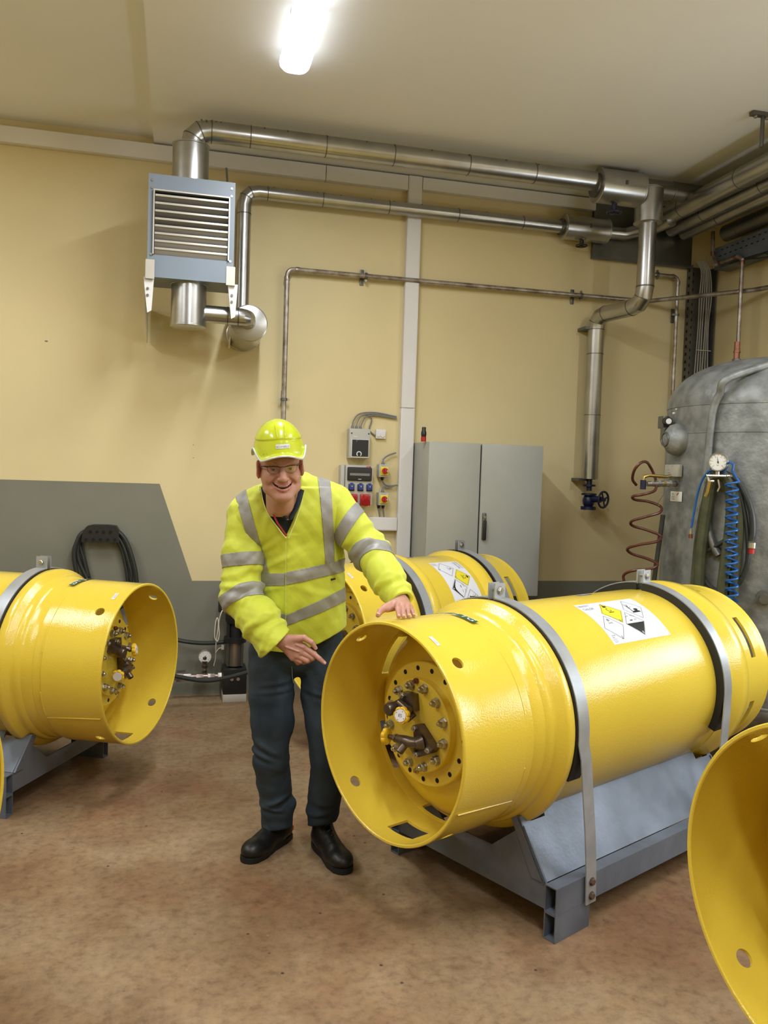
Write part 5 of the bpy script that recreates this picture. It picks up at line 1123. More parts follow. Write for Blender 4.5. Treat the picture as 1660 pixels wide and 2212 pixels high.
# =================== THE MAN ===================
# implicit shapes on a voxel grid, meshed with surface nets
class Fld:
    def __init__(s, lo, hi, h):
        s.h = h; s.lo = np.array(lo, np.float32); n = [int(math.ceil((hi[i]-lo[i])/h))+1 for i in range(3)]
        s.ax = [(s.lo[i]+h*np.arange(n[i])).astype(np.float32) for i in range(3)]; s.D = np.full(n, 0.3, np.float32)
    def sub(s, lo, hi):
        sl = []
        for i in range(3):
            a = int(np.clip(math.floor((lo[i]-s.lo[i])/s.h), 0, len(s.ax[i]))); b = int(np.clip(math.ceil((hi[i]-s.lo[i])/s.h)+1, 0, len(s.ax[i]))); sl.append(slice(a, b))
        X, Y, Z = s.ax[0][sl[0]][:, None, None], s.ax[1][sl[1]][None, :, None], s.ax[2][sl[2]][None, None, :]
        return tuple(sl), X, Y, Z
    def put(s, sl, d, k, op='u'):
        a = s.D[sl]
        if a.size == 0: return
        d = d.astype(np.float32)
        if op == 'u':
            if k > 0: h = np.clip(0.5+0.5*(a-d)/k, 0, 1); r = a+(d-a)*h-k*h*(1-h)
            else: r = np.minimum(a, d)
        elif op == 's':
            if k > 0: h = np.clip(0.5-0.5*(a+d)/k, 0, 1); r = a+(-d-a)*h+k*h*(1-h)
            else: r = np.maximum(a, -d)
        s.D[sl] = r
    def cap(s, a, b, ra, rb=None, k=0.01, op='u', sq=None):
        rb = ra if rb is None else rb; a = np.array(a, np.float64); b = np.array(b, np.float64); m = max(ra, rb)+k+3*s.h
        sl, X, Y, Z = s.sub(np.minimum(a, b)-m, np.maximum(a, b)+m); v = b-a; L = float(v@v)+1e-12
        px, py, pz = X-a[0], Y-a[1], Z-a[2]; t = np.clip((px*v[0]+py*v[1]+pz*v[2])/L, 0, 1)
        dx, dy, dz = px-t*v[0], py-t*v[1], pz-t*v[2]
        if sq is not None:      # flatten along a direction: (axis, factor)
            n_, f_ = np.array(sq[0], float), sq[1]; n_ = n_/np.linalg.norm(n_); q = (dx*n_[0]+dy*n_[1]+dz*n_[2])*(f_-1); dx, dy, dz = dx+q*n_[0], dy+q*n_[1], dz+q*n_[2]
        s.put(sl, np.sqrt(dx*dx+dy*dy+dz*dz)-(ra+(rb-ra)*t), k, op)
    def chain(s, pts, rs, k=0.01, op='u', sq=None):
        for i in range(len(pts)-1): s.cap(pts[i], pts[i+1], rs[i], rs[i+1], k, op, sq)
    def ell(s, c, r, R=None, k=0.01, op='u'):
        c = np.array(c, float); r = np.array(r, float); m = float(max(r))+k+3*s.h; sl, X, Y, Z = s.sub(c-m, c+m)
        px, py, pz = X-c[0], Y-c[1], Z-c[2]
        if R is not None:
            R = np.array(R); px, py, pz = R[0][0]*px+R[0][1]*py+R[0][2]*pz, R[1][0]*px+R[1][1]*py+R[1][2]*pz, R[2][0]*px+R[2][1]*py+R[2][2]*pz
        k0 = np.sqrt((px/r[0])**2+(py/r[1])**2+(pz/r[2])**2); k1 = np.sqrt((px/r[0]**2)**2+(py/r[1]**2)**2+(pz/r[2]**2)**2)+1e-9
        s.put(sl, k0*(k0-1)/k1, k, op)
    def stack(s, z, cx, cy, a, b, p=2.4, k=0.02):
        Z = s.ax[2]; lo, hi = min(z), max(z); i = np.where((Z >= lo) & (Z <= hi))[0]
        if len(i) == 0: return
        Zi = Z[i]; f = lambda t: np.interp(Zi, z, t)[None, None, :].astype(np.float32)
        X, Y = s.ax[0][:, None, None], s.ax[1][None, :, None]; A, B = f(a), f(b)
        q = (np.abs((X-f(cx))/A)**p+np.abs((Y-f(cy))/B)**p)**(1/p); d = (q-1)*np.minimum(A, B)*0.95
        s.put((slice(None), slice(None), slice(i[0], i[-1]+1)), d, k)
    def disp(s, fn):
        X, Y, Z = s.ax[0][:, None, None], s.ax[1][None, :, None], s.ax[2][None, None, :]; s.D += fn(X, Y, Z).astype(np.float32)
    def half(s, p, n):   # keep the side the normal points away from
        n = np.array(n, float); n /= np.linalg.norm(n); X, Y, Z = s.ax[0][:, None, None], s.ax[1][None, :, None], s.ax[2][None, None, :]
        s.D = np.maximum(s.D, ((X-p[0])*n[0]+(Y-p[1])*n[1]+(Z-p[2])*n[2]).astype(np.float32))
    def polycut(s, poly, ylo, yhi, k=0.0):
        X, Z = s.ax[0][:, None], s.ax[2][None, :]; P_ = np.array(poly, float); n = len(P_); d2 = np.full((len(s.ax[0]), len(s.ax[2])), 1e9); ins = np.zeros_like(d2, bool)
        for i in range(n):
            a, b = P_[i], P_[(i+1) % n]; e = b-a; wx, wz = X-a[0], Z-a[1]; t = np.clip((wx*e[0]+wz*e[1])/(e@e), 0, 1); d2 = np.minimum(d2, (wx-t*e[0])**2+(wz-t*e[1])**2)
            c = ((a[1] <= Z) & (b[1] > Z)) | ((b[1] <= Z) & (a[1] > Z)); xi = a[0]+(Z-a[1])/(b[1]-a[1]+1e-12)*e[0]; ins ^= c & (X < xi)
        d = np.sqrt(d2)*np.where(ins, -1, 1); Y = s.ax[1][None, :, None]
        d3 = np.maximum(np.maximum(d[:, None, :], Y-yhi), ylo-Y); s.put((slice(None),)*3, d3, k, 's')
    def mesh(s):
        D = s.D; h = s.h; nx, ny, nz = D.shape; I = D < 0
        c = [I[x:nx-1+x, y:ny-1+y, z:nz-1+z] for x in (0, 1) for y in (0, 1) for z in (0, 1)]
        any_ = np.zeros_like(c[0]); all_ = np.ones_like(c[0])
        for q in c: any_ |= q; all_ &= q
        act = any_ & ~all_; idx = np.argwhere(act); N = len(idx); cell = np.full(act.shape, -1, np.int64); cell[act] = np.arange(N)
        acc = np.zeros((N, 3)); cnt = np.zeros(N); off = np.array([(x, y, z) for x in (0, 1) for y in (0, 1) for z in (0, 1)])
        val = [D[idx[:, 0]+o[0], idx[:, 1]+o[1], idx[:, 2]+o[2]].astype(np.float64) for o in off]
        for i in range(8):
            for j in range(i+1, 8):
                if np.abs(off[i]-off[j]).sum() != 1: continue
                m = (val[i] < 0) != (val[j] < 0); t = val[i][m]/(val[i][m]-val[j][m]); acc[m] += off[i]+(off[j]-off[i])*t[:, None]; cnt[m] += 1
        V = (idx+acc/cnt[:, None])*h+s.lo; Fs = []
        for a in range(3):
            b, c_ = (a+1) % 3, (a+2) % 3; sl0 = [slice(1, -1)]*3; sl0[a] = slice(0, -1); sl1 = list(sl0); sl1[a] = slice(1, None)
            s0, s1 = I[tuple(sl0)], I[tuple(sl1)]; e = np.argwhere(s0 != s1); fl = s0[tuple(e.T)]
            base = e+1; base[:, a] -= 1
            def g(db, dc): q = base.copy(); q[:, b] += db; q[:, c_] += dc; return cell[tuple(q.T)]
            q = np.stack([g(-1, -1), g(0, -1), g(0, 0), g(-1, 0)], 1); q[~fl] = q[~fl][:, ::-1]; Fs.append(q)
        return V, np.concatenate(Fs)
def np_obj(name, V, Fq, mats, parent, M=None, mi=None, smooth=0, angle=None):
    me = bpy.data.meshes.new(name); Mi = WM[parent.name].inverted() if parent is not None else Matrix.Identity(4)
    T = np.array(Mi @ (M if M is not None else Matrix.Identity(4))); V = V @ T[:3, :3].T+T[:3, 3]
    me.vertices.add(len(V)); me.vertices.foreach_set('co', V.astype(np.float32).ravel()); n = len(Fq)
    me.loops.add(n*4); me.loops.foreach_set('vertex_index', Fq.ravel().astype(np.int32)); me.polygons.add(n); me.polygons.foreach_set('loop_start', np.arange(0, n*4, 4, dtype=np.int32))
    for m_ in (mats if isinstance(mats, (list, tuple)) else [mats]): me.materials.append(MT[m_])
    if mi is not None: me.polygons.foreach_set('material_index', mi.astype(np.int32))
    me.update(calc_edges=True); me.validate()
    if smooth:
        bm = bmesh.new(); bm.from_mesh(me)
        for _ in range(smooth): bmesh.ops.smooth_vert(bm, verts=bm.verts, factor=0.5, use_axis_x=True, use_axis_y=True, use_axis_z=True)
        bm.to_mesh(me); bm.free()
    me.shade_smooth()
    if angle: me.set_sharp_from_angle(angle=math.radians(angle))
    o = bpy.data.objects.new(name, me); COL.objects.link(o)
    if parent is not None: o.parent = parent; WM[o.name] = WM[parent.name]
    return o
MT['skin'] = mat('skin', (0.50, 0.255, 0.19), 0.45, var=0.16, vscale=22, spec=0.4, bump=0.10, bscale=160)
MT['skin'].node_tree.nodes['Principled BSDF'].inputs['Subsurface Weight'].default_value = 0.08
MT['lips'] = mat('lips', (0.44, 0.17, 0.14), 0.4)
MT['hivis'] = mat('hi_vis_fabric', (0.58, 0.64, 0.045), 0.62, var=0.05, vscale=8, sheen=0.2, bump=0.15, bscale=9)
MT['hivisseam'] = mat('hi_vis_binding', (0.78, 0.82, 0.30), 0.6)
MT['reflective'] = mat('reflective_tape', (0.33, 0.325, 0.31), 0.5, metal=0.2, var=0.12, vscale=20)
MT['denim'] = mat('dark_denim', (0.010, 0.022, 0.040), 0.8, col2=(0.030, 0.048, 0.066), vscale=5, bump=0.25, bscale=14, detail=8, streak=(1.0, 1.0, 0.6))
MT['navy'] = mat('navy_jersey', (0.004, 0.012, 0.022), 0.75, bump=0.1, bscale=30)
MT['shoe'] = mat('black_shoe_leather', (0.008, 0.008, 0.008), 0.42, bump=0.1, bscale=60)
MT['sole'] = mat('black_shoe_sole', (0.006, 0.006, 0.006), 0.7)
MT['helmet'] = mat('lime_helmet', (0.54, 0.61, 0.025), 0.22, coat=0.4)
MT['helmettrim'] = mat('helmet_reflective_edge', (0.62, 0.63, 0.66), 0.35, metal=0.3)
MT['teeth'] = mat('teeth', (0.62, 0.55, 0.42), 0.35)
MT['mouth'] = mat('mouth_inside', (0.06, 0.012, 0.01), 0.6)
MT['eyewhite'] = mat('eye_white', (0.55, 0.50, 0.48), 0.25)
MT['iris'] = mat('iris', (0.006, 0.005, 0.005), 0.2)
MT['frame'] = mat('spectacle_frame', (0.008, 0.008, 0.009), 0.35)
MT['lens'] = bpy.data.materials.new('spectacle_lens'); MT['lens'].use_nodes = True
_nt = MT['lens'].node_tree; _nt.nodes.remove(_nt.nodes['Principled BSDF']); _mx = _nt.nodes.new('ShaderNodeMixShader'); _tr = _nt.nodes.new('ShaderNodeBsdfTransparent'); _gl = _nt.nodes.new('ShaderNodeBsdfGlossy')
_tr.inputs[0].default_value = (0.93, 0.91, 0.91, 1); _gl.inputs['Roughness'].default_value = 0.02; _mx.inputs[0].default_value = 0.06; _nt.links.new(_tr.outputs[0], _mx.inputs[1]); _nt.links.new(_gl.outputs[0], _mx.inputs[2]); _nt.links.new(_mx.outputs[0], _nt.nodes['Material Output'].inputs[0])
MT['lanyard'] = mat('red_lanyard', (0.36, 0.02, 0.02), 0.6)
MT['stubble'] = mat('grey_stubble_hair', (0.26, 0.16, 0.12), 0.8)
MT['nail'] = mat('finger_nail', (0.56, 0.33, 0.27), 0.35)

man = thing('person', 'smiling man in yellow-green high-visibility jacket, helmet and jeans pointing at the central drum', 'person', (0.52, 3.55, 0))
HC = PY(605, 1008, 3.20)
hf = (Vector((0, 0, CAMZ))-HC).normalized()
hf = (Matrix.Rotation(math.radians(6), 3, 'Z') @ hf); hf.z -= 0.09; hf.normalize()
hr = hf.cross(Vector((0, 0, 1))).normalized()
if hr.x > 0: hr = -hr          # local x points to the viewer's left
hu = hr.cross(hf).normalized()
_rl = math.radians(5.4); hr, hu = (Matrix.Rotation(_rl, 3, hf) @ hr), (Matrix.Rotation(_rl, 3, hf) @ hu)
if hr.z > 0: hr, hu = (Matrix.Rotation(-2*_rl, 3, hf) @ hr), (Matrix.Rotation(-2*_rl, 3, hf) @ hu)
MH = Matrix(((hr.x, hf.x, hu.x, HC.x), (hr.y, hf.y, hu.y, HC.y), (hr.z, hf.z, hu.z, HC.z), (0, 0, 0, 1)))
if MH.to_3x3().determinant() < 0: raise RuntimeError('mirrored head')
def HW(p): return MH @ Vector(p)
# head space: x = viewer's left, y = out of the face, z = up, origin between the ears at eye height
ESX, EY, EZ = 0.0325, 0.070, -0.002
def head():
    f = Fld((-0.105, -0.12, -0.20), (0.105, 0.135, 0.135), 0.00185)
    f.ell((0, -0.012, 0.035), (0.078, 0.098, 0.088), k=0)
    f.ell((0, 0.030, -0.025), (0.066, 0.062, 0.075), k=0.02)
    f.cap((-0.034, 0.060, 0.030), (0.034, 0.060, 0.030), 0.026, k=0.02)                 # forehead
    for s in (-1, 1):
        f.ell((s*0.043, 0.048, -0.036), (0.027, 0.028, 0.027), k=0.018)                  # cheeks lifted by the smile
        f.cap((s*0.055, 0.000, -0.035), (s*0.046, 0.030, -0.077), 0.021, 0.021, k=0.025)   # jaw
        f.cap((s*0.046, 0.030, -0.077), (s*0.014, 0.066, -0.106), 0.022, 0.020, k=0.02)
        f.cap((s*0.012, 0.084, 0.019), (s*0.044, 0.074, 0.021), 0.0085, 0.0075, k=0.012)  # brow
    f.ell((0, 0.070, -0.108), (0.026, 0.020, 0.018), k=0.018)                            # chin
    f.ell((0, 0.062, -0.072), (0.040, 0.026, 0.030), k=0.015)
    for s in (-1, 1): f.ell((s*ESX, 0.094, EZ), (0.020, 0.016, 0.012), k=0.012, op='s')    # sockets
    for s in (-1, 1):
        f.ell((s*ESX, EY, EZ), (0.0155, 0.0142, 0.0135), k=0.004)
        f.ell((s*ESX, EY+0.010, EZ-0.014), (0.014, 0.008, 0.006), k=0.007)                # bag under the eye
        f.cap((s*(ESX-0.012), EY+0.0135, EZ-0.0012), (s*(ESX+0.012), EY+0.0115, EZ+0.0002), 0.0036, 0.0030, k=0.001, op='s')
    f.cap((0, 0.084, 0.010), (0, 0.098, -0.020), 0.0085, 0.010, k=0.010)                  # nose
    f.cap((0, 0.098, -0.020), (0, 0.107, -0.036), 0.0110, 0.0145, k=0.008)
    for s in (-1, 1):
        f.ell((s*0.0145, 0.094, -0.039), (0.0095, 0.012, 0.0085), k=0.006)
        f.ell((s*0.0065, 0.103, -0.0485), (0.0042, 0.006, 0.0035), k=0.002, op='s')
        f.cap((s*0.022, 0.088, -0.036), (s*0.043, 0.070, -0.060), 0.0035, 0.0045, k=0.012, op='s')   # smile fold
    def arc(z0, zc, xw, y0, yc, n=8): return [(-xw+2*xw*i/n, y0+(yc-y0)*(1-((2*i/n)-1)**2), z0+(zc-z0)*(1-((2*i/n)-1)**2)) for i in range(n+1)]
    up = arc(-0.0540, -0.0665, 0.0370, 0.0655, 0.0925); lw = arc(-0.0580, -0.0815, 0.0335, 0.0660, 0.0915)
    f.chain(up, [0.0026]+[0.0036]*7+[0.0026], k=0.005); f.chain(lw, [0.003]+[0.0052]*7+[0.003], k=0.006)
    mid = arc(-0.0550, -0.0732, 0.0360, 0.0700, 0.0965)
    for a, b in zip(mid[:-1], mid[1:]): f.cap(a, b, 0.0036, 0.0036, k=0.0015, op='s')
    for a, b in zip(mid[1:-2], mid[2:-1]): f.cap((a[0], a[1]-0.008, a[2]), (b[0], b[1]-0.008, b[2]), 0.0042, 0.0042, k=0.001, op='s')
    # ears
    for s in (-1, 1):
        Re = Matrix.Rotation(math.radians(s*-22), 3, 'Z').transposed()
        f.ell((s*0.083, -0.004, -0.006), (0.009, 0.020, 0.036), R=Re, k=0.004); f.ell((s*0.089, 0.002, -0.002), (0.006, 0.011, 0.019), R=Re, k=0.004, op='s')
    # neck
    f.cap((0, -0.012, -0.04), (0.0, -0.082, -0.185), 0.058, 0.056, k=0.02)
    f.cap((0, 0.035, -0.098), (0.0, -0.020, -0.150), 0.030, 0.042, k=0.03)                # soft under-chin
    return f
fh = head(); VH, FH = fh.mesh()
ctr = VH[FH].mean(1)
zc_ = lambda x, z0, zc, xw: z0+(zc-z0)*(1-(x/xw)**2)
x_, y_, z_ = ctr.T
lip = (np.abs(x_) < 0.037) & (y_ > 0.062) & ((np.abs(z_-zc_(x_, -0.0540, -0.0660, 0.037)) < 0.0042) | (np.abs(z_-zc_(x_, -0.0585, -0.0835, 0.036)) < 0.0052))
mth = (np.abs(x_) < 0.036) & (y_ > 0.055) & (np.abs(z_-zc_(x_, -0.0550, -0.0732, 0.036)) < 0.0034)
miH = np.where(mth, 2, np.where(lip, 1, 0))

# ---- limbs and hands, in world space ----
def W(x, y, Y): return np.array(PY(x, y, Y))
RSH, LSH = W(527, 1108, 3.42), W(722, 1084, 3.36)      # shoulders: viewer's left, viewer's right
REL, LEL = W(520, 1285, 3.35), W(800, 1192, 3.27)
RWR, LWR = W(606, 1382, 3.19), np.array((0.838, 3.025, 1.166))
NECK = W(617, 1100, 3.36); PEL = W(640, 1400, 3.52)
def hand_point():
    Y = 3.165; lo = W(590, 1450, 3.10); hi = W(715, 1350, 3.24); f = Fld(np.minimum(lo, hi)-0.03, np.maximum(lo, hi)+0.03, 0.0017)
    w_ = W(606, 1382, 3.19)
    f.cap(w_-(W(650, 1410, 3.16)-w_)*0.9, w_, 0.030, 0.026, k=0.01, sq=((0, 1, 0), 1.15))
    k1, k2, k3, k4 = W(656, 1397, 3.145), W(650, 1408, 3.145), W(642, 1416, 3.150), W(633, 1421, 3.160)
    for q, r in ((k1, 0.0145), (k2, 0.0145), (k3, 0.0140), (k4, 0.0125)): f.cap(w_+(q-w_)*0.12+np.array((0, 0, 0.0)), q, 0.0215, r, k=0.012)
    f.cap(W(622, 1385, 3.175), W(640, 1400, 3.165), 0.026, 0.021, k=0.012)
    # index, straight
    i1, i2, i3 = W(678.5, 1412.5, 3.125), W(691, 1423, 3.11), W(701.5, 1432.0, 3.10)
    f.cap(k1, i1, 0.0125, 0.0105, k=0.005); f.cap(i1, i2, 0.0103, 0.0090, k=0.003); f.cap(i2, i3, 0.0088, 0.0074, k=0.003); f.ell(i1, (0.0112,)*3, k=0.003)
    # three fingers curled into the palm
    for kq, p1, p2, p3, r in ((k2, (675.5, 1421.5, 3.130), (667, 1427, 3.165), (655, 1418, 3.180), 0.0108), (k3, (664, 1427, 3.135), (656, 1430, 3.17), (646, 1421, 3.185), 0.0104), (k4, (650, 1429, 3.148), (644, 1432, 3.175), (636, 1424, 3.19), 0.0092)):
        a, b, c = W(*p1), W(*p2), W(*p3); f.cap(kq, a, r*1.12, r, k=0.003); f.cap(a, b, r, r*0.95, k=0.003); f.cap(b, c, r*0.95, r*0.85, k=0.003)
    # thumb
    t0, t1, t2, t3 = W(632, 1381, 3.16), W(657, 1378, 3.135), W(673, 1387.5, 3.125), W(682, 1400, 3.125)
    f.cap(t0, t1, 0.019, 0.0125, k=0.010); f.cap(t1, t2, 0.0118, 0.0105, k=0.004); f.cap(t2, t3, 0.0102, 0.0078, k=0.003)
    # raised veins and tendons on the back of the hand
    for a, b in (((618, 1398, 3.148), (645, 1408, 3.128)), ((640, 1393, 3.138), (655, 1399, 3.130))): f.cap(W(*a)+np.array((0, 0.001, 0)), W(*b)+np.array((0, 0.001, 0)), 0.0014, 0.001, k=0.009)
    nails = [(i3, W(703.5, 1431.0, 3.09)-i3), (t3, W(684.5, 1400.5, 3.11)-t3)]
    return f, (i2, i3, t2, t3)
def hand_rest():
    base = LWR; f = Fld((0.66, 2.83, 1.08), (0.99, 3.16, 1.33), 0.0017)
    S0 = 1.123
    K = [np.array(q) for q in ((0.806, 2.955, 1.158), (0.826, 2.960, 1.161), (0.846, 2.968, 1.158), (0.862, 2.980, 1.149))]
    mids = [np.array(q) for q in ((0.800, 2.928, 1.150), (0.819, 2.926, 1.153), (0.840, 2.935, 1.150), (0.861, 2.948, 1.142))]
    tips = [np.array(q) for q in ((0.796, 2.900, 1.130), (0.812, 2.893, 1.131), (0.834, 2.902, 1.131), (0.859, 2.918, 1.129))]
    w_ = np.array(LWR)
    el = w_+(LEL-w_)*0.45
    f.cap(el, w_, 0.036, 0.027, k=0.01)
    for q in K: f.cap(w_+(q-w_)*0.15, q, 0.021, 0.0130, k=0.012)
    for i in range(4):
        r = (0.0094, 0.0096, 0.0092, 0.0082)[i]
        f.cap(K[i], mids[i], r*1.12, r, k=0.003); f.ell(K[i]+np.array((0, 0, 0.002)), (r*1.15,)*3, k=0.004); f.cap(mids[i], tips[i], r, r*0.80, k=0.003)
    t0, t1, t2, t3 = np.array((0.815, 3.005, 1.160)), np.array((0.762, 2.972, 1.150)), np.array((0.738, 2.945, 1.142)), np.array((0.722, 2.915, 1.133))
    f.cap(t0, t1, 0.022, 0.0150, k=0.012); f.cap(t1, t2, 0.0135, 0.0115, k=0.004); f.cap(t2, t3, 0.0115, 0.0088, k=0.003)
    f.cap(np.array((0.80, 2.985, 1.150)), np.array((0.775, 2.965, 1.146)), 0.012, 0.010, k=0.012)
    return f, (mids, tips, t2, t3)
fp_, HP = hand_point(); fr_, HR = hand_rest()
# ---- torso, arms and legs under the clothes ----
def trunk():
    f = Fld((-0.02, 3.0, -0.0), (1.02, 3.75, 1.62), 0.0075)
    f.cap(PEL+np.array((-0.06, 0, 0)), PEL+np.array((0.05, 0, 0)), 0.080, 0.080, k=0.04); f.cap(PEL, W(640, 1240, 3.46), 0.085, 0.11, k=0.04)
    f.cap(W(614, 1075, 3.320), W(624, 1135, 3.350), 0.052, 0.062, k=0.03)
    f.cap(W(600, 1180, 3.44), W(670, 1165, 3.42), 0.11, 0.11, k=0.05); f.cap(W(618, 1110, 3.40), W(610, 1060, 3.30), 0.062, 0.055, k=0.04)
    f.cap(W(618, 1115, 3.42), RSH, 0.06, 0.055, k=0.04); f.cap(W(618, 1115, 3.42), LSH, 0.06, 0.055, k=0.04)
    for a, b, c in ((RSH, REL, RWR), (LSH, LEL, LWR)): f.cap(a, b, 0.052, 0.043, k=0.03); f.cap(b, b+(c-b)*0.97, 0.042, 0.029, k=0.02)
    for h_, kn, an in ((W(596, 1440, 3.52), W(592, 1625, 3.50), W(602, 1790, 3.56)), (W(684, 1440, 3.50), W(702, 1640, 3.44), W(692, 1795, 3.46))): f.cap(h_, kn, 0.070, 0.050, k=0.03); f.cap(kn, kn+(an-kn)*0.8, 0.048, 0.034, k=0.03)
    return f
V0, F0_ = trunk().mesh(); V1, F1_ = fp_.mesh(); V2, F2_ = fr_.mesh()
body = np_obj('body', V0, F0_, ['skin', 'lips', 'mouth'], man)
tmp = []
for Vn, Fn, M_, mi_ in ((VH, FH, MH, miH), (V1, F1_, None, None), (V2, F2_, None, None)):
    tmp.append(np_obj('piece', Vn, Fn, ['skin', 'lips', 'mouth'], man, M=M_, mi=mi_))
for q in tmp:
    md = body.modifiers.new('u', 'BOOLEAN'); md.object = q; md.operation = 'UNION'; md.solver = 'MANIFOLD'
bpy.context.view_layer.update()
_me = bpy.data.meshes.new_from_object(body.evaluated_get(bpy.context.evaluated_depsgraph_get())); _n = len(_me.polygons)
if _n > len(F0_)+1000:
    body.modifiers.clear(); body.data = _me
    _me.shade_smooth()
    for q in tmp: bpy.data.objects.remove(q)
print('BODY faces', _n, len(F0_), len(FH), len(F1_), len(F2_))

# ---- face details ----
for s in (-1, 1):
    c = HW((s*ESX, EY, EZ)); e = G().ball(c, 0.0128, 20).build('eye', 'eyewhite', man)
    look = (Vector((0, 0, CAMZ))-c).normalized(); G().cyl(c+look*0.0112, c+look*0.0131, 0.0063, 0.0050, n=20).build('iris', 'iris', e)
    pts = [HW((s*x, y, z)) for x, y, z in ((0.014, 0.0935, 0.019), (0.025, 0.0915, 0.0235), (0.036, 0.086, 0.024), (0.047, 0.077, 0.0195))]
    G().tube(smooth_path(pts, 4), [0.0010]*4+[0.0016]*4+[0.0013]*4+[0.001], 8).build('eyebrow', 'stubble', man)
g = G()
for i, x in enumerate((-0.0155, -0.0105, -0.0045, 0.0030, 0.0095, 0.0150)):
    w_ = 0.0050 if abs(x) > 0.006 else 0.0068; yy = 0.0968-(x/0.028)**2*0.016; z = -0.0665+(x/0.028)**2*0.008
    R = (MH.to_3x3()); g.bbox(HW((x+0.001, yy-0.006, z)), (w_, 0.004, 0.0085), 0.0012, R=R)
g.build('teeth', 'teeth', man)['kind'] = 'stuff'
# spectacles: half-rim frame
gl = thing('glasses', 'x', 'x'); bpy.data.objects.remove(gl)
g = G(); yg = 0.101
def gx(s): return [(s*0.0085, yg+0.004, 0.0075), (s*0.020, yg+0.001, 0.0105), (s*0.040, yg-0.006, 0.0115), (s*0.058, yg-0.016, 0.0105)]
for s in (-1, 1):
    g.tube(smooth_path([HW(p) for p in gx(s)], 5), 0.0017, 8)
    low = [(s*0.0095, yg+0.003, 0.0065), (s*0.0115, yg+0.001, -0.006), (s*0.021, yg-0.003, -0.0155), (s*0.038, yg-0.009, -0.0165), (s*0.053, yg-0.015, -0.0085), (s*0.057, yg-0.0165, 0.0095)]
    g.tube(smooth_path([HW(p) for p in low], 5), 0.0007, 6)
    g.tube([HW((s*0.056, yg-0.0155, 0.0105)), HW((s*0.064, yg-0.020, 0.0125)), HW((s*0.072, yg-0.035, 0.0125)), HW((s*0.079, 0.030, 0.008)), HW((s*0.082, -0.01, 0.004))], [0.0032, 0.003, 0.0022, 0.0018, 0.0018], 8)
g.tube([HW((-0.0085, yg+0.004, 0.0075)), HW((0, yg+0.006, 0.0095)), HW((0.0085, yg+0.004, 0.0075))], 0.0015, 8)
gob = g.build('glasses', 'frame', man)
for s in (-1, 1):
    ol = [(s*0.0095, yg+0.003, 0.0068), (s*0.022, yg, 0.0100), (s*0.040, yg-0.006, 0.0108), (s*0.056, yg-0.0155, 0.0098), (s*0.053, yg-0.015, -0.0085), (s*0.038, yg-0.009, -0.0165), (s*0.021, yg-0.003, -0.0155), (s*0.0115, yg+0.001, -0.006)]
    g = G(); a = [HW(p) for p in ol]; b = [HW((p[0], p[1]+0.0012, p[2])) for p in ol]; n = 8
    g.add(a+b, [tuple(range(n-1, -1, -1)), tuple(range(n, 2*n))]+[(i, (i+1) % n, n+(i+1) % n, n+i) for i in range(n)]); g.build('lens', 'lens', gob)
# sideburn hair at the temples
# ---- helmet ----
def helmet():
    f = Fld((-0.135, -0.155, -0.075), (0.135, 0.185, 0.175), 0.0020)
    f.ell((0, -0.012, 0.028), (0.102, 0.128, 0.126), k=0)
    f.cap((0, 0.032, 0.090), (0, -0.070, 0.092), 0.059, 0.057, k=0.03)      # crown
    X, Y, Z = f.ax[0][:, None, None], f.ax[1][None, :, None], f.ax[2][None, None, :]
    dome = f.D.copy()
    # recessed band around the lower shell
    band = np.clip((0.098-0.10*np.abs(X)-Z)/0.006, 0, 1)*0.0035; dome = dome+band
    base = 0.022-0.10*np.clip(Y, -0.2, 0.2)*0.0
    zrim = 0.018+0.0*Y+0.10*(X*0); 
    pass
    # peak and flared side edges as one thin curved sheet
    rr = np.sqrt((X/0.102)**2+((Y+0.008)/0.152)**2)
    front = np.clip((Y-0.02)/0.10, 0, 1)
    zs = 0.024+0.012*front-4.2*np.minimum(np.abs(X), 0.078)**2*front+0.05*np.clip(-Y-0.03, 0, 1)
    zs = zs+0.042*np.clip((np.abs(X)-0.076)/0.027, 0, 1)*np.clip(1-np.abs(Y-0.035)/0.075, 0, 1)
    dome = np.maximum(dome, zs-Z)
    sheet = np.maximum(np.abs(Z-zs)-0.0030, (rr-1)*0.12)
    h = np.clip(0.5+0.5*(dome-sheet)/0.010, 0, 1); d = dome+(sheet-dome)*h-0.010*h*(1-h)
    inner = (np.sqrt((X/0.096)**2+((Y+0.012)/0.122)**2+((Z-0.024)/0.118)**2)-1)*0.096
    d = np.maximum(d, -inner); f.D = d.astype(np.float32); return f
VM, FM = helmet().mesh()
THa = Matrix.Translation((0, 0.004, 0.024)) @ Matrix.Rotation(math.radians(-3), 4, 'X')
MHh = MH @ THa
hel = np_obj('helmet', VM, FM, 'helmet', man, M=MHh, smooth=2)
def rim_z(x, y):
    front = min(1, max(0, (y-0.02)/0.10)); z = 0.024+0.012*front-4.2*min(abs(x), 0.078)**2*front+0.05*max(0, -y-0.03)
    return z+0.042*min(1, max(0, (abs(x)-0.076)/0.027))*min(1, max(0, 1-abs(y-0.035)/0.075))
pts = []
for i in range(41):
    a = math.radians(-18+216*i/40); x, y = 0.1025*math.cos(a), -0.008+0.1525*math.sin(a); pts.append(MHh @ Vector((x, y, rim_z(x, y)-0.0005)))
G().tube(pts, 0.0038, 8).build('helmet_edge_trim', 'helmettrim', hel)
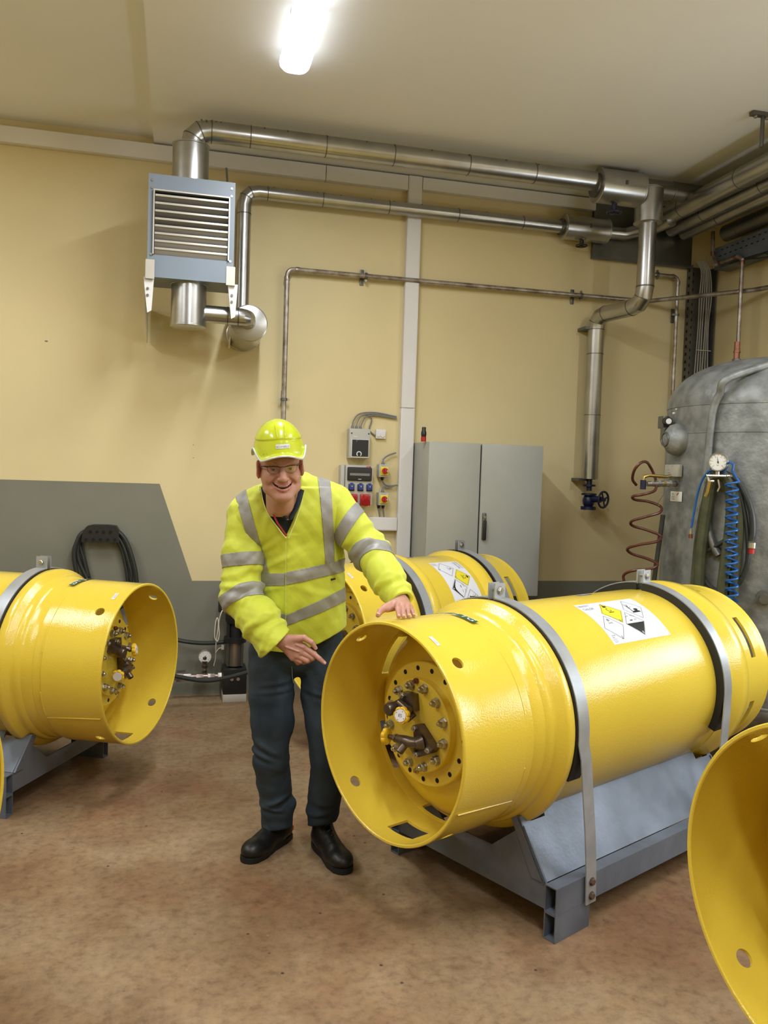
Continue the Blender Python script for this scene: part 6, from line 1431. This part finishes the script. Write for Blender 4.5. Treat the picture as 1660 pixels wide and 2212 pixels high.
# crown ribs
for sx in (-0.016, 0.016):
    pts = []
    for i in range(9):
        z = 0.098+0.006*i; m_ = (np.abs(VM[:, 0]-sx*(0.9+0.02*i)) < 0.003) & (np.abs(VM[:, 2]-z) < 0.0025) & (VM[:, 1] > 0)
        if m_.any(): pts.append(MHh @ Vector((sx*(0.9+0.02*i), float(VM[m_, 1].max())-0.0008, z)))
    if len(pts) > 3: G().tube(pts, [0.0008]+[0.0020]*(len(pts)-2)+[0.001], 8).build('helmet_rib', 'helmet', hel)
# name strip on the front
g = G(); c = []
def hs(x, z, off):
    m_ = (np.abs(VM[:, 0]-x) < 0.004) & (np.abs(VM[:, 2]-z) < 0.004) & (VM[:, 1] > 0.05); return MHh @ Vector((x, float(VM[m_, 1].max() if m_.any() else 0.11)+off-0.0012, z))
xs = [-0.026+0.052*i/8 for i in range(9)]; z0_, z1_ = 0.060, 0.0755
g.add([hs(-x-0.004, z, 0.0022) for z in (z0_, z1_) for x in xs], [(i, i+1, 10+i, 9+i) for i in range(8)], 0)
vs, fs = text_mesh('BÖHMERLE', 0.0105, 'CENTER'); g.add([hs(-x*0.92-0.004, z0_+0.003+y, 0.0028) for x, y in vs], fs, 1)
g.build('helmet_name_strip', ['paper', 'inkgrey'], hel, fix=False)

# ---- clothes ----
def V3(x, y, Y): return np.array(PY(x, y, Y))
def folds(seed, amp, freq, n=7, dirs=None):
    r = random.Random(seed); P_ = [((r.uniform(-1, 1), r.uniform(-1, 1), r.uniform(-1, 1)) if dirs is None else tuple(d+r.uniform(-.25, .25) for d in dirs), freq*r.uniform(0.6, 1.7), r.uniform(0, 6.28)) for _ in range(n)]
    def fn(X, Y, Z):
        o = 0
        wx = 0.6*np.sin(9*Z+3*X)+0.5*np.sin(13*X-7*Z+1); wz = 0.5*np.sin(11*X+5*Y)+0.4*np.sin(8*Z+2)
        for d, f_, p in P_:
            q = np.sin((d[0]*X+d[1]*Y+d[2]*Z)*f_+p+1.2*wx+0.8*wz); o = o+q*np.abs(q)
        return -amp*o/n**0.5
    return fn
rows = [(1050, 575, 700), (1080, 548, 735), (1110, 542, 742), (1150, 546, 744), (1200, 548, 744), (1250, 547, 743), (1300, 549, 744), (1350, 550, 749), (1400, 552, 756), (1440, 553, 760)]
def torso_fld(ins, h, ylo=2.95):
    f = Fld((0.10, 3.05, 0.90), (1.02, 3.78, 1.70), h)
    z, cx, cy, a, b = [], [], [], [], []
    for y, l, r in rows:
        Y = 3.36+(y-1050)/350*0.14; A, B = PY(l, y, Y), PY(r, y, Y); z.append(A.z*0.5+B.z*0.5); cx.append((A.x+B.x)/2); cy.append(Y+0.005); a.append((B.x-A.x)/2-ins)
        b.append(np.interp(y, [1050, 1110, 1200, 1300, 1440], [0.075, 0.115, 0.135, 0.145, 0.140])-ins)
    o = np.argsort(z); g = lambda t: list(np.array(t)[o]); f.stack(g(z), g(cx), g(cy), g(a), g(b), 2.3, 0)
    f.cap(V3(600, 1062, 3.36), RSH+np.array((0.012, 0, 0.0)), 0.062-ins, 0.078-ins, k=0.05); f.cap(V3(655, 1052, 3.36), LSH+np.array((-0.01, 0, 0)), 0.062-ins, 0.078-ins, k=0.05)
    f.cap(V3(560, 1130, 3.38), V3(705, 1115, 3.36), 0.085-ins, 0.085-ins, k=0.05)
    return f
hem_n = np.cross(V3(752, 1352, 3.42)-V3(683, 1392, 3.36), np.array((0.0, 1.0, -0.10)))
if hem_n[2] > 0: hem_n = -hem_n
YV = 3.24
def poly(pts, Y=YV): return [(PY(x, y, Y).x, PY(x, y, Y).z) for x, y in pts]
f = torso_fld(0.0, 0.0042)
fo = folds(3, 0.0022, 30, 6, (0.9, 0.2, 0.35)); f.disp(fo); f.disp(folds(11, 0.0019, 65, 6))
# drape folds running from the chest to the closing
def drag(X, Y, Z):
    q = 0
    for (p, d, w_, am, L_) in ((V3(600, 1225, 3.2), (1, .55), 0.012, 0.006, 0.10), (V3(585, 1190, 3.2), (1, .8), 0.012, 0.005, 0.09), (V3(570, 1290, 3.2), (1, .25), 0.010, 0.005, 0.08), (V3(650, 1250, 3.2), (1, .1), 0.014, 0.003, 0.12), (V3(690, 1290, 3.2), (1, -.3), 0.014, 0.003, 0.10), (V3(575, 1150, 3.2), (.3, 1), 0.012, 0.004, 0.10), (V3(735, 1240, 3.2), (-.7, .9), 0.012, 0.006, 0.07), (V3(738, 1215, 3.2), (-.4, .9), 0.009, 0.005, 0.06)):
        dx, dz = np.array(d)/math.hypot(*d); u = (X-p[0])*dx+(Z-p[2])*dz; v = -(X-p[0])*dz+(Z-p[2])*dx
        q = q-am*np.exp(-(u/L_)**2)*(np.exp(-(v/w_)**2)-0.6*np.exp(-((v-w_*1.8)/w_)**2))
    return q*(Y < 3.42)
f.disp(drag)
xa_, xb_ = PY(622, 1160, YV), PY(618, 1395, YV)
def placket(X, Y, Z): xl = xa_.x+(xb_.x-xa_.x)*(Z-xa_.z)/(xb_.z-xa_.z); return -0.0035*np.clip((X-xl)/0.004, 0, 1)*np.clip(1-(X-xl-0.03)/0.03, 0, 1)*(Y < 3.4)*(Z < xa_.z+0.01)
f.disp(placket)
f.half(V3(683, 1393, 3.36), hem_n)
f.polycut(poly([(621, 1162), (606, 1143), (586, 1116), (573, 1088), (565, 1052), (562, 1020), (560, 980), (662, 980), (660, 1020), (655, 1045), (648, 1088), (636, 1125)]), 2.9, 3.345)
f.cap(V3(614, 1120, 3.40), V3(606, 1010, 3.24), 0.070, 0.073, k=0.004, op='s')
Vj, Fj = f.mesh()
jacket = np_obj('jacket', Vj, Fj, ['hivis'], man, smooth=1)
# shirt with its own smaller neckline
f = torso_fld(0.013, 0.006)
f.cap(V3(615, 1105, 3.39), V3(612, 1072, 3.35), 0.074, 0.070, k=0.02)
f.polycut(poly([(623, 1119), (611, 1106), (598, 1086), (588, 1060), (584, 1000), (655, 1000), (651, 1062), (640, 1092)], 3.27), 2.9, 3.36)
f.cap(V3(616, 1115, 3.37), V3(606, 1000, 3.22), 0.060, 0.064, k=0.003, op='s')
f.half(V3(650, 1300, 3.4), (0, 0, -1))
Vs, Fs = f.mesh(); shirt = np_obj('shirt', Vs, Fs, 'navy', man, smooth=1)
for pts in (([(590, 1062), (596, 1086), (608, 1106), (620, 1122)], [(652, 1058), (645, 1084), (636, 1105), (626, 1122)])):
    P_ = [PY(x, y, 3.255-0.0003*(y-1060)) for x, y in pts]; G().tube(smooth_path(P_, 5), [0.011]*5+[0.010]*5+[0.009]*5+[0.006], 8).build('collar', 'navy', shirt)
P_ = [PY(x, y, Y) for x, y, Y in ((583, 1088, 3.262), (590, 1108, 3.247), (599, 1128, 3.240), (610, 1144, 3.238), (620, 1158, 3.238))]
sp = smooth_path(P_, 5); g = G(); vs = []
for i, q in enumerate(sp):
    d = (sp[min(i+1, len(sp)-1)]-sp[max(i-1, 0)]).normalized(); u = d.cross(Vector((0, -1, 0))).normalized(); vs += [q-u*0.0034, q+u*0.0034, q+u*0.0034+Vector((0, 0.002, 0)), q-u*0.0034+Vector((0, 0.002, 0))]
n = len(sp); g.add(vs, [(4*i+j, 4*i+(j+1) % 4, 4*i+4+(j+1) % 4, 4*i+4+j) for i in range(n-1) for j in range(4)]); g.build('lanyard', 'lanyard', man)
# sleeves
def sleeve_mesh(S_, E_, W_, rs, seed, cuffax, h=0.004, bend=(), tip=None):
    pts = [S_, S_*0.5+E_*0.5, E_, E_*0.5+W_*0.5, W_]
    lo = np.min(pts, 0)-0.13; hi = np.max(pts, 0)+0.13; f = Fld(lo, hi, h)
    f.chain(pts, rs, k=0.035)
    if tip is not None: f.cap(tip[0], tip[1], 0.030, 0.022, k=0.03)
    f.disp(folds(seed, 0.0036, 40, 7)); f.disp(folds(seed+5, 0.0018, 85, 6))
    d1 = (E_-S_)/np.linalg.norm(E_-S_); d2 = (W_-E_)/np.linalg.norm(W_-E_)
    def elbow(X, Y, Z):
        q = 0
        for j, (c, d, am, wd) in enumerate(((E_-d1*0.03, d1, .005, .014), (E_+d2*0.02, d2, .0055, .014), (E_+d2*0.065, d2+np.array((.3, 0, .2)), .004, .012), (E_-d1*0.09, d1+np.array((0.3, 0, -.3)), .004, .014), (W_-d2*0.06, d2+np.array((-.4, 0, .3)), .005, .011), (W_-d2*0.03, d2+np.array((.4, 0, .1)), .0045, .009), (W_-d2*0.10, d2+np.array((.3, 0, -.5)), .005, .012))+tuple(bend)):
            d = d/np.linalg.norm(d); t = (X-c[0])*d[0]+(Y-c[1])*d[1]+(Z-c[2])*d[2]+0.006*np.sin(30*(X+Z)+j*2); q = q-am*(np.exp(-(t/wd)**2)-0.7*np.exp(-((t-1.7*wd)/wd)**2))
        return q
    f.disp(elbow); f.half(W_, cuffax)
    f.cap(E_*0.25+W_*0.75, W_+d2*0.06, rs[-1]-0.017, rs[-1]-0.013, k=0.0, op='s')
    return f.mesh()
RC = W(598, 1389, 3.205); LC = np.array((0.842, 3.030, 1.166))
rd = (RC-REL)/np.linalg.norm(RC-REL); ld = (LC-LEL)/np.linalg.norm(LC-LEL)
Vr, Fr = sleeve_mesh(RSH+np.array((0.012, 0.0, -0.005)), REL, RC, [0.080, 0.080, 0.076, 0.076, 0.072], 21, np.array((0.70, -0.15, -0.68)), tip=(W(556, 1372, 3.24), W(579, 1408, 3.205)))
Vl, Fl = sleeve_mesh(LSH+np.array((-0.004, 0, -0.005)), LEL, LC, [0.078, 0.076, 0.074, 0.064, 0.049], 33, ld)
sl_r = np_obj('sleeve', Vr, Fr, 'hivis', jacket, smooth=1); sl_l = np_obj('sleeve', Vl, Fl, 'hivis', jacket, smooth=1)
# jeans
f = Fld((0.15, 3.22, 0.04), (0.92, 3.78, 1.12), 0.0048)
for l, r, y in ((596, 690, 1370), (594, 692, 1392), (590, 696, 1410)): f.cap(V3(l, y, 3.525), V3(r, y, 3.515), 0.100, 0.100, k=0.012)
def leg(rws, Ys):
    pts = []; rs = []
    for (y, l, r), Y in zip(rws, Ys): A, B = PY(l, y, Y), PY(r, y, Y); pts.append(np.array((A+B)/2)); rs.append((B.x-A.x)/2)
    f.chain(pts, rs, k=0.014)
    return pts
LA = leg([(1440, 536, 634), (1500, 537, 634), (1560, 543, 633), (1610, 548, 624), (1640, 548, 624), (1690, 556, 628), (1740, 562, 634), (1775, 564, 632)], [3.52, 3.51, 3.49, 3.48, 3.49, 3.52, 3.55, 3.56])
LB = leg([(1440, 652, 748), (1500, 652, 750), (1560, 664, 752), (1640, 672, 748), (1700, 668, 740), (1750, 664, 732), (1782, 664, 722)], [3.50, 3.48, 3.45, 3.43, 3.44, 3.46, 3.46])
f.disp(folds(5, 0.0034, 26, 7)); f.disp(folds(8, 0.0020, 60, 7))
def jfold(X, Y, Z):
    q = 0
    for (x, y, sx, d, w_, am, L_) in ((575, 1620, 0, (1, -.55), .012, .008, .07), (560, 1637, 0, (1, -.35), .010, .009, .06), (600, 1480, 0, (1, .15), .009, .004, .07), (600, 1497, 0, (1, .1), .008, .004, .07), (605, 1745, 0, (1, .45), .012, .012, .05), (590, 1765, 0, (1, -.1), .009, .007, .05), (690, 1760, 0, (1, .2), .010, .008, .05), (690, 1500, 0, (1, -.2), .009, .004, .06), (700, 1735, 0, (1, -.1), .012, .006, .05)):
        p = PY(x, y, 3.4); dx, dz = np.array(d)/math.hypot(*d); u = (X-p.x)*dx+(Z-p.z)*dz; v = -(X-p.x)*dz+(Z-p.z)*dx
        q = q-am*np.exp(-(u/L_)**2)*(np.exp(-(v/w_)**2)-0.8*np.exp(-((v+w_*1.8)/w_)**2))
    return q
f.disp(jfold)
f.cap(V3(618, 1741, 3.53), V3(628, 1735, 3.52), 0.030, 0.026, k=0.015)   # bulge of cloth above the hem
f.half(LA[-1]-np.array((0, 0, 0.030)), (0.12, -0.30, -1)); 
Vp, Fp = f.mesh(); jeans = np_obj('jeans', Vp, Fp, 'denim', man, smooth=1)
# seams
for pts, Y in (([(631, 1440), (632, 1460), (634, 1475)], 3.385),):
    G().tube([PY(x, y, Y) for x, y in pts], 0.0012, 6).build('fly_stitching', 'cable', jeans)
# shoes
def shoe(toe, heel, side):
    toe, heel = Vector(toe), Vector(heel); d = (toe-heel); L_ = d.length; d.normalize(); s = d.cross(Vector((0, 0, 1))).normalized()
    M_ = Matrix(((d.x, -s.x, 0, heel.x), (d.y, -s.y, 0, heel.y), (0, 0, 1, 0), (0, 0, 0, 1)))
    k = L_/0.31
    f = Fld((-0.03, -0.08, -0.01), (0.34*k+0.0, 0.08, 0.19), 0.003)
    f.cap((0.040, 0, 0.050), (0.10, 0, 0.055), 0.038, 0.040, k=0.02); f.cap((0.10*k, 0, 0.052), (0.20*k, 0.0, 0.042), 0.042, 0.043, k=0.03)
    f.ell((0.245*k, 0.0, 0.040), (0.065, 0.052, 0.042), k=0.02); f.ell((0.20*k, 0, 0.03), (0.07, 0.049, 0.035), k=0.02)
    f.cap((0.060, 0, 0.08), (0.055, 0, 0.165), 0.042, 0.045, k=0.03); f.cap((0.09, 0, 0.10), (0.185*k, 0, 0.065), 0.034, 0.028, k=0.03)
    f.half((0, 0, 0.016), (0, 0, -1)); f.half((0, 0, 0.175), (0, 0, 1)); V_, F_ = f.mesh()
    up = np_obj('shoe', V_, F_, 'shoe', man, M=M_, smooth=1)
    n = 72; ol = []
    for i in range(n):
        a = 2*PI*i/n; x = (0.5-0.5*math.cos(a)); w_ = np.interp(x, [0, .012, .05, .2, .45, .72, .88, .95, .985, 1], [0, .014, .028, .038, .038, .052, .046, .034, .020, 0]); ol.append((-0.006+x*(L_+0.008), w_*(1 if a < PI else -1)))
    g = G(); vs = [M_ @ Vector((x, y, z)) for z in (0.001, 0.010, 0.024) for x, y in (ol if z != 0.010 else [(x, y*1.04) for x, y in ol])]
    g.add(vs, [(j*n+i, j*n+(i+1) % n, (j+1)*n+(i+1) % n, (j+1)*n+i) for j in (0, 1) for i in range(n)]+[tuple(range(n-1, -1, -1)), tuple(range(2*n, 3*n))])
    g.build('sole', 'sole', up)
    G().box(M_ @ Vector((-0.004, 0, 0.042)), (0.02, 0.03, 0.022), R=M_.to_3x3()).build('heel_tab', 'orange', up)
    for i in range(3):
        for sd in (side,):
            c = M_ @ Vector((0.115*k+0.026*i, sd*0.036, 0.094-0.011*i)); g = G()
            for a in (0.3, 2.4, 4.5): g.tube([c, c+M_.to_3x3() @ Vector((0.008*math.cos(a), sd*0.004*math.sin(a), 0.008*math.sin(a)))], 0.0013, 5)
            g.build('eyelet', 'orange', up)
    for i in range(4):
        x = 0.11*k+0.025*i; z = 0.130-0.0130*i; G().tube([M_ @ Vector((x, -0.026, z-0.016)), M_ @ Vector((x+0.006, 0, z+0.004)), M_ @ Vector((x, 0.026, z-0.016))], 0.003, 6).build('lace', 'black', up)
tl, hl = PZ(528, 1866, 0.0), PZ(636, 1800, 0.0); tr, hr2 = PZ(750, 1890, 0.0), PZ(668, 1808, 0.0)
def fit(t_, h_, L_=0.315): d = (t_-h_).normalized(); return t_, t_-d*L_
a, b = fit(tl, hl); shoe(a, b, -1); a, b = fit(tr, hr2); shoe(a, b, 1)

# reflective tape: strips cut from the cloth and laid just above it
def tape(V_, F_, planes, parent, name='reflective_strip', off=0.0022, keep=None):
    bm = bmesh.new()
    ctr_ = V_[F_].mean(1); m = np.ones(len(F_), bool)
    for p, n in planes: m &= ((ctr_-p) @ n) < 0.02*np.linalg.norm(n)
    Fm = F_[m]; ids = np.unique(Fm); mp = {int(q): i for i, q in enumerate(ids)}
    vs = [bm.verts.new(V_[q]) for q in ids]
    for q in Fm:
        try: bm.faces.new([vs[mp[int(c)]] for c in q])
        except ValueError: pass
    for _ in range(2): bmesh.ops.smooth_vert(bm, verts=[v for v in bm.verts if not v.is_boundary], factor=0.5, use_axis_x=True, use_axis_y=True, use_axis_z=True)
    for p, n in planes:
        bmesh.ops.bisect_plane(bm, geom=bm.verts[:]+bm.edges[:]+bm.faces[:], plane_co=Vector(p), plane_no=Vector(n), clear_outer=True)
    if not bm.faces: bm.free(); return None
    bm.normal_update(); 
    for v in bm.verts: v.co += v.normal*off
    me = bpy.data.meshes.new(name); Mi = WM[parent.name].inverted(); bm.transform(Mi); bm.to_mesh(me); bm.free(); me.materials.append(MT['reflective']); me.shade_smooth()
    o = bpy.data.objects.new(name, me); COL.objects.link(o); o.parent = parent; WM[o.name] = WM[parent.name]
    md = o.modifiers.new('s', 'SOLIDIFY'); md.thickness = 0.0012; md.offset = 0; return o
def pl(a, b, Ya, Yb, keep, depth=(0.12, 1.0, 0.0)):
    # plane through two photo points on the cloth, running back into the body; keep = photo point on the kept side
    A, B, K = V3(*a, Ya), V3(*b, Yb), V3(*keep, (Ya+Yb)/2); n = np.cross(B-A, np.array(depth)); n /= np.linalg.norm(n)
    if (K-A) @ n > 0: n = -n
    return A, n
Yt = 3.24
dn = 'x'
tape(Vj, Fj, [pl((612, 1240), (742, 1212), Yt, Yt, (650, 1250), (0.12, 1, -0.05)), pl((614, 1268), (742, 1240), Yt, Yt, (650, 1240), (0.12, 1, -0.05)), pl((617, 1100), (617, 1400), Yt, Yt, (700, 1250))], jacket)
tape(Vj, Fj, [pl((556, 1244), (617, 1241), Yt, Yt, (590, 1255), (0.12, 1, -0.05)), pl((556, 1272), (617, 1268), Yt, Yt, (590, 1240), (0.12, 1, -0.05)), pl((616.5, 1100), (616.5, 1400), Yt, Yt, (580, 1250))], jacket)
tape(Vj, Fj, [pl((622, 1332), (742, 1278), Yt, Yt, (680, 1330), (0.12, 1, -0.08)), pl((622, 1357), (744, 1308), Yt, Yt, (680, 1320), (0.12, 1, -0.08)), pl((620, 1100), (620, 1400), Yt, Yt, (700, 1250))], jacket)
tape(Vj, Fj, [pl((560, 1326), (620, 1331), Yt, Yt, (590, 1340), (0.12, 1, -0.08)), pl((560, 1352), (620, 1356), Yt, Yt, (590, 1330), (0.12, 1, -0.08)), pl((619.5, 1100), (619.5, 1400), Yt, Yt, (580, 1250))], jacket)
tape(Vj, Fj, [pl((687, 1030), (706, 1228), 3.30, Yt, (720, 1100)), pl((714, 1034), (726, 1224), 3.30, Yt, (680, 1100)), pl((612, 1240), (742, 1212), Yt, Yt, (650, 1100), (0.12, 1, -0.05))], jacket)
tape(Vj, Fj, [pl((511, 1085), (550, 1215), 3.32, Yt, (580, 1150)), pl((533, 1068), (557, 1160), 3.32, Yt, (500, 1150)), pl((556, 1244), (617, 1241), Yt, Yt, (590, 1100), (0.12, 1, -0.05))], jacket)
def ringtape(V_, F_, S_, E_, t0, w_, parent, tilt=(0, 0, 0)):
    d = (E_-S_); L_ = np.linalg.norm(d); d = d/L_; n = d+np.array(tilt); n /= np.linalg.norm(n); c = S_+d*t0*L_
    return tape(V_, F_, [(c-n*w_/2, -n), (c+n*w_/2, n)], parent)
ringtape(Vr, Fr, RSH, REL, 0.585, 0.052, sl_r, (0.10, 0, 0)); ringtape(Vr, Fr, REL, RC, 0.10, 0.052, sl_r, (-0.25, 0, -0.12))
ringtape(Vl, Fl, LSH, LEL, 0.44, 0.050, sl_l, (0.35, 0, 0.20)); ringtape(Vl, Fl, LEL, LC, 0.14, 0.052, sl_l, (-0.25, 0, -0.12))
# pale binding round the neckline and the small black woven tag
P_ = [(621, 1162), (606, 1143), (586, 1116), (573, 1088), (565, 1052)]
def snap(x, y, Y0=3.05):
    # nearest jacket point met by this sight line, for seams that lie on the cloth
    o_ = np.array((0, 0, CAMZ)); d = np.array(ray(x, y)); d /= np.linalg.norm(d); v = Vj-o_; t_ = v @ d; r2 = (v*v).sum(1)-t_*t_; c = np.where(r2 < 0.007**2)[0]
    if len(c) == 0: return PY(x, y, 3.26)
    t0 = t_[c].min(); return Vector(o_+d*(t0-0.001))
for pts in (P_, [(621, 1162), (636, 1125), (648, 1088), (652, 1066)]):
    G().tube(smooth_path([snap(x+(-2.5 if pts is P_ else 2.5), y+1) for x, y in pts], 5), 0.0022, 6).build('neck_binding', 'hivisseam', jacket)
q = snap(720, 1251); G().bbox(q+Vector((0, -0.002, 0)), (0.020, 0.003, 0.008), 0.001, R=Matrix.Rotation(math.radians(-14), 3, 'Y')).build('woven_tag', 'black', jacket)
G().tube(smooth_path([snap(617.5, y)+Vector((0, -0.0005, 0)) for y in (1170, 1200, 1230, 1280, 1320, 1360, 1388)], 4), 0.0008, 6).build('front_seam', 'hivisseam', jacket)
for (tipc, tip2, rr) in ((HP[1], HP[0], 0.0065), (HP[3], HP[2], 0.0075)):
    d = (tipc-tip2); d /= np.linalg.norm(d); c = tipc+np.array((0, -0.0062, 0.0022)); u = Vector(d); n_ = Vector((0, -1, 0.25)).normalized(); s_ = u.cross(n_).normalized(); n_ = s_.cross(u).normalized()
    R = Matrix((s_, u, n_)).transposed(); G().bbox(Vector(c), (rr*1.35, rr*1.7, 0.0022), 0.001, R=R).build('finger_nail', 'nail', man)
for i in range(4):
    tp, md_ = HR[1][i], HR[0][i]; u = Vector(tp-md_).normalized(); n_ = Vector((0.1, -0.75, 0.65)).normalized(); s_ = u.cross(n_).normalized(); n_ = s_.cross(u).normalized(); R = Matrix((s_, u, n_)).transposed()
    G().bbox(Vector(tp)+n_*0.0072-u*0.0005, (0.0095, 0.0115, 0.002), 0.001, R=R).build('finger_nail', 'nail', man)
tp, md_ = HR[3], HR[2]; u = Vector(tp-md_).normalized(); n_ = Vector((-0.2, -0.8, 0.55)).normalized(); s_ = u.cross(n_).normalized(); n_ = s_.cross(u).normalized(); R = Matrix((s_, u, n_)).transposed(); G().bbox(Vector(tp)+n_*0.0078, (0.0115, 0.014, 0.002), 0.001, R=R).build('finger_nail', 'nail', man)
